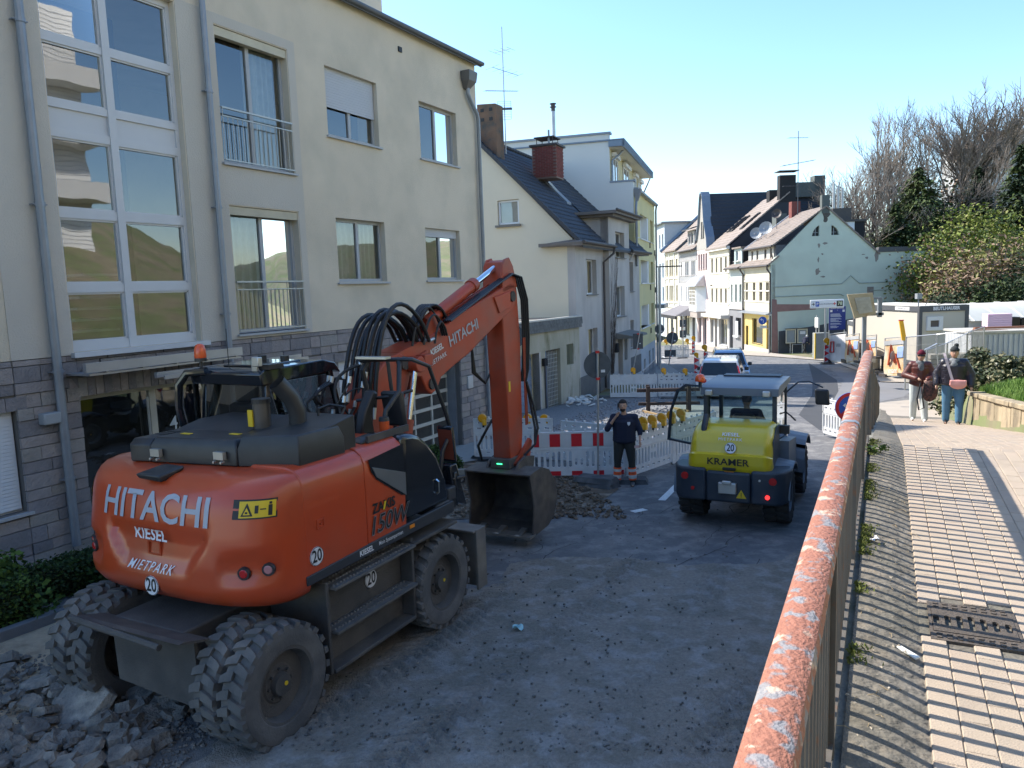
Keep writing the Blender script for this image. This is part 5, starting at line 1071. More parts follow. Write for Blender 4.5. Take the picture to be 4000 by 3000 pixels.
def bk(x, h, off=.006):
    best = None
    s = 1 if x >= 0 else -1; lo_, hi_ = 0., 1.
    for _ in range(30):
        m_ = (lo_+hi_)/2
        if outl(s*m_).x*s < abs(x): lo_ = m_
        else: hi_ = m_
    q = s*lo_; j = 0
    while j < len(HS)-2 and HS[j+1][0] < h: j += 1
    a, c = HS[j], HS[j+1]; t_ = (h-a[0])/(c[0]-a[0]); ins = a[1]+(c[1]-a[1])*t_; bs = a[2]+(c[2]-a[2])*t_
    p = outl(q); r_ = p-Vector((0, -.5)); p2 = p-r_/r_.length*ins+Vector((0, bs*abs(cos(q*pi/2))**.5+relief(p.x, h, q)*min(1, abs(cos(q*pi/2))*2.2)))
    return Vector((p2.x, p2.y-off, h))
text('lettering', 'HITACHI', .345, lambda x, y: bk(x-.03, 1.985+y, .008), m_letg, ex, bold=.018, sx=1.0, dens=.06, spacing=1.02)
text('lettering', 'KIESEL', .135, lambda x, y: bk(x-.03, 1.755+y, .045), m_letw, ex, bold=.018, sx=1.08, dens=.06)
text('lettering', 'MIETPARK', .10, lambda x, y: bk(x-.03, 1.475+y, .02), m_letw, ex, bold=.004, sx=1.05, dens=.06, shear=.2, spacing=1.25)
c_ = bk(-.02, 1.31); disc(ex, c_+Vector((0, -.004, 0)), (0, -1, .03), (0, 0, 1), .088, '20', .165)
b = B()
for i in range(2):
    sx_ = 1 if i else -1
    for x in ((.94, 1.10) if sx_ > 0 else (.99, 1.10)):
        c = bk(sx_*x, 1.50+(.02 if x > 1 else 0), .0); n_ = Vector((sx_*.45*(1 if x > 1 else .6), -1, 0)).normalized(); B().cyl(c, c+n_*.03, .058, .054, n=20).out('lamp_ring', m_blk2, ex, smooth='auto'); B().cyl(c+n_*.028, c+n_*.036, .040, .030, n=18).out('tail_lamp', m_red if x < 1.0 or sx_ < 0 else mat('clear_lens', (.45, .2, .2), .15), ex, smooth='auto')
c = bk(-.02, 1.63, .004); b = B(); b.plate([(c.x-.085, 1.57), (c.x+.085, 1.57), (c.x+.085, 1.70), (c.x-.085, 1.70)], [[(c.x-.065, 1.585), (c.x+.065, 1.585), (c.x+.065, 1.685), (c.x-.065, 1.685)]], -.004, .012, lambda a, cc, h: Vector((a, c.y-h, cc))); b.out('plate_holder', m_or, ex)
def warn(par, P, flip=1, name='warning_label'):
    """P(x, y) -> place on the body, 0..1 by 0..1"""
    def patch(x0, y0, x1, y1, off, m, nm, par_):
        q = B(); q.grid(lambda u, v: P(x0+(x1-x0)*u, y0+(y1-y0)*v, off), 8, 1); return q.out(nm, m, par_, recalc=False)
    w = patch(0, 0, 1, 1, .006, m_letb, name, par); patch(.18, .08, .98, .92, .009, m_yelp, 'yellow_field', w)
    q = B(); tri = lambda pts, o: q.add([P(*p, o) for p in pts], [tuple(range(len(pts)))])
    tri([(.24, .16), (.54, .16), (.39, .84)], .012); q.out('triangle', m_letb, w, recalc=False); q = B(); tri([(.30, .24), (.48, .24), (.39, .62)], .014); q.out('triangle_field', m_yelp, w, recalc=False)
    q = B(); tri([(.58, .3), (.66, .3), (.66, .7), (.58, .7)], .012); tri([(.70, .47), (.82, .47), (.82, .53), (.70, .53)], .012); tri([(.86, .15), (.93, .15), (.93, .7), (.86, .7)], .012); tri([(.87, .73), (.92, .73), (.92, .85), (.87, .85)], .012); tri([(.36, .3), (.42, .3), (.42, .4), (.36, .4)], .016); q.out('pictogram', m_letb, w, recalc=False)
warn(ex, lambda x, y, o: bk(.86+.30*x if True else 0, 1.955+.16*y, o))
warn(ex, lambda x, y, o: bk(-1.08-.12*x, 1.93+.2*y, o))
# camera bulge on the counterweight
b = B(); c = bk(-.08, 2.24, .0); b.hexa([c+Vector(q) for q in ((-.16, -.13, -.02), (.10, -.10, -.05), (.16, .10, .03), (-.12, .10, .03), (-.17, -.16, .03), (.10, -.12, .02), (.16, .12, .07), (-.12, .12, .07))]); b.box(c.x-.02, c.x+.12, c.y-.06, c.y+.02, c.z-.12, c.z-.02); b.out('rear_camera', m_blk2, ex, bevel=.02)
# right side panels
CS = [(.2, 1.30), (1.22, 1.30), (1.225, 1.9), (1.22, 2.16), (1.19, 2.24), (1.12, 2.29), (1.02, 2.31), (.2, 2.31)]
b = B(); b.prism(CS, -.90, -.055, lambda a, c, h: Vector((a, h, c))); b.out('side_cover', m_or, ex, bevel=.012)
b = B(); CS2 = [(.45, 1.30), (1.215, 1.30), (1.22, 1.9), (1.215, 2.16), (1.18, 2.25), (1.11, 2.30), (1.0, 2.32), (.45, 2.32)]
b.prism(CS2, -.045, .60, lambda a, c, h: Vector((a, h, c))); b.out('side_door', m_or, ex, bevel=.01)
b = B(); b.prism([(-1.22, 1.30), (.2, 1.30), (.2, 2.0), (-1.22, 2.0)], -.9, .2, lambda a, c, h: Vector((a, h, c))); b.prism([(-1.225, 1.3), (-.3, 1.3), (-.3, 1.5), (-1.225, 1.5)], .2, 1.6, lambda a, c, h: Vector((a, h, c))); b.out('deck', m_ord, ex)
sp = [(.602, 1.42), (1.45, 1.42), (1.40, 1.68), (1.24, 1.98), (1.06, 2.16), (.90, 2.27), (.78, 2.31), (.602, 2.32)]
b = B(); b.prism(sp, .45, 1.216, lambda a, c, h: Vector((h, a, c))); b.out('tank_cover', m_gloss, ex, bevel=.05, seg=3)
b = B(); b.add([(1.2275, a, c) for a, c in ((.01, 2.19), (.59, 2.24), (.59, 1.70), (.52, 1.72), (.13, 1.97), (.05, 2.06))], [(0, 1, 2, 3, 4, 5)]); b.out('dark_decal', m_gloss, ex, recalc=False)
b = B(); b.prism([(.06, 2.11), (.595, 1.94), (.595, 1.70), (.12, 2.0)], 1.223, 1.238, lambda a, c, h: Vector((h, a, c))); b.out('silver_wing', mat('silver_trim', (.42, .43, .44), .28, metal=.8, var=.1, scale=3), ex, bevel=.004)
b = B(); b.prism([(-.92, 1.27), (1.5, 1.27), (1.5, 1.40), (.7, 1.395), (-.92, 1.355)], 1.19, 1.235, lambda a, c, h: Vector((h, a, c))); b.out('skirt', m_skirt, ex, bevel=.008)
b = B(); b.box(.3, 1.2, 1.2, 1.62, 1.28, 1.42); b.box(1.0, 1.2, 1.45, 1.62, 1.3, 1.55); b.out('front_deck', m_skirt, ex, bevel=.02)
side = lambda y0, z0_, rot=0: (lambda x, y: (1.2365, y0+x, z0_+y+x*rot))
s2 = lambda y0, z0_: (lambda x, y: (1.229, y0+x, z0_+y))
text('lettering', 'ZAXIS', .135, s2(.22, 1.69), m_letb, ex, bold=.03)
b = B(); b.add([(1.2305, a, c) for a, c in ((.195, 1.65), (.225, 1.65), (.255, 1.73), (.225, 1.73))], [(0, 1, 2, 3)]); b.out('x_mark', m_yelp, ex, recalc=False)
text('lettering', '150W', .25, lambda x, y: (1.228, .28+x, 1.52+y), mat('silver_trim', (.42, .43, .44)), ex, bold=.03, shear=.25)
text('lettering', '150W', .25, lambda x, y: (1.2295, .28+x, 1.52+y), m_letb, ex, bold=-.008, shear=.25)
text('lettering', 'KIESEL', .075, side(-.10, 1.325), m_letw, ex, bold=.03); text('lettering', 'Mein Systempartner.', .058, side(.30, 1.335), m_letw, ex, bold=.005, sx=.85)
B().box(1.235, 1.243, .62, .70, 1.33, 1.365).out('side_marker', m_amber, ex)
disc(ex, (1.226, -.78, 1.50), (1, 0, 0), (0, 0, 1), .085, '20', .155)
b = B(); b.plate(rect(-.75, 1.73, -.65, 1.82), [rect(-.735, 1.745, -.665, 1.805)], 1.222, 1.232, lambda a, c, h: Vector((h, a, c))); b.cyl((1.222, -.70, 1.775), (1.235, -.70, 1.775), .012, n=8); b.out('latch', m_ord, ex)
b = B(); b.tube([(1.222, 1.18, 1.72), (1.25, 1.18, 1.70), (1.25, 1.18, 1.58), (1.222, 1.18, 1.56)], .012, 6); b.out('door_handle', m_chrome, ex)
# engine hood
def hood(name, pl, z0_, z1, i0, i1, yb=0):
    b = B(); c = Vector((sum(p[0] for p in pl)/len(pl), sum(p[1] for p in pl)/len(pl))); V = []
    for z, s in ((z0_, 0), (z0_+.16, .0), (z1, i1)):
        for p in pl:
            d = Vector(p)-c; V.append((p[0]-d.normalized().x*s, p[1]-d.normalized().y*s, z))
    n = len(pl); b.add(V, [(j*n+i, j*n+(i+1) % n, (j+1)*n+(i+1) % n, (j+1)*n+i) for j in range(2) for i in range(n)]+[tuple(range(2*n, 3*n)), tuple(range(n-1, -1, -1))]); return b.out(name, m_blk2, ex, bevel=.012)
hood('engine_hood', [(-.70, -1.10), (-.46, -1.06), (-.46, -.1), (-.70, -.1)], 2.285, 2.50, 0, .05)
hood('engine_hood', [(-.452, -1.07), (.52, -.94), (.52, .0), (-.452, -.05)], 2.285, 2.52, 0, .06)
hood('engine_hood', [(.528, -.94), (1.09, -.76), (1.10, -.16), (.528, -.16)], 2.285, 2.56, 0, .05)
b = B(); b.prism([(-.75, 2.50), (.0, 2.62), (.05, 2.62), (.05, 2.3), (-.75, 2.3)], .3, 1.06, lambda a, c, h: Vector((h, a, c))); b.prism([(-.7, 2.5), (-.35, 2.57), (.1, 2.57), (.1, 2.3), (-.7, 2.3)], -.62, .3, lambda a, c, h: Vector((h, a, c))); b.out('hood_top', m_blk2, ex, bevel=.01)
b = B()
for x in (-.36, .36):
    b.box(x-.06, x+.06, -1.10+.13*(x+.36), -1.06+.13*(x+.36), 2.35, 2.42); b.cyl((x-.045, -1.12+.13*(x+.36), 2.33), (x-.045, -1.08+.13*(x+.36), 2.33), .012, n=8); b.cyl((x+.045, -1.12+.13*(x+.36), 2.33), (x+.045, -1.08+.13*(x+.36), 2.33), .012, n=8)
b.out('hood_latch', m_fit, ex)
b = B(); [b.box(-.66+.0, -.50, -.85+i*.07, -.81+i*.07, 2.497, 2.505) for i in range(9)]; b.out('grille', m_black, ex)
for x0, y0 in ((-.3, -.85), (.2, -.72), (-.2, -.4)): B().box(x0, x0+.12, y0, y0+.05, 2.522, 2.526).out('yellow_sticker', m_yelp, ex)
b = B(); b.tube([(.62, -.25, 2.5), (.62, -.25, 2.68), (.60, -.30, 2.82), (.55, -.42, 2.98)], .085, 18, cap=False); b.tube([(.62, -.25, 2.5), (.62, -.25, 2.68), (.60, -.30, 2.82), (.55, -.42, 2.975)], .075, 18, cap=False); b.out('exhaust_pipe', m_blk2, ex, smooth='auto', recalc=False)
b = B(); b.cyl((.33, -.42, 2.5), (.33, -.42, 2.78), .085, n=18); fl_ = b.out('air_filter', mat('smoked_bowl', (.10, .09, .08), .15, var=.1), ex, smooth='auto'); B().cyl((.33, -.42, 2.78), (.33, -.42, 2.82), .09, n=18).out('lid', m_blk2, fl_); B().box(.24, .30, -.515, -.50, 2.56, 2.72).out('sticker', m_yelp, fl_)
b = B(); b.tube([(.7, -.05, 2.6), (.7, -.05, 2.68), (.72, .1, 2.7), (.9, .12, 2.68), (.9, .05, 2.6)], .013, 6); b.out('grab_handle', m_blk2, ex)
# cab
cab = B(); x0, x1, y0, y1, ct = -1.24, -.22, .16, 1.55, 3.02
cab.box(x0, x1, y0, y1, 1.5, 1.95); P_ = .05
for (x, y, yt) in ((x0, y0, y0+.1), (x1-.07, y0, y0+.04), (x0, y1-.07, y1-.35), (x1-.07, y1-.07, y1-.35), (x0, .85, .85), ): cab.hexa([(x, y, 1.9), (x+.07, y, 1.9), (x+.07, y+.07, 1.9), (x, y+.07, 1.9), (x, yt, ct-.1), (x+.07, yt, ct-.1), (x+.07, yt+.07, ct-.1), (x, yt+.07, ct-.1)])
cab.box(x0, x1, y0, y0+.06, 1.9, 2.42); cab.box(x0+.03, x1-.03, y0+.06, y1-.32, ct-.16, ct-.10)
cb = cab.out('cab', m_gloss, ex, bevel=.015)
b = B(); b.prism([(y0-.03, ct-.17), (y0-.05, ct-.04), (y0+.02, ct), (1.1, ct+.02), (1.3, ct-.03), (1.40, ct-.16), (1.3, ct-.12)], x0-.02, x1+.02, lambda a, c, h: Vector((h, a, c))); b.box(-1.0, -.45, .35, 1.0, ct, ct+.03); b.out('cab_roof', m_gloss, cb, bevel=.02)
gcab = glassmat('cab_glass', (.42, .46, .48), .06)
for nm, P in (('rear_window', [(x0+.07, y0+.03, 2.42), (x1-.07, y0+.03, 2.42), (x1-.07, y0+.06, ct-.15), (x0+.07, y0+.1, ct-.15)]), ('side_window', [(x1-.02, y0+.08, 1.95), (x1-.02, y1-.08, 1.95), (x1-.02, y1-.38, ct-.16), (x1-.02, y0+.08, ct-.16)]), ('side_window', [(x0+.02, y0+.08, 1.95), (x0+.02, y1-.08, 1.95), (x0+.02, y1-.38, ct-.16), (x0+.02, y0+.08, ct-.16)]), ('windscreen', [(x0+.07, y1-.04, 1.95), (x1-.07, y1-.04, 1.95), (x1-.07, y1-.32, ct-.16), (x0+.07, y1-.32, ct-.16)])):
    B().add(P, [(0, 1, 2, 3)]).out(nm, gcab, cb, recalc=False)
b = B(); b.box(-.98, -.5, .35, .5, 2.0, 2.62); b.box(-.98, -.5, .4, .9, 1.95, 2.08); b.box(-.9, -.58, .38, .48, 2.62, 2.85); b.out('seat', m_blk2, cb, bevel=.04)
b = B(); b.cyl((-.74, 1.1, 2.0), (-.74, 1.05, 2.3), .03); b.lathe([(.17, 0), (.19, .02), (.17, .03)], 16, lambda c_, s_, q, h: Vector((-.74+q*c_, 1.03+.3*q*s_, 2.33+q*s_*.3+h))); b.out('steering_wheel', m_blk2, cb)
b = B(); b.tube([(-1.33, .05, 2.35), (-1.33, .0, 2.6), (-1.31, -.0, 2.85), (-1.24, .06, 2.98), (-1.0, .12, 3.0)], .045, 10); b.out('cab_guard', m_gloss, ex, smooth='auto')
b = B(); b.cyl((-1.12, .16, 3.0), (-1.12, .16, 3.12), .018, n=8); b.cyl((-1.12, .16, 3.10), (-1.12, .16, 3.14), .065, n=16); bc_ = b.out('beacon_base', m_blk2, ex); B().lathe([(.062, 3.14), (.066, 3.16), (.060, 3.24), (.045, 3.28), (.02, 3.295), (0, 3.297)], 20, lambda c_, s_, q, h: Vector((-1.12+q*c_, .16+q*s_, h))).out('beacon', m_oramb, ex, smooth=True)
b = B(); b.cyl((-.85, .3, 3.0), (-.85, .3, 3.45), .004, n=4); b.out('aerial', m_black, ex)
b = B(); b.box(-.30, -.20, .1, .16, 3.06, 3.16); b.box(-.36, -.28, .15, .17, 3.0, 3.08); b.out('work_lamp', m_fit, ex, bevel=.01)
b = B(); b.box(-.3, -.16, .2, .42, 3.02, 3.07); b.cyl((-.6, .9, 3.04), (-.6, .9, 3.1), .05); b.cyl((-.95, .9, 3.04), (-.95, .9, 3.1), .05); b.out('roof_fitting', m_blk2, ex)
# boom
BX = .20
def bplate(name, poly, w, m=m_ord, x=BX, bev=.02): return B().prism(poly, x-w/2, x+w/2, lambda a, c, h: Vector((h, a, c))).out(name, m, ex, bevel=bev)
bplate('lower_boom', [(1.02, 1.45), (1.42, 1.40), (1.62, 1.9), (1.78, 2.35), (1.98, 2.72), (2.02, 2.95), (1.80, 3.06), (1.55, 3.02), (1.30, 2.85), (1.08, 2.45), (.98, 1.9)], .36)
b = B(); b.cyl((BX-.28, 1.15, 1.6), (BX+.28, 1.15, 1.6), .09, n=16); b.box(BX-.26, BX-.2, .95, 1.45, 1.3, 1.75); b.box(BX+.2, BX+.26, .95, 1.45, 1.3, 1.75); b.out('boom_foot', m_ord, ex)
bplate('upper_boom', [(1.72, 2.86), (1.78, 3.06), (2.45, 3.20), (3.30, 3.48), (4.20, 3.72), (4.72, 3.86), (4.92, 3.82), (4.98, 3.62), (4.86, 3.46), (4.55, 3.36), (3.45, 2.90), (3.0, 2.76), (2.72, 2.66), (2.60, 2.52), (2.46, 2.46), (2.34, 2.54), (2.24, 2.72), (1.95, 2.76)], .34)
b = B(); b.cyl((BX-.2, 2.46, 2.60), (BX+.2, 2.46, 2.60), .07, n=16); b.cyl((BX-.22, 1.86, 2.93), (BX+.22, 1.86, 2.93), .08, n=16); b.cyl((BX-.2, 4.8, 3.66), (BX+.2, 4.8, 3.66), .08, n=16); b.out('pivot_pin', m_frame, ex, smooth='auto')
b = B(); b.prism([(4.2, 3.66), (4.72, 3.74), (4.7, 3.5), (4.35, 3.42)], BX+.17, BX+.195, lambda a, c, h: Vector((h, a, c))); b.prism([(2.12, 2.98), (2.36, 3.04), (2.36, 2.84), (2.12, 2.8)], BX+.17, BX+.21, lambda a, c, h: Vector((h, a, c))); b.out('boom_patch', m_ord, ex, bevel=.01)
b = B(); b.cyl((BX+.15, 2.0, 2.9), (BX+.34, 2.0, 2.9), .10, n=16); b.box(BX+.17, BX+.3, 2.15, 2.33, 2.86, 3.0); b.out('cylinder_boss', m_ord, ex, bevel=.01)
for dx in (.26,):
    B().cyl((BX+dx, 1.98, 2.86), (BX+dx, 1.80, 2.25), .038, n=14).out('piston_rod', m_chrome, ex, smooth='auto'); B().cyl((BX+dx, 1.80, 2.25), (BX+dx, 1.55, 1.4), .065, n=16).out('boom_cylinder', m_ord, ex, smooth='auto')
ang_b = atan2(.24, .9)
bl = lambda y0, z0_: (lambda x, y: (BX+.178, y0+x*cos(ang_b)-y*sin(ang_b), z0_+x*sin(ang_b)+y*cos(ang_b)))
text('lettering', 'HITACHI', .21, bl(3.32, 3.20), m_letg, ex, bold=.02); text('lettering', 'KIESEL', .11, bl(2.62, 3.03), m_letw, ex, bold=.03); text('lettering', 'MIETPARK', .085, bl(2.64, 2.90), m_letw, ex, bold=.008, spacing=1.15)
# arm cylinder
b = B(); a0, a1, a2 = Vector((BX, 2.62, 3.36)), Vector((BX, 3.95, 3.86)), Vector((BX, 4.62, 4.11)); b.cyl(a0, a1, .085, n=20); b.cyl(a1-(a1-a0).normalized()*.12, a1, .10, n=20); b.prism([(2.35, 3.14), (2.55, 3.46), (2.68, 3.46), (2.85, 3.28)], BX-.15, BX-.11, lambda a, c, h: Vector((h, a, c))); b.prism([(2.35, 3.14), (2.55, 3.46), (2.68, 3.46), (2.85, 3.28)], BX+.11, BX+.15, lambda a, c, h: Vector((h, a, c))); b.out('arm_cylinder', m_ord, ex, smooth='auto'); B().cyl(a1, a2, .048, n=16).out('piston_rod', m_chrome, ex, smooth='auto')
# arm
bplate('arm', [(4.60, 1.15), (4.98, 1.05), (5.06, 1.5), (5.08, 3.0), (5.02, 3.75), (4.86, 4.12), (4.72, 4.22), (4.58, 4.18), (4.52, 4.02), (4.50, 3.6), (4.56, 2.4)], .30, bev=.018)
b = B(); [b.prism([(4.50, 3.72), (4.54, 4.12), (4.62, 4.22), (4.76, 4.25), (4.88, 4.12), (5.0, 3.8)], BX+d-.02, BX+d+.02, lambda a, c, h: Vector((h, a, c))) for d in (-.15, .15)]; b.out('arm_head', m_ord, ex, bevel=.01)
B().box(BX+.152, BX+.156, 4.62, 4.68, 2.2, 2.36).out('yellow_sticker', m_yelp, ex)
b = B(); b.cyl((BX, 5.14, 3.4), (BX, 5.14, 1.9), .055, n=14); b.out('bucket_cylinder', m_ord, ex, smooth='auto'); B().cyl((BX, 5.14, 1.9), (BX, 5.2, 1.35), .035, n=12).out('piston_rod', m_chrome, ex, smooth='auto')
b = B()
for d in (-.19, .19): b.prism([(5.18, 1.38), (5.25, 1.30), (4.72, .98), (4.66, 1.06)], BX+d-.02, BX+d+.02, lambda a, c, h: Vector((h, a, c))); b.prism([(5.18, 1.38), (5.26, 1.32), (5.1, .86), (5.0, .9)], BX+d-.02, BX+d+.02, lambda a, c, h: Vector((h, a, c)))
b.out('bucket_link', m_ord, ex)
b = B(); b.box(BX-.17, BX+.17, 4.52, 5.06, 1.0, 1.16); b.cyl((BX-.24, 4.75, 1.0), (BX+.24, 4.75, 1.0), .07, n=14); b.cyl((BX-.24, 5.05, .98), (BX+.24, 5.05, .98), .06, n=14); qc = b.out('quick_coupler', m_frame, ex, bevel=.015); B().box(BX-.045, BX+.045, 4.505, 4.52, 1.075, 1.088).out('green_lamp', mat('green_lamp', (.05, .9, .3), .4, var=0, emit=1.2), qc)
# bucket
bp = [(4.36, .98), (4.78, 1.02), (5.06, .92), (5.30, .66), (5.34, .38), (5.22, .16), (4.98, .03), (4.42, .0)]; m_bk = mat('bucket_steel', (.10, .088, .08), .65, metal=.3, var=.25, scale=5, bump=.4, dirt=((.21, .17, .13), .6, 2.5)); BW = .56; bc0 = BX+.02
b = B()
for i in range(len(bp)-1):
    (a, c), (a2_, c2_) = bp[i], bp[i+1]; d = Vector((a2_-a, c2_-c)).normalized(); n_ = Vector((d.y, -d.x))*.022
    b.hexa([(bc0-BW, a, c), (bc0+BW, a, c), (bc0+BW, a2_, c2_), (bc0-BW, a2_, c2_), (bc0-BW, a+n_.x, c+n_.y), (bc0+BW, a+n_.x, c+n_.y), (bc0+BW, a2_+n_.x, c2_+n_.y), (bc0-BW, a2_+n_.x, c2_+n_.y)])
bk_ = b.out('bucket', m_bk, ex)
for d in (-BW, BW): B().prism(bp+[(4.50, .45)], bc0+d-.015, bc0+d+.015, lambda a, c, h: Vector((h, a, c))).out('side_plate', m_bk, bk_, bevel=.004)
b = B(); b.box(bc0-BW-.02, bc0+BW+.02, 4.30, 4.50, .0, .035); b.out('cutting_edge', mat('worn_edge', (.32, .29, .25), .45, metal=.6, var=.2, scale=7), bk_)
for x in (-.36, .0, .36):
    b = B(); b.hexa([(bc0+x-.05, 4.28, .035), (bc0+x+.05, 4.28, .035), (bc0+x+.05, 4.6, .035), (bc0+x-.05, 4.6, .035), (bc0+x-.03, 4.30, .05), (bc0+x+.03, 4.30, .05), (bc0+x+.05, 4.56, .09), (bc0+x-.05, 4.56, .09)]); b.out('tooth_mount', mat('worn_edge', (.32, .29, .25)), bk_)
b = B(); [b.prism([(4.5, .96), (5.1, .9), (5.15, 1.1), (4.85, 1.16), (4.62, 1.1)], bc0+d-.02, bc0+d+.02, lambda a, c, h: Vector((h, a, c))) for d in (-.26, .26)]; b.out('bucket_ear', m_bk, bk_)
# hoses
def arc(p, q, up, fwd=0, n=12, side=0):
    p, q = Vector(p), Vector(q); return [p.lerp(q, i/n)+Vector((side*sin(pi*i/n), fwd*sin(pi*i/n), up*sin(pi*i/n)**.75)) for i in range(n+1)]
b = B(); ft = B()
for i in range(9):
    x = BX-.22+.055*i; p = (x, 1.12+.04*(i % 3), 2.15+.07*i*.6); q = (x+.02, 2.25+.05*(i % 3), 3.16); b.tube(arc(p, q, .78-.03*(i % 4), -.15, 14), .026, 8)
    ft.cyl(Vector(p)+Vector((0, -.03, -.13)), p, .024, n=8); ft.cyl(q, Vector(q)+Vector((0, .12, .02)), .024, n=8)
for i in range(5):
    p = (BX-.05+.03*i, 2.3, 3.2); b.tube(arc(p, (BX+.05*i-.1, 3.0, 3.42), .28, 0, 10), .02, 7)
for i in range(3): b.tube(arc((BX+.19+.035*i, 2.05+.2*i, 3.12), (BX+.19+.035*i, 2.75, 3.2), .42-.1*i, 0, 12), .015, 6)
for i in range(4):
    x = BX+.12+.035*i; b.tube([(x, 2.9, 3.38), (x, 3.6, 3.62), (x, 4.3, 3.86), (x, 4.75, 4.0), (x+.02, 5.0, 3.95), (x+.03, 5.16, 3.6), (x+.02, 5.2, 3.0), (x, 5.18, 2.5), (x-.03, 5.14, 2.3)], .016, 6)
for i in range(3):
    b.tube([(BX-.16, 4.2-.1*i, 3.35), (BX-.18, 4.12, 2.9), (BX-.18, 4.18-.03*i, 2.55), (BX-.16, 4.45, 2.35), (BX-.14, 4.6, 2.5), (BX-.14, 4.62, 3.0), (BX-.15, 4.55, 3.4)], .02, 7)
b.tube([(BX-.17, 4.65, 1.75), (BX-.2, 4.55, 1.65), (BX-.36, 4.5, 1.35), (BX-.36, 4.6, 1.1), (BX-.25, 4.7, 1.1)], .022, 8)
for dx in (0, .05): b.tube([(BX+.2, 5.15, 2.3), (BX+.24+dx, 5.2, 1.9), (BX+.30+dx, 5.2, 1.55), (BX+.34, 5.1, 1.3), (BX+.24, 4.9, 1.15)], .02, 7)
hz = b.out('hydraulic_hoses', m_hose, ex, smooth='auto'); hz['kind'] = 'stuff'; ft.out('hose_fittings', m_fit, ex, smooth='auto')['kind'] = 'stuff'
b = B()
for i in range(4): x = BX+.10-.06*i; b.tube([(x, 2.4, 3.2), (x, 3.2, 3.46), (x, 4.2, 3.76), (x, 4.7, 3.9)], .013, 6)
for i in range(7): x = BX-.19+.06*i; b.tube([(x, .93, 1.5), (x, .95, 1.9), (x, 1.1, 2.35)], .022, 7)
for i in range(3): x = BX+.16; b.tube([(x+.02, 5.12+.03*i, 3.0), (x+.02, 5.12+.03*i, 1.6)], .012, 6)
b.out('hydraulic_lines', m_ord, ex, smooth='auto')['kind'] = 'stuff'
b = B(); r2_ = random.Random(3); ft = B()
for i in range(34):
    p = Vector((BX-.28+.5*r2_.random(), .72+.45*r2_.random(), 1.45+1.1*r2_.random())); q = p+Vector((r2_.uniform(-.2, .2), r2_.uniform(-.1, .3), r2_.uniform(.15, .6))); b.tube(arc(p, q, r2_.uniform(-.1, .12), r2_.uniform(-.25, .05), 8, r2_.uniform(-.15, .15)), r2_.choice((.010, .014, .018)), 6); ft.cyl(q, q+Vector((0, .02, .07)), .022, n=7)
b.out('hose_tangle', m_hose, ex, smooth='auto')['kind'] = 'stuff'; ft.out('couplings', m_fit, ex)['kind'] = 'stuff'
# tubular guard, mirrors and deck gear ahead of the tank
b = B(); gx = .95
b.tube([(gx, .62, 2.3), (gx, .70, 2.55), (gx, .95, 2.72), (gx-.05, 1.05, 3.0), (gx-.1, 1.1, 3.06)], .028, 8); b.tube([(.5, 1.0, 2.25), (.5, 1.02, 2.5), (.5, 1.0, 2.62), (.50, .92, 2.95), (.52, 1.0, 3.05)], .028, 8)
b.tube([(.45, .95, 3.05), (.75, 1.0, 3.06), (1.0, 1.15, 3.05), (1.05, 1.4, 2.95), (1.10, 1.62, 2.4), (1.10, 1.72, 2.15), (1.08, 1.55, 1.95), (1.05, 1.48, 1.5)], .024, 8)
b.tube([(.45, .85, 2.62), (.8, .95, 2.66), (.95, 1.2, 2.7)], .018, 8); b.tube([(.6, 1.25, 3.03), (.62, 1.28, 2.6), (.62, 1.3, 2.2)], .022, 8)
b.out('handrail', m_blk2, ex, smooth='auto'); B().box(.46, .86, .86, .96, 3.075, 3.10).out('mirror_plate', m_fit, ex)
b = B(); b.hexa([(.72, .98, 2.33), (.98, 1.0, 2.33), (.98, 1.06, 2.33), (.72, 1.04, 2.33), (.70, .93, 2.72), (.96, .96, 2.72), (.96, 1.04, 2.72), (.70, 1.02, 2.72)]); b.out('mirror', m_blk2, ex, bevel=.03)
b = B(); b.prism([(.55, 2.28), (.78, 2.28), (.74, 2.5), (.88, 2.72), (.78, 2.76), (.62, 2.55)], .62, .74, lambda a, c, h: Vector((h, a, c))); b.out('hose_sleeve', m_hose, ex, bevel=.03)
th_ = thing('drinks_cup', 'small orange and black insulated cup standing on the excavator deck', 'cup', ex.matrix_world @ Vector((.9, .5, 2.32)) if False else Vector((-2.5, 7.8, road_z(7.8)+.01))+Matrix.Rotation(-radians(27.5), 3, 'Z') @ Vector((.98, .62, 2.33)), 0)
B().cyl((0, 0, 0), (0, 0, .13), .05, .055, n=16).out('body', mat('cup_orange', (.6, .09, .02), .4), th_, smooth='auto'); B().cyl((0, 0, .13), (0, 0, .17), .058, .05, n=16).out('lid', m_blk2, th_)
b = B(); b.hexa([(.92, .1, 2.31), (1.08, .12, 2.31), (1.08, .45, 2.31), (.92, .45, 2.31), (.92, .18, 2.36), (1.04, .18, 2.36), (1.04, .4, 2.37), (.92, .4, 2.37)]); b.out('filler_cap', m_blk2, ex, bevel=.03); B().box(1.06, 1.09, .2, .9, 2.31, 2.38).out('tool_rail', m_frame, ex)
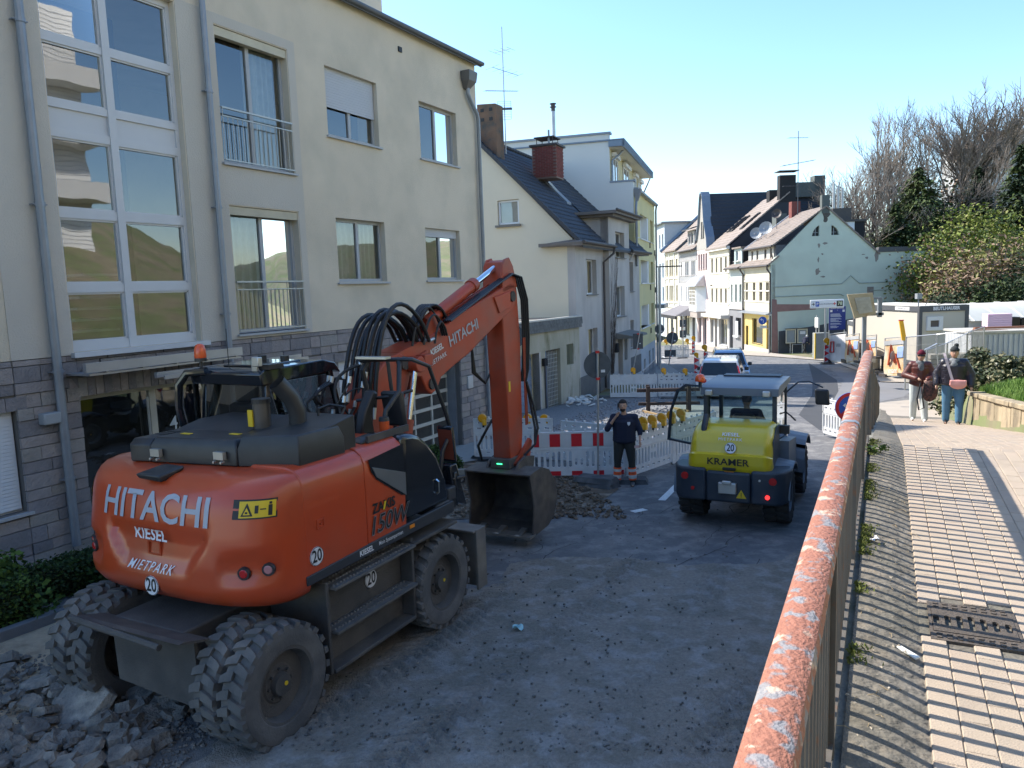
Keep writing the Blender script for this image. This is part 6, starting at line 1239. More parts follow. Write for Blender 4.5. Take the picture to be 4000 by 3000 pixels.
# front box with mirror and lamp bracket
b = B(); b.box(1.0, 1.2, 1.62, 1.66, 1.3, 1.7); b.hexa([(.95, 1.62, 1.35), (1.18, 1.62, 1.35), (1.2, 1.85, 1.25), (.98, 1.85, 1.25), (.98, 1.58, 1.78), (1.16, 1.58, 1.78), (1.2, 1.66, 1.80), (1.0, 1.66, 1.80)]); b.out('front_step', m_gloss, ex, bevel=.015)
b = B(); b.box(.96, 1.18, 1.66, 1.70, 1.78, 2.22, Matrix.Rotation(.12, 4, 'X') @ Matrix.Translation((0, .22, -.2))); b.out('front_mirror', m_gloss, ex, bevel=.03); B().box(.98, 1.16, 1.655, 1.66, 1.82, 2.18, Matrix.Rotation(.12, 4, 'X') @ Matrix.Translation((0, .22, -.2))).out('mirror_glass', mat('mirror_orange', (.20, .05, .03), .1, var=0), ex)
b = B(); b.tube([(1.16, 1.6, 1.62), (1.24, 1.75, 1.62), (1.2, 1.82, 1.55), (1.1, 1.65, 1.5)], .018, 7); b.out('grab_rail', m_blk2, ex, smooth='auto')
# ================================================================ compact wheel loader
ld = thing('wheel_loader', 'yellow compact wheel loader seen from behind with open left door and orange beacon', 'wheel loader', (3.74, 12.7, road_z(12.7)+.01), -radians(27))
m_ly = mat('loader_yellow', (.60, .46, .010), .32, var=.04, coat=.4, dirt=((.4, .32, .06), .3, 2))
m_lb = mat('loader_bumper', (.022, .034, .052), .5, var=.1, dirt=((.09, .09, .09), .4, 3))
m_lg = mat('loader_grey', (.13, .155, .19), .45, var=.06)
lt = make_tyre(.46, .40, 18, m_tyred).mesh('wheel', m_tyred)
for x in (-.69, .69):
    for y in (0, 1.95): wheel(ld, lt, (x, y, .46), .46, .40, 1 if x > 0 else -1, m_lg, rimr=.55, deep=.07)
b = B(); b.box(-.4, .4, -.5, 2.2, .4, .8); b.cyl((-.6, 0, .46), (.6, 0, .46), .1); b.cyl((-.6, 1.95, .46), (.6, 1.95, .46), .1); b.out('chassis', m_lb, ld)
b = B()
for x0, x1, yo, m_ in ((-.34, .36, 0, 0), (-.90, -.345, .0, 1), (.365, .92, .0, 1)):
    if m_ == 0: P = [(x0, -.78), (x1, -.78), (x1, -.2), (x0, -.2)]
    elif x0 < 0: P = [(x1, -.78), (x1, -.2), (-.90, -.2), (-.93, -.42), (-.84, -.68), (-.70, -.78)]
    else: P = [(x0, -.78), (.72, -.78), (.86, -.68), (.94, -.42), (.92, -.2), (x0, -.2)]
    q = B(); q.prism(P, .46, .96 if m_ == 0 else 1.0, lambda a, c, h: Vector((a, c, h))); q.out('bumper', m_lb, ld, bevel=.04, seg=3)
def hoodp(u, v):                        # u across, v up the back and over the top
    a = (u*2-1); w = .67-.03*v; x = w*(1 if a > 0 else -1)*abs(a)**.8
    prof = [(-.70, .92), (-.74, 1.02), (-.73, 1.22), (-.66, 1.24), (-.62, 1.40), (-.50, 1.55), (-.30, 1.64), (.0, 1.67), (.2, 1.68)]
    t = v*(len(prof)-1); i = min(int(t), len(prof)-2); f = t-i; y = prof[i][0]*(1-f)+prof[i+1][0]*f; z = prof[i][1]*(1-f)+prof[i+1][1]*f
    e = max(0, (abs(a)-.78)/.22)**2; return Vector((x, y+.14*e, z-.09*e*min(1, v*2)))
b = B(); b.grid(hoodp, 30, 24); n_ = len(b.v)
for sx_ in (0, 1):
    L = [hoodp(sx_, k/24) for k in range(25)]; b.add(L+[Vector((L[-1].x, .2, .92))], [tuple(range(26))])
hd = b.out('engine_hood', m_ly, ld, smooth='auto')
b = B(); b.prism([(-.55, .95), (.2, .95), (.2, 1.60), (-.1, 1.60), (-.45, 1.42)], .645, .66, lambda a, c, h: Vector((h, a, c))); b.out('side_grille', m_lb, ld)
text('lettering', 'KRAMER', .155, lambda x, y: (x+.0, -.752-.01, 1.115+y), m_letb, ld, bold=.016, sx=1.12)
text('lettering', 'KIESEL', .085, lambda x, y: (x+.01, -.54+(y)*.75, 1.525+y*.8), m_letw, ld, bold=.015, sx=1.15); text('lettering', 'MIETPARK', .06, lambda x, y: (x+.01, -.595+(y)*.5, 1.455+y), m_letw, ld, bold=.0, sx=1.2, spacing=1.2)
disc(ld, (.03, -.672, 1.33), (0, -1, .30), (0, 0, 1), .092, '20', .155)
b = B(); b.box(-.08, .13, -.775, -.745, .985, 1.03); b.out('hood_handle', m_letb, ld, bevel=.01); B().box(-.05, .1, -.757, -.752, .925, .97).out('label', mat('orange_label', (.55, .18, .02), .6), ld)
b = B(); b.box(-.13, .15, -.86, -.78, .62, .80); b.box(-.06, .08, -.90, -.84, .78, .84); b.out('tow_hitch', m_fit, ld, bevel=.012)
b = B(); b.add([(.14, -.79, .55), (.30, -.79, .55), (.22, -.79, .69)], [(0, 1, 2)]); t_ = b.out('warning_triangle', m_yelp, ld, recalc=False); b = B(); b.box(.215, .225, -.795, -.792, .59, .645); b.box(.215, .225, -.795, -.792, .57, .582); b.out('mark', m_letb, t_)
for x, z, r, m_ in ((-.68, .86, .06, m_red), (.70, .86, .06, m_red), (-.55, .66, .03, m_red), (.62, .60, .035, mat('lit_red', (.9, .03, .03), .3, var=0, emit=.8)), (.50, .86, .018, m_fit)): B().cyl((x, -.80, z), (x, -.77, z), r, n=14).out('tail_lamp', m_, ld)
b = B(); b.tube([(-.44, -.46, 1.42), (-.44, -.44, 1.6), (-.43, -.30, 1.85)], .05, 10); b.lathe([(.05, 0), (.11, .01), (.13, -.02)], 14, lambda c_, s_, q, h: Vector((-.44+q*c_, -.52+q*s_*.6, 1.42+h+q*s_*.7))); b.out('exhaust_pipe', m_lb, ld, smooth='auto')
# cab
b = B(); X0, X1, Y0, Y1, T0, T1 = -.58, .62, .14, 1.45, 1.60, 2.28
for x in (X0, X1-.07):
    for y in (Y0, Y1-.07): b.box(x, x+.07, y, y+.07, .9, T1)
b.box(X0, X1, Y0, Y0+.06, 1.58, 1.66); b.box(X0, X1, Y0+.01, Y1, T1, T1+.03); b.box(X0, X1, Y1-.06, Y1, .9, 1.3); b.box(X0, X0+.05, Y0, Y1, .9, 1.2); b.box(X1-.05, X1, Y0, Y1, .9, 1.2)
lc = b.out('cab', m_lb, ld, bevel=.012)
b = B(); b.prism([(Y0-.06, 2.20), (Y0-.05, 2.36), (Y0+.1, 2.41), (1.5, 2.43), (1.58, 2.38), (1.58, 2.3), (Y0+.05, 2.2)], X0-.04, X1+.04, lambda a, c, h: Vector((h, a, c))); b.out('cab_roof', m_lg, lc, bevel=.03)
b = B(); b.box(X0+.1, X1-.1, 1.3, 1.6, 2.43, 2.46); b.out('roof_rim', m_lb, lc)
gl3 = glassmat('loader_glass', (.62, .76, .78), .04)
for nm, P in (('rear_window', [(X0+.07, Y0+.03, 1.66), (X1-.07, Y0+.03, 1.66), (X1-.07, Y0+.03, 2.24), (X0+.07, Y0+.03, 2.24)]), ('front_window', [(X0+.07, Y1-.03, 1.3), (X1-.07, Y1-.03, 1.3), (X1-.07, Y1-.03, 2.28), (X0+.07, Y1-.03, 2.28)]), ('side_window', [(X1-.02, Y0+.07, 1.2), (X1-.02, Y1-.07, 1.2), (X1-.02, Y1-.07, 2.28), (X1-.02, Y0+.07, 2.28)])): B().add(P, [(0, 1, 2, 3)]).out(nm, gl3, lc, recalc=False)
b = B(); P = [(.0, 1.0), (.10, 1.2), (.12, 1.9), (.22, 2.2), (.38, 2.34), (.9, 2.34), (.9, 1.0)]   # open door, swung out to the left
DM = Matrix.Translation((X0-.02, .75, 0)) @ Matrix.Rotation(radians(152), 4, 'Z')
o_ = [(0, 1.0), (0, 2.28), (.55, 2.28), (.78, 2.1), (.95, 1.6), (1.02, 1.02)]
b.plate(o_, [[(.04, 1.04), (.04, 2.24), (.52, 2.24), (.74, 2.07), (.91, 1.6), (.97, 1.06)][::-1]], 0, .04, lambda a, c, h: DM @ Vector((a, h, c))); dr = b.out('open_door', m_lb, ld)
B().add([DM @ Vector((a, .02, c)) for a, c in [(.03, 1.03), (.03, 2.25), (.53, 2.25), (.75, 2.08), (.92, 1.6), (.98, 1.05)]], [(0, 1, 2, 3, 4, 5)]).out('door_glass', glassmat('green_glass', (.72, .86, .78), .06), dr, recalc=False)
B().cyl((-.62, .06, 2.36), (-.62, .06, 2.5), .03, n=8).out('beacon_post', m_lb, ld); B().lathe([(.085, 2.50), (.088, 2.53), (.078, 2.60), (.055, 2.65), (.0, 2.67)], 18, lambda c_, s_, q, h: Vector((-.62+q*c_, .06+q*s_, h))).out('beacon', m_oramb, ld, smooth=True)
for x in (-.47, .47): B().box(x-.06, x+.06, .0, .08, 2.20, 2.32).out('work_lamp', m_fit, ld, bevel=.015)
b = B(); b.box(-.16, .22, .45, .58, 1.15, 1.72); b.box(-.18, .24, .5, .95, 1.05, 1.18); b.out('seat', m_blk2, lc, bevel=.05)
b = B(); b.tube([(.55, 1.35, 2.0), (.8, 1.5, 2.30), (.98, 1.5, 2.32), (1.22, 1.42, 2.2)], .018, 7); b.out('mirror_arm', m_lb, ld); B().hexa([(1.10, 1.40, 1.80), (1.34, 1.36, 1.80), (1.34, 1.42, 1.80), (1.10, 1.46, 1.80), (1.08, 1.40, 2.16), (1.32, 1.36, 2.16), (1.32, 1.42, 2.16), (1.08, 1.46, 2.16)]).out('mirror', m_blk2, ld, bevel=.04)
b = B(); b.tube([(.62, .5, 1.75), (.72, .5, 1.8), (.8, .5, 1.72), (.88, .5, 1.62)], .016, 6); b.box(.64, .8, .3, .4, 1.42, 1.56); b.out('side_fitting', m_blk2, ld)
for sx_ in (-1, 1):
    for yc, w, zt in ((.0, .55, 1.02), (1.95, .58, 1.12)):
        b = B(); n = 10
        for k in range(n):
            a0, a1 = pi*(.02+.8*k/n), pi*(.02+.8*(k+1)/n); x0, x1 = sx_*.60, sx_*.93; y0, z_0 = yc-w*cos(a0), .46+(zt-.46)*sin(a0)**.7; y1, z_1 = yc-w*cos(a1), .46+(zt-.46)*sin(a1)**.7
            b.hexa([(x0, y0, z_0), (x1, y0, z_0-.04), (x1, y1, z_1-.04), (x0, y1, z_1), (x0, y0, z_0+.05), (x1, y0, z_0), (x1, y1, z_1), (x0, y1, z_1+.05)])
        b.out('mudguard', m_lg, ld, bevel=.01)
b = B(); b.prism([(.3, .6), (1.3, .6), (1.25, 1.2), (.3, 1.3)], .62, .80, lambda a, c, h: Vector((h, a, c))); b.prism([(2.2, .3), (3.2, .1), (3.2, .25), (2.5, .9), (2.2, .9)], -.3, .3, lambda a, c, h: Vector((h, a, c))); b.out('front_frame', m_lg, ld); b = B(); b.prism([(2.9, .1), (3.6, .05), (3.55, .1), (3.0, .2), (2.95, .8), (2.85, .8)], -.80, .72, lambda a, c, h: Vector((h, a, c))); b.out('front_bucket', m_bk, ld)
def squash(o, M):
    for c in o.children:
        M2 = M @ c.matrix_basis
        if c.type == 'MESH' and c.name.split('.')[0] not in ('wheel', 'rim', 'hub'):
            for v in c.data.vertices:
                if v.co.z > 1.62: v.co.z = 1.62+(v.co.z-1.62)*.78
        squash(c, M2)
squash(ld, Matrix())
# ================================================================ cars
def car(name, label, loc, rz, paint, L=4.5, W=1.84, H=1.66, plate=None, suv=True):
    c = thing(name, label, 'car', loc, rz, z0=0); h1 = H*.56; gb = L*.02
    R = L/2
    low = [(-R, .45), (-R-.02, .75), (-R+.03, h1-.02), (-R+.2, h1+.05), (-R+.55, h1+.06), (.7, h1+.06), (1.0, h1+.03), (R-.35, h1-.08), (R-.05, .72), (R, .45), (R-.1, .22), (-R+.1, .22)]
    b = B(); b.prism(low, -W/2, W/2, lambda a, cc, h: Vector((h, a, cc))); b.out('body', paint, c, bevel=.09, seg=3)
    r0, r1 = -R+.55, .15
    w0, w1 = W/2-.04, W/2-.25
    def gs(y, z, s, i=0): t = (z-h1)/(H-h1); return Vector((s*(w0+(w1-w0)*t-i), y, z))
    G = [(-R+.12, h1+.02), (r0-.05, H-.05), (r0+.3, H-.005), (r1, H), (r1+.35, H-.06), (1.15, h1+.02)]
    b = B(); n = len(G); b.add([gs(y, z, -1) for y, z in G]+[gs(y, z, 1) for y, z in G], [tuple(range(n)), tuple(range(2*n-1, n-1, -1))]+[(i, n+i, n+(i+1) % n, (i+1) % n) for i in range(n)]); b.out('greenhouse', paint, c, bevel=.05, seg=3)
    mg = mat('car_glass', (.012, .016, .02), .05, var=0, coat=.3)
    def panel(nm, P, m): B().add(P, [tuple(range(len(P)))]).out(nm, m, c, recalc=False)
    e = .012
    def lerp2(p, q, t): return (p[0]+(q[0]-p[0])*t, p[1]+(q[1]-p[1])*t)
    a0, a1 = lerp2(G[0], G[1], .14), lerp2(G[0], G[1], .86)
    panel('rear_window', [gs(*a0, -1, .10)+Vector((0, -e, e)), gs(*a0, 1, .10)+Vector((0, -e, e)), gs(*a1, 1, .08)+Vector((0, -e, e)), gs(*a1, -1, .08)+Vector((0, -e, e))], mg)
    f0, f1 = lerp2(G[5], G[4], .08), lerp2(G[5], G[4], .93)
    panel('windscreen', [gs(*f0, -1, .07)+Vector((0, e, e)), gs(*f0, 1, .07)+Vector((0, e, e)), gs(*f1, 1, .06)+Vector((0, e, e)), gs(*f1, -1, .06)+Vector((0, e, e))], mg)
    for s in (-1, 1):
        for ya, yb, yc, yd in ((-R+.45, -.55, -.55, -R+.75), (-.47, .95, .42, -.47)): panel('side_window', [gs(ya, h1+.1, s, -.012), gs(yb, h1+.1, s, -.012), gs(yc, H-.12, s, -.012), gs(yd, H-.12, s, -.012)], mg)
        b = B(); b.box(s*(W/2-.02)-.0 if s > 0 else -W/2-.17, W/2+.17 if s > 0 else -W/2+.02, .68, .80, h1+.02, h1+.18); b.out('mirror', m_blk2 if suv else paint, c, bevel=.04)
        B().box(s*(w1-.04)-.02, s*(w1-.04)+.02, r0+.3, r1, H-.0, H+.035).out('roof_rail', m_blk2, c)
        for y in (-R+.8, R-.85):
            b = B(); b.lathe([(.2, -.1), (.33, -.1), (.34, 0), (.33, .1), (.2, .1)], 20, lambda c_, s_, q, h: Vector((s*(W/2-.1)+h, y+q*c_, .34+q*s_))); wq = b.out('wheel', m_tyred, c, smooth='auto'); B().cyl((s*(W/2-.1)-.08, y, .34), (s*(W/2-.1)+.09*s, y, .34), .2, n=16).out('rim', m_fit, wq)
        b = B(); b.prism([(h1-.16, W/2-.42), (h1-.02, W/2-.42), (h1-.0, W/2-.06), (H-.25, w1+.04), (H-.25, w1+.0), (h1+.1, W/2-.15), (h1-.04, W/2-.17), (h1-.16, W/2-.2)], -R-.035, -R+.32, lambda a, cc, h: Vector((s*cc, h+max(0, a-h1)*.62-.0, a))); b.out('tail_lamp', m_red, c)
        b = B(); b.box(min(s*.45, s*(W/2-.06)), max(s*.45, s*(W/2-.06)), R-.14, R-.0, .68, .80); b.out('headlight', m_fit, c, bevel=.03)
    pl = B().box(-.26, .26, -R-.05, -R-.02, h1-.24, h1-.13).out('number_plate', m_white, c); B().box(-.26, -.22, -R-.055, -R-.049, h1-.24, h1-.13).out('blue_strip', mat('plate_blue', (.02, .06, .4), .5), pl)
    if plate: text('figures', plate, .10, lambda x, y: (x+.02, -R-.052, h1-.187+y), m_letb, pl, bold=.02, sx=.75)
    B().cyl((0, r0+.25, H-.02), (0, r0+.15, H+.12), .02, .008, n=6).out('roof_antenna', m_blk2, c)
    return c
p = at(2862, 1500, 31.5)
cr1 = car('white_suv', 'white suv seen from behind driving away ahead of the yellow loader', (p.x, 31.5+1.6, road_z(33.1)), -radians(18), mat('car_white', (.62, .63, .64), .25, var=0, coat=.6), H=1.70, W=1.87, plate='ME RX 9284')
b = B(); b.box(-.045, -.03, -2.30, -2.285, .87, .95); b.box(.03, .045, -2.30, -2.285, .87, .95); b.box(-.03, .03, -2.30, -2.285, .90, .915); b.box(-.06, .06, -2.296, -2.285, .845, .975); b.out('emblem', m_letb, cr1)
p = at(2862, 1400, 37.5); car('blue_car', 'pale blue car facing the camera with its windscreen above the white suv', (p.x+.1, 38.6, road_z(38.6)+.05), pi-radians(14), mat('car_blue', (.22, .34, .50), .2, metal=.3, var=0, coat=.7), H=1.62, suv=True, plate=None)
# ================================================================ people
def limb(b, p0, p1, r0, r1): b.cyl(p0, p1, r0, r1, n=10); b.ball(p0, r0, 10, 6); b.ball(p1, r1, 10, 6)
def skin_out(b, name, m, par, vox=.012, sm=6, z0=None):
    me = b.mesh('tmp', m); o = bpy.data.objects.new('tmp', me); col.objects.link(o)
    r = o.modifiers.new('r', 'REMESH'); r.mode = 'VOXEL'; r.voxel_size = vox; s = o.modifiers.new('s', 'SMOOTH'); s.iterations = sm; s.factor = .5
    dg = bpy.context.evaluated_depsgraph_get(); me2 = bpy.data.meshes.new_from_object(o.evaluated_get(dg)); bpy.data.objects.remove(o)
    me2.name = name; me2.materials.clear(); me2.materials.append(m); me2.polygons.foreach_set('use_smooth', [True]*len(me2.polygons))
    q = bpy.data.objects.new(name, me2); col.objects.link(q); q.parent = par; return q
m_skin = mat('skin', (.50, .29, .20), .55, var=.04)
V = Vector
def person(label, loc, rz, H, J, fat=1., skin=m_skin, top=None, legs=None, shoes=None, hair=None, hat=None, hooded=False, topname='jacket', bulk=.02, loose=.015):
    s = H/1.75; t = thing('person', label, 'person', loc, rz); g = dict(pel=(0, 0, .93), chest=(0, .0, 1.30), neck=(0, .01, 1.47), head=(0, .03, 1.62), lsh=(-.19, 0, 1.40), rsh=(.19, 0, 1.40), lel=(-.25, 0, 1.13), rel=(.25, 0, 1.13), lwr=(-.26, .06, .89), rwr=(.26, .06, .89), lhip=(-.10, 0, .90), rhip=(.10, 0, .90), lkn=(-.11, .03, .50), rkn=(.11, .03, .50), lan=(-.11, 0, .09), ran=(.11, 0, .09), lfo=(0, .16), rfo=(0, .16))
    g.update({k: v for k, v in J.items() if k != 'slv'}); j = {k: V(v)*s if len(v) == 3 else V((v[0], v[1], 0))*s for k, v in g.items()}
    def torso(b, e):
        for k in range(9):
            a = k/8; c = j['pel'].lerp(j['chest'], a); w = (.150+.02*abs(a-.4))*fat+e; b.ball(c, s, 14, 8, ((w+.012)*1.0, (.105+.015*(fat > 1.1))*fat+e, .09))
        b.ball(j['chest']+V((0, 0, .07*s)), s, 14, 8, (.165*min(fat, 1.15)+e, .10*min(fat, 1.2)+e, .08+e*.5))
        limb(b, j['lsh'], j['rsh'], (.062+e)*s, (.062+e)*s)
    def hand(b, w, el):
        d = (w-el).normalized(); c = w+d*.045*s; b.ball(c, s, 8, 6, (.030, .036, .045)); u = d.orthogonal().normalized()
        for k in range(4): q = c+u*(.018*(k-1.5))*s+d*.025*s; limb(b, q, q+d*(.055-.008*abs(k-1.5))*s+V((0, .012, 0)), .010*s, .0085*s)
        limb(b, c+u*.025*s, c+u*.05*s+d*.03*s, .011*s, .009*s)
    b = B(); torso(b, 0); hd = j['head']; b.ball(hd, s, 16, 12, (.078, .098, .118)); b.ball(hd+V((0, .035, -.05))*s, s, 10, 8, (.055, .06, .06)); limb(b, j['neck']-V((0, 0, .05)), j['neck']+(hd-j['neck'])*.4, .055*s, .05*s)
    b.ball(hd+V((0, .10, -.01))*s, s, 6, 6, (.014, .022, .024)); b.ball(hd+V((.08, 0, 0))*s, s, 6, 6, (.012, .02, .03)); b.ball(hd+V((-.08, 0, 0))*s, s, 6, 6, (.012, .02, .03))
    for S in 'lr':
        limb(b, j[S+'sh'], j[S+'el'], .046*s, .038*s); limb(b, j[S+'el'], j[S+'wr'], .037*s, .025*s); hand(b, j[S+'wr'], j[S+'el'])
        limb(b, j[S+'hip'], j[S+'kn'], .085*s*fat**.6, .055*s); limb(b, j[S+'kn'], j[S+'an'], .052*s, .036*s); f = j[S+'fo']; limb(b, j[S+'an']-V((0, 0, .04*s)), j[S+'an']+f+V((0, 0, -.055*s)), .035*s, .028*s)
    bd = skin_out(b, 'body', skin, t, .011)
    b = B(); torso(b, bulk)
    for S in 'lr':
        limb(b, j[S+'sh'], j[S+'el'], (.052+bulk)*s, (.044+bulk)*s); e_ = j[S+'el'].lerp(j[S+'wr'], J.get('slv', (.92,))[0]); limb(b, j[S+'el'], e_, (.044+bulk)*s, (.032+bulk*.8)*s)
    if hooded: b.ball(j['neck']+V((0, -.03, .01))*s, s, 10, 6, (.11, .10, .05))
    skin_out(b, topname, top, t, .013)
    b = B(); b.ball(j['pel']+V((0, 0, .02*s)), s, 14, 8, (.165*fat+loose*.6, .12*fat+loose*.6, .10))
    for S in 'lr': limb(b, j[S+'hip'], j[S+'kn'], (.092*fat**.6+loose)*s, (.062+loose)*s); limb(b, j[S+'kn'], j[S+'an']+V((0, 0, .0)), (.060+loose)*s, (.046+loose)*s)
    skin_out(b, 'trousers', legs, t, .013)
    for S in 'lr':
        b = B(); f = j[S+'fo']; a = j[S+'an']; limb(b, a-V((0, 0, .035*s)), a+f*.92+V((0, 0, -.055*s)), .044*s, .036*s); limb(b, a, a-V((0, 0, .03*s)), .046*s, .046*s); skin_out(b, 'shoe', shoes, t, .010)
    b = B()
    if hair: b.ball(hd+V((0, -.012, .022))*s, s, 14, 10, (.086, .104, .108)); b.f = [q for q in b.f if not (sum(b.v[i][1] for i in q)/len(q) > hd.y+.045*s and sum(b.v[i][2] for i in q)/len(q) < hd.z+.055*s) and sum(b.v[i][2] for i in q)/len(q) > hd.z-.05*s]; b.mi = [0]*len(b.f); b.out('hair', hair, t, smooth=True)
    if hat:
        b = B(); b.ball(hd+V((0, -.005, .045))*s, s, 16, 10, (.092, .110, .115)); b.f = [q for q in b.f if sum(b.v[i][2] for i in q)/len(q) > hd.z+.055*s]; b.mi = [0]*len(b.f); b.out('knit_hat', hat, t, smooth=True)
        b = B(); b.lathe([(.093, .05), (.099, .062), (.094, .085)], 18, lambda c_, s_, q, h: hd+V((q*c_*.96, q*s_*1.13, h))*s); b.out('hat_brim', hat, t, smooth=True)
    for x in (-.03, .03): B().ball(hd+V((x, .094, .012))*s, s, 6, 5, (.011, .006, .006)).out('eye', m_black, t)
    B().ball(hd+V((0, .097, -.052))*s, s, 8, 5, (.024, .007, .006)).out('mouth', mat('lips', (.30, .10, .09), .5), t)
    return t, j, s
m_navy = mat('navy_cloth', (.014, .018, .04), .9, var=.1, scale=12); m_hv = mat('hivis_orange', (.95, .13, .03), .7, var=0, emit=0); m_hvs = mat('reflective_silver', (.6, .6, .58), .4)
wk, j, s = person('worker in navy sweatshirt and dark trousers with orange ankle bands, phone at his ear', V((2.27, 15.55, road_z(15.55))), pi-radians(10), 1.80, dict(rsh=(.205, 0, 1.385), lsh=(-.205, 0, 1.385), rel=(.33, .10, 1.17), rwr=(.15, .17, 1.43), lel=(-.31, .0, 1.12), lwr=(-.31, .12, .93), neck=(0, .02, 1.46), head=(.02, .05, 1.63), lkn=(-.14, .02, .5), rkn=(.14, .02, .5), lan=(-.155, .0, .09), ran=(.155, 0, .09), slv=(.35,)), fat=1.32, top=m_navy, legs=mat('work_trousers', (.028, .030, .030), .9, var=.1), shoes=mat('grey_boots', (.10, .10, .10), .8), hair=mat('short_dark_hair', (.03, .022, .018), .9), topname='sweatshirt')
for S, sx_ in (('l', -1), ('r', 1)):
    a, k = j[S+'an'], j[S+'kn']
    for t0, t1, m_ in ((.08, .40, m_hv), (.42, .70, m_hv)):
        b = B(); b.cyl(a.lerp(k, t0), a.lerp(k, t1), .078, .084, n=16); q = b.out('hivis_band', m_hv, wk, smooth='auto'); b = B(); b.cyl(a.lerp(k, t0+.08), a.lerp(k, t1-.06), .081, .086, n=16, cap=False); b.out('reflective_stripe', m_hvs, q, smooth='auto')
B().ball(j['head']+V((0, .062, -.078)), 1, 10, 6, (.056, .04, .042)).out('beard', mat('short_dark_hair', (.03, .022, .018)), wk, smooth=True)
b = B(); sh = V((.09, .195, 1.33)); b.add([(-.13, .192, 1.36), (-.07, .2, 1.36), (-.07, .2, 1.32), (-.10, .2, 1.28), (-.13, .192, 1.32)], [(0, 1, 2, 3, 4)]); b.out('chest_badge', m_letw, wk, recalc=False)
ph = thing('phone', 'dark mobile phone held to the ear of the worker', 'phone', wk.location+Matrix.Rotation(pi-radians(10), 3, 'Z') @ V((.115, .08, 1.66)), pi); B().box(-.008, .008, -.035, .035, -.07, .07).out('phone_body', m_black, ph, bevel=.005)
cd = thing('paper_card', 'small pink card in the left hand of the worker', 'card', wk.location+Matrix.Rotation(pi-radians(10), 3, 'Z') @ V((-.26, .22, .86)), pi); B().cbox((0, 0, 0), (.12, .01, .05), .3).out('card', mat('pink_card', (.7, .45, .42), .6), cd)
dv, j, s = person('driver in dark jacket sitting in the loader cab seen from behind', ld.location+Matrix.Rotation(-radians(27), 3, 'Z') @ V((.04, .68, .42)), -radians(27), 1.75, dict(pel=(0, 0, .78), chest=(0, .02, 1.16), neck=(0, .03, 1.34), head=(0, .04, 1.50), lsh=(-.2, 0, 1.27), rsh=(.2, 0, 1.27), lel=(-.28, .15, 1.05), rel=(.28, .15, 1.05), lwr=(-.15, .38, 1.08), rwr=(.18, .38, 1.08), lhip=(-.1, .05, .78), rhip=(.1, .05, .78), lkn=(-.14, .42, .78), rkn=(.14, .42, .78), lan=(-.14, .48, .4), ran=(.14, .48, .4)), top=m_navy, legs=m_navy, shoes=m_black, hair=mat('short_dark_hair', (.03, .022, .018)), fat=1.1)
m_mar = mat('brown_leather', (.11, .028, .02), .42, var=.2, scale=9); m_plaid = mat('grey_scarf', (.20, .21, .22), .95, var=.6, scale=45)
wz = lambda x, y: path_z(FO.y+FD.y*((x-FO.x)*FD.x+(y-FO.y)*FD.y))+.002
w1_, j, s = person('woman in maroon beanie, sunglasses and brown leather jacket with pale jeans', V((9.2, 17.2, wz(9.2, 17.2))), pi+radians(-28), 1.63, dict(lsh=(-.17, 0, 1.37), rsh=(.17, 0, 1.37), rel=(.32, .02, 1.13), rwr=(.05, .26, 1.07), lel=(-.30, .02, 1.15), lwr=(-.16, .24, 1.03), head=(-.02, .07, 1.60), lkn=(-.10, .06, .5), lan=(-.13, .14, .10), rkn=(.12, .0, .5), ran=(.13, -.12, .09)), fat=1.12, top=m_mar, legs=mat('pale_jeans', (.50, .54, .52), .9, var=.08, scale=9), shoes=mat('white_shoes', (.7, .7, .68), .6), hat=mat('maroon_knit', (.13, .008, .025), .95, var=.15, scale=30), bulk=.045, loose=.03)
b = B(); b.box(-.075, .075, .098, .112, .0, .04, Matrix.Translation(j['head']+V((0, 0, 0)))); b.out('sunglasses', m_black, w1_, bevel=.01); b = B(); b.ball(j['neck']+V((0, .04, -.03)), 1, 12, 8, (.10, .10, .06)); b.ball(j['neck']+V((-.02, .12, -.14)), 1, 10, 8, (.075, .04, .12)); skin_out(b, 'scarf', m_plaid, w1_, .015)
bg_ = thing('patterned_bag', 'dark leopard patterned bag with black straps held by the woman in the leather jacket', 'bag', w1_.location+Matrix.Rotation(pi-radians(28), 3, 'Z') @ V((-.2, .32, .62)), pi-radians(28)); b = B(); b.ball((0, 0, .12), 1, 14, 10, (.17, .09, .24)); skin_out(b, 'bag_body', mat('leopard', (.12, .05, .04), .8, var=.3, scale=8, c2=(.02, .015, .015), c2amt=.5, c2scale=24), bg_, .016); b = B(); b.tube([(.1, .06, .3), (.14, .08, 0), (.1, .08, -.25), (.2, .08, -.3), (.24, .05, -.05), (.18, 0, .3)], .016, 6); b.out('strap', m_black, bg_)
w2_, j, s = person('woman in dark bobble hat, black puffer jacket and blue jeans with pink crossbody bag', V((9.1, 15.7, wz(9.1, 15.7))), pi+radians(-30), 1.62, dict(lsh=(-.19, 0, 1.37), rsh=(.19, 0, 1.37), rel=(.33, -.02, 1.12), rwr=(.33, .10, .90), lel=(-.33, .0, 1.12), lwr=(-.34, .1, .88), head=(0, .05, 1.60), lkn=(-.12, .07, .5), lan=(-.12, .13, .10), rkn=(.13, .0, .5), ran=(.13, -.06, .09)), fat=1.38, top=mat('black_puffer', (.018, .016, .024), .38, var=.3, scale=10, bump=1, bscale=12), legs=mat('blue_jeans', (.07, .17, .27), .85, var=.15, scale=7), shoes=m_black, hat=mat('charcoal_knit', (.03, .034, .034), .95, var=.2, scale=30), bulk=.05, loose=.03, hair=mat('grey_hair', (.28, .26, .24), .9))
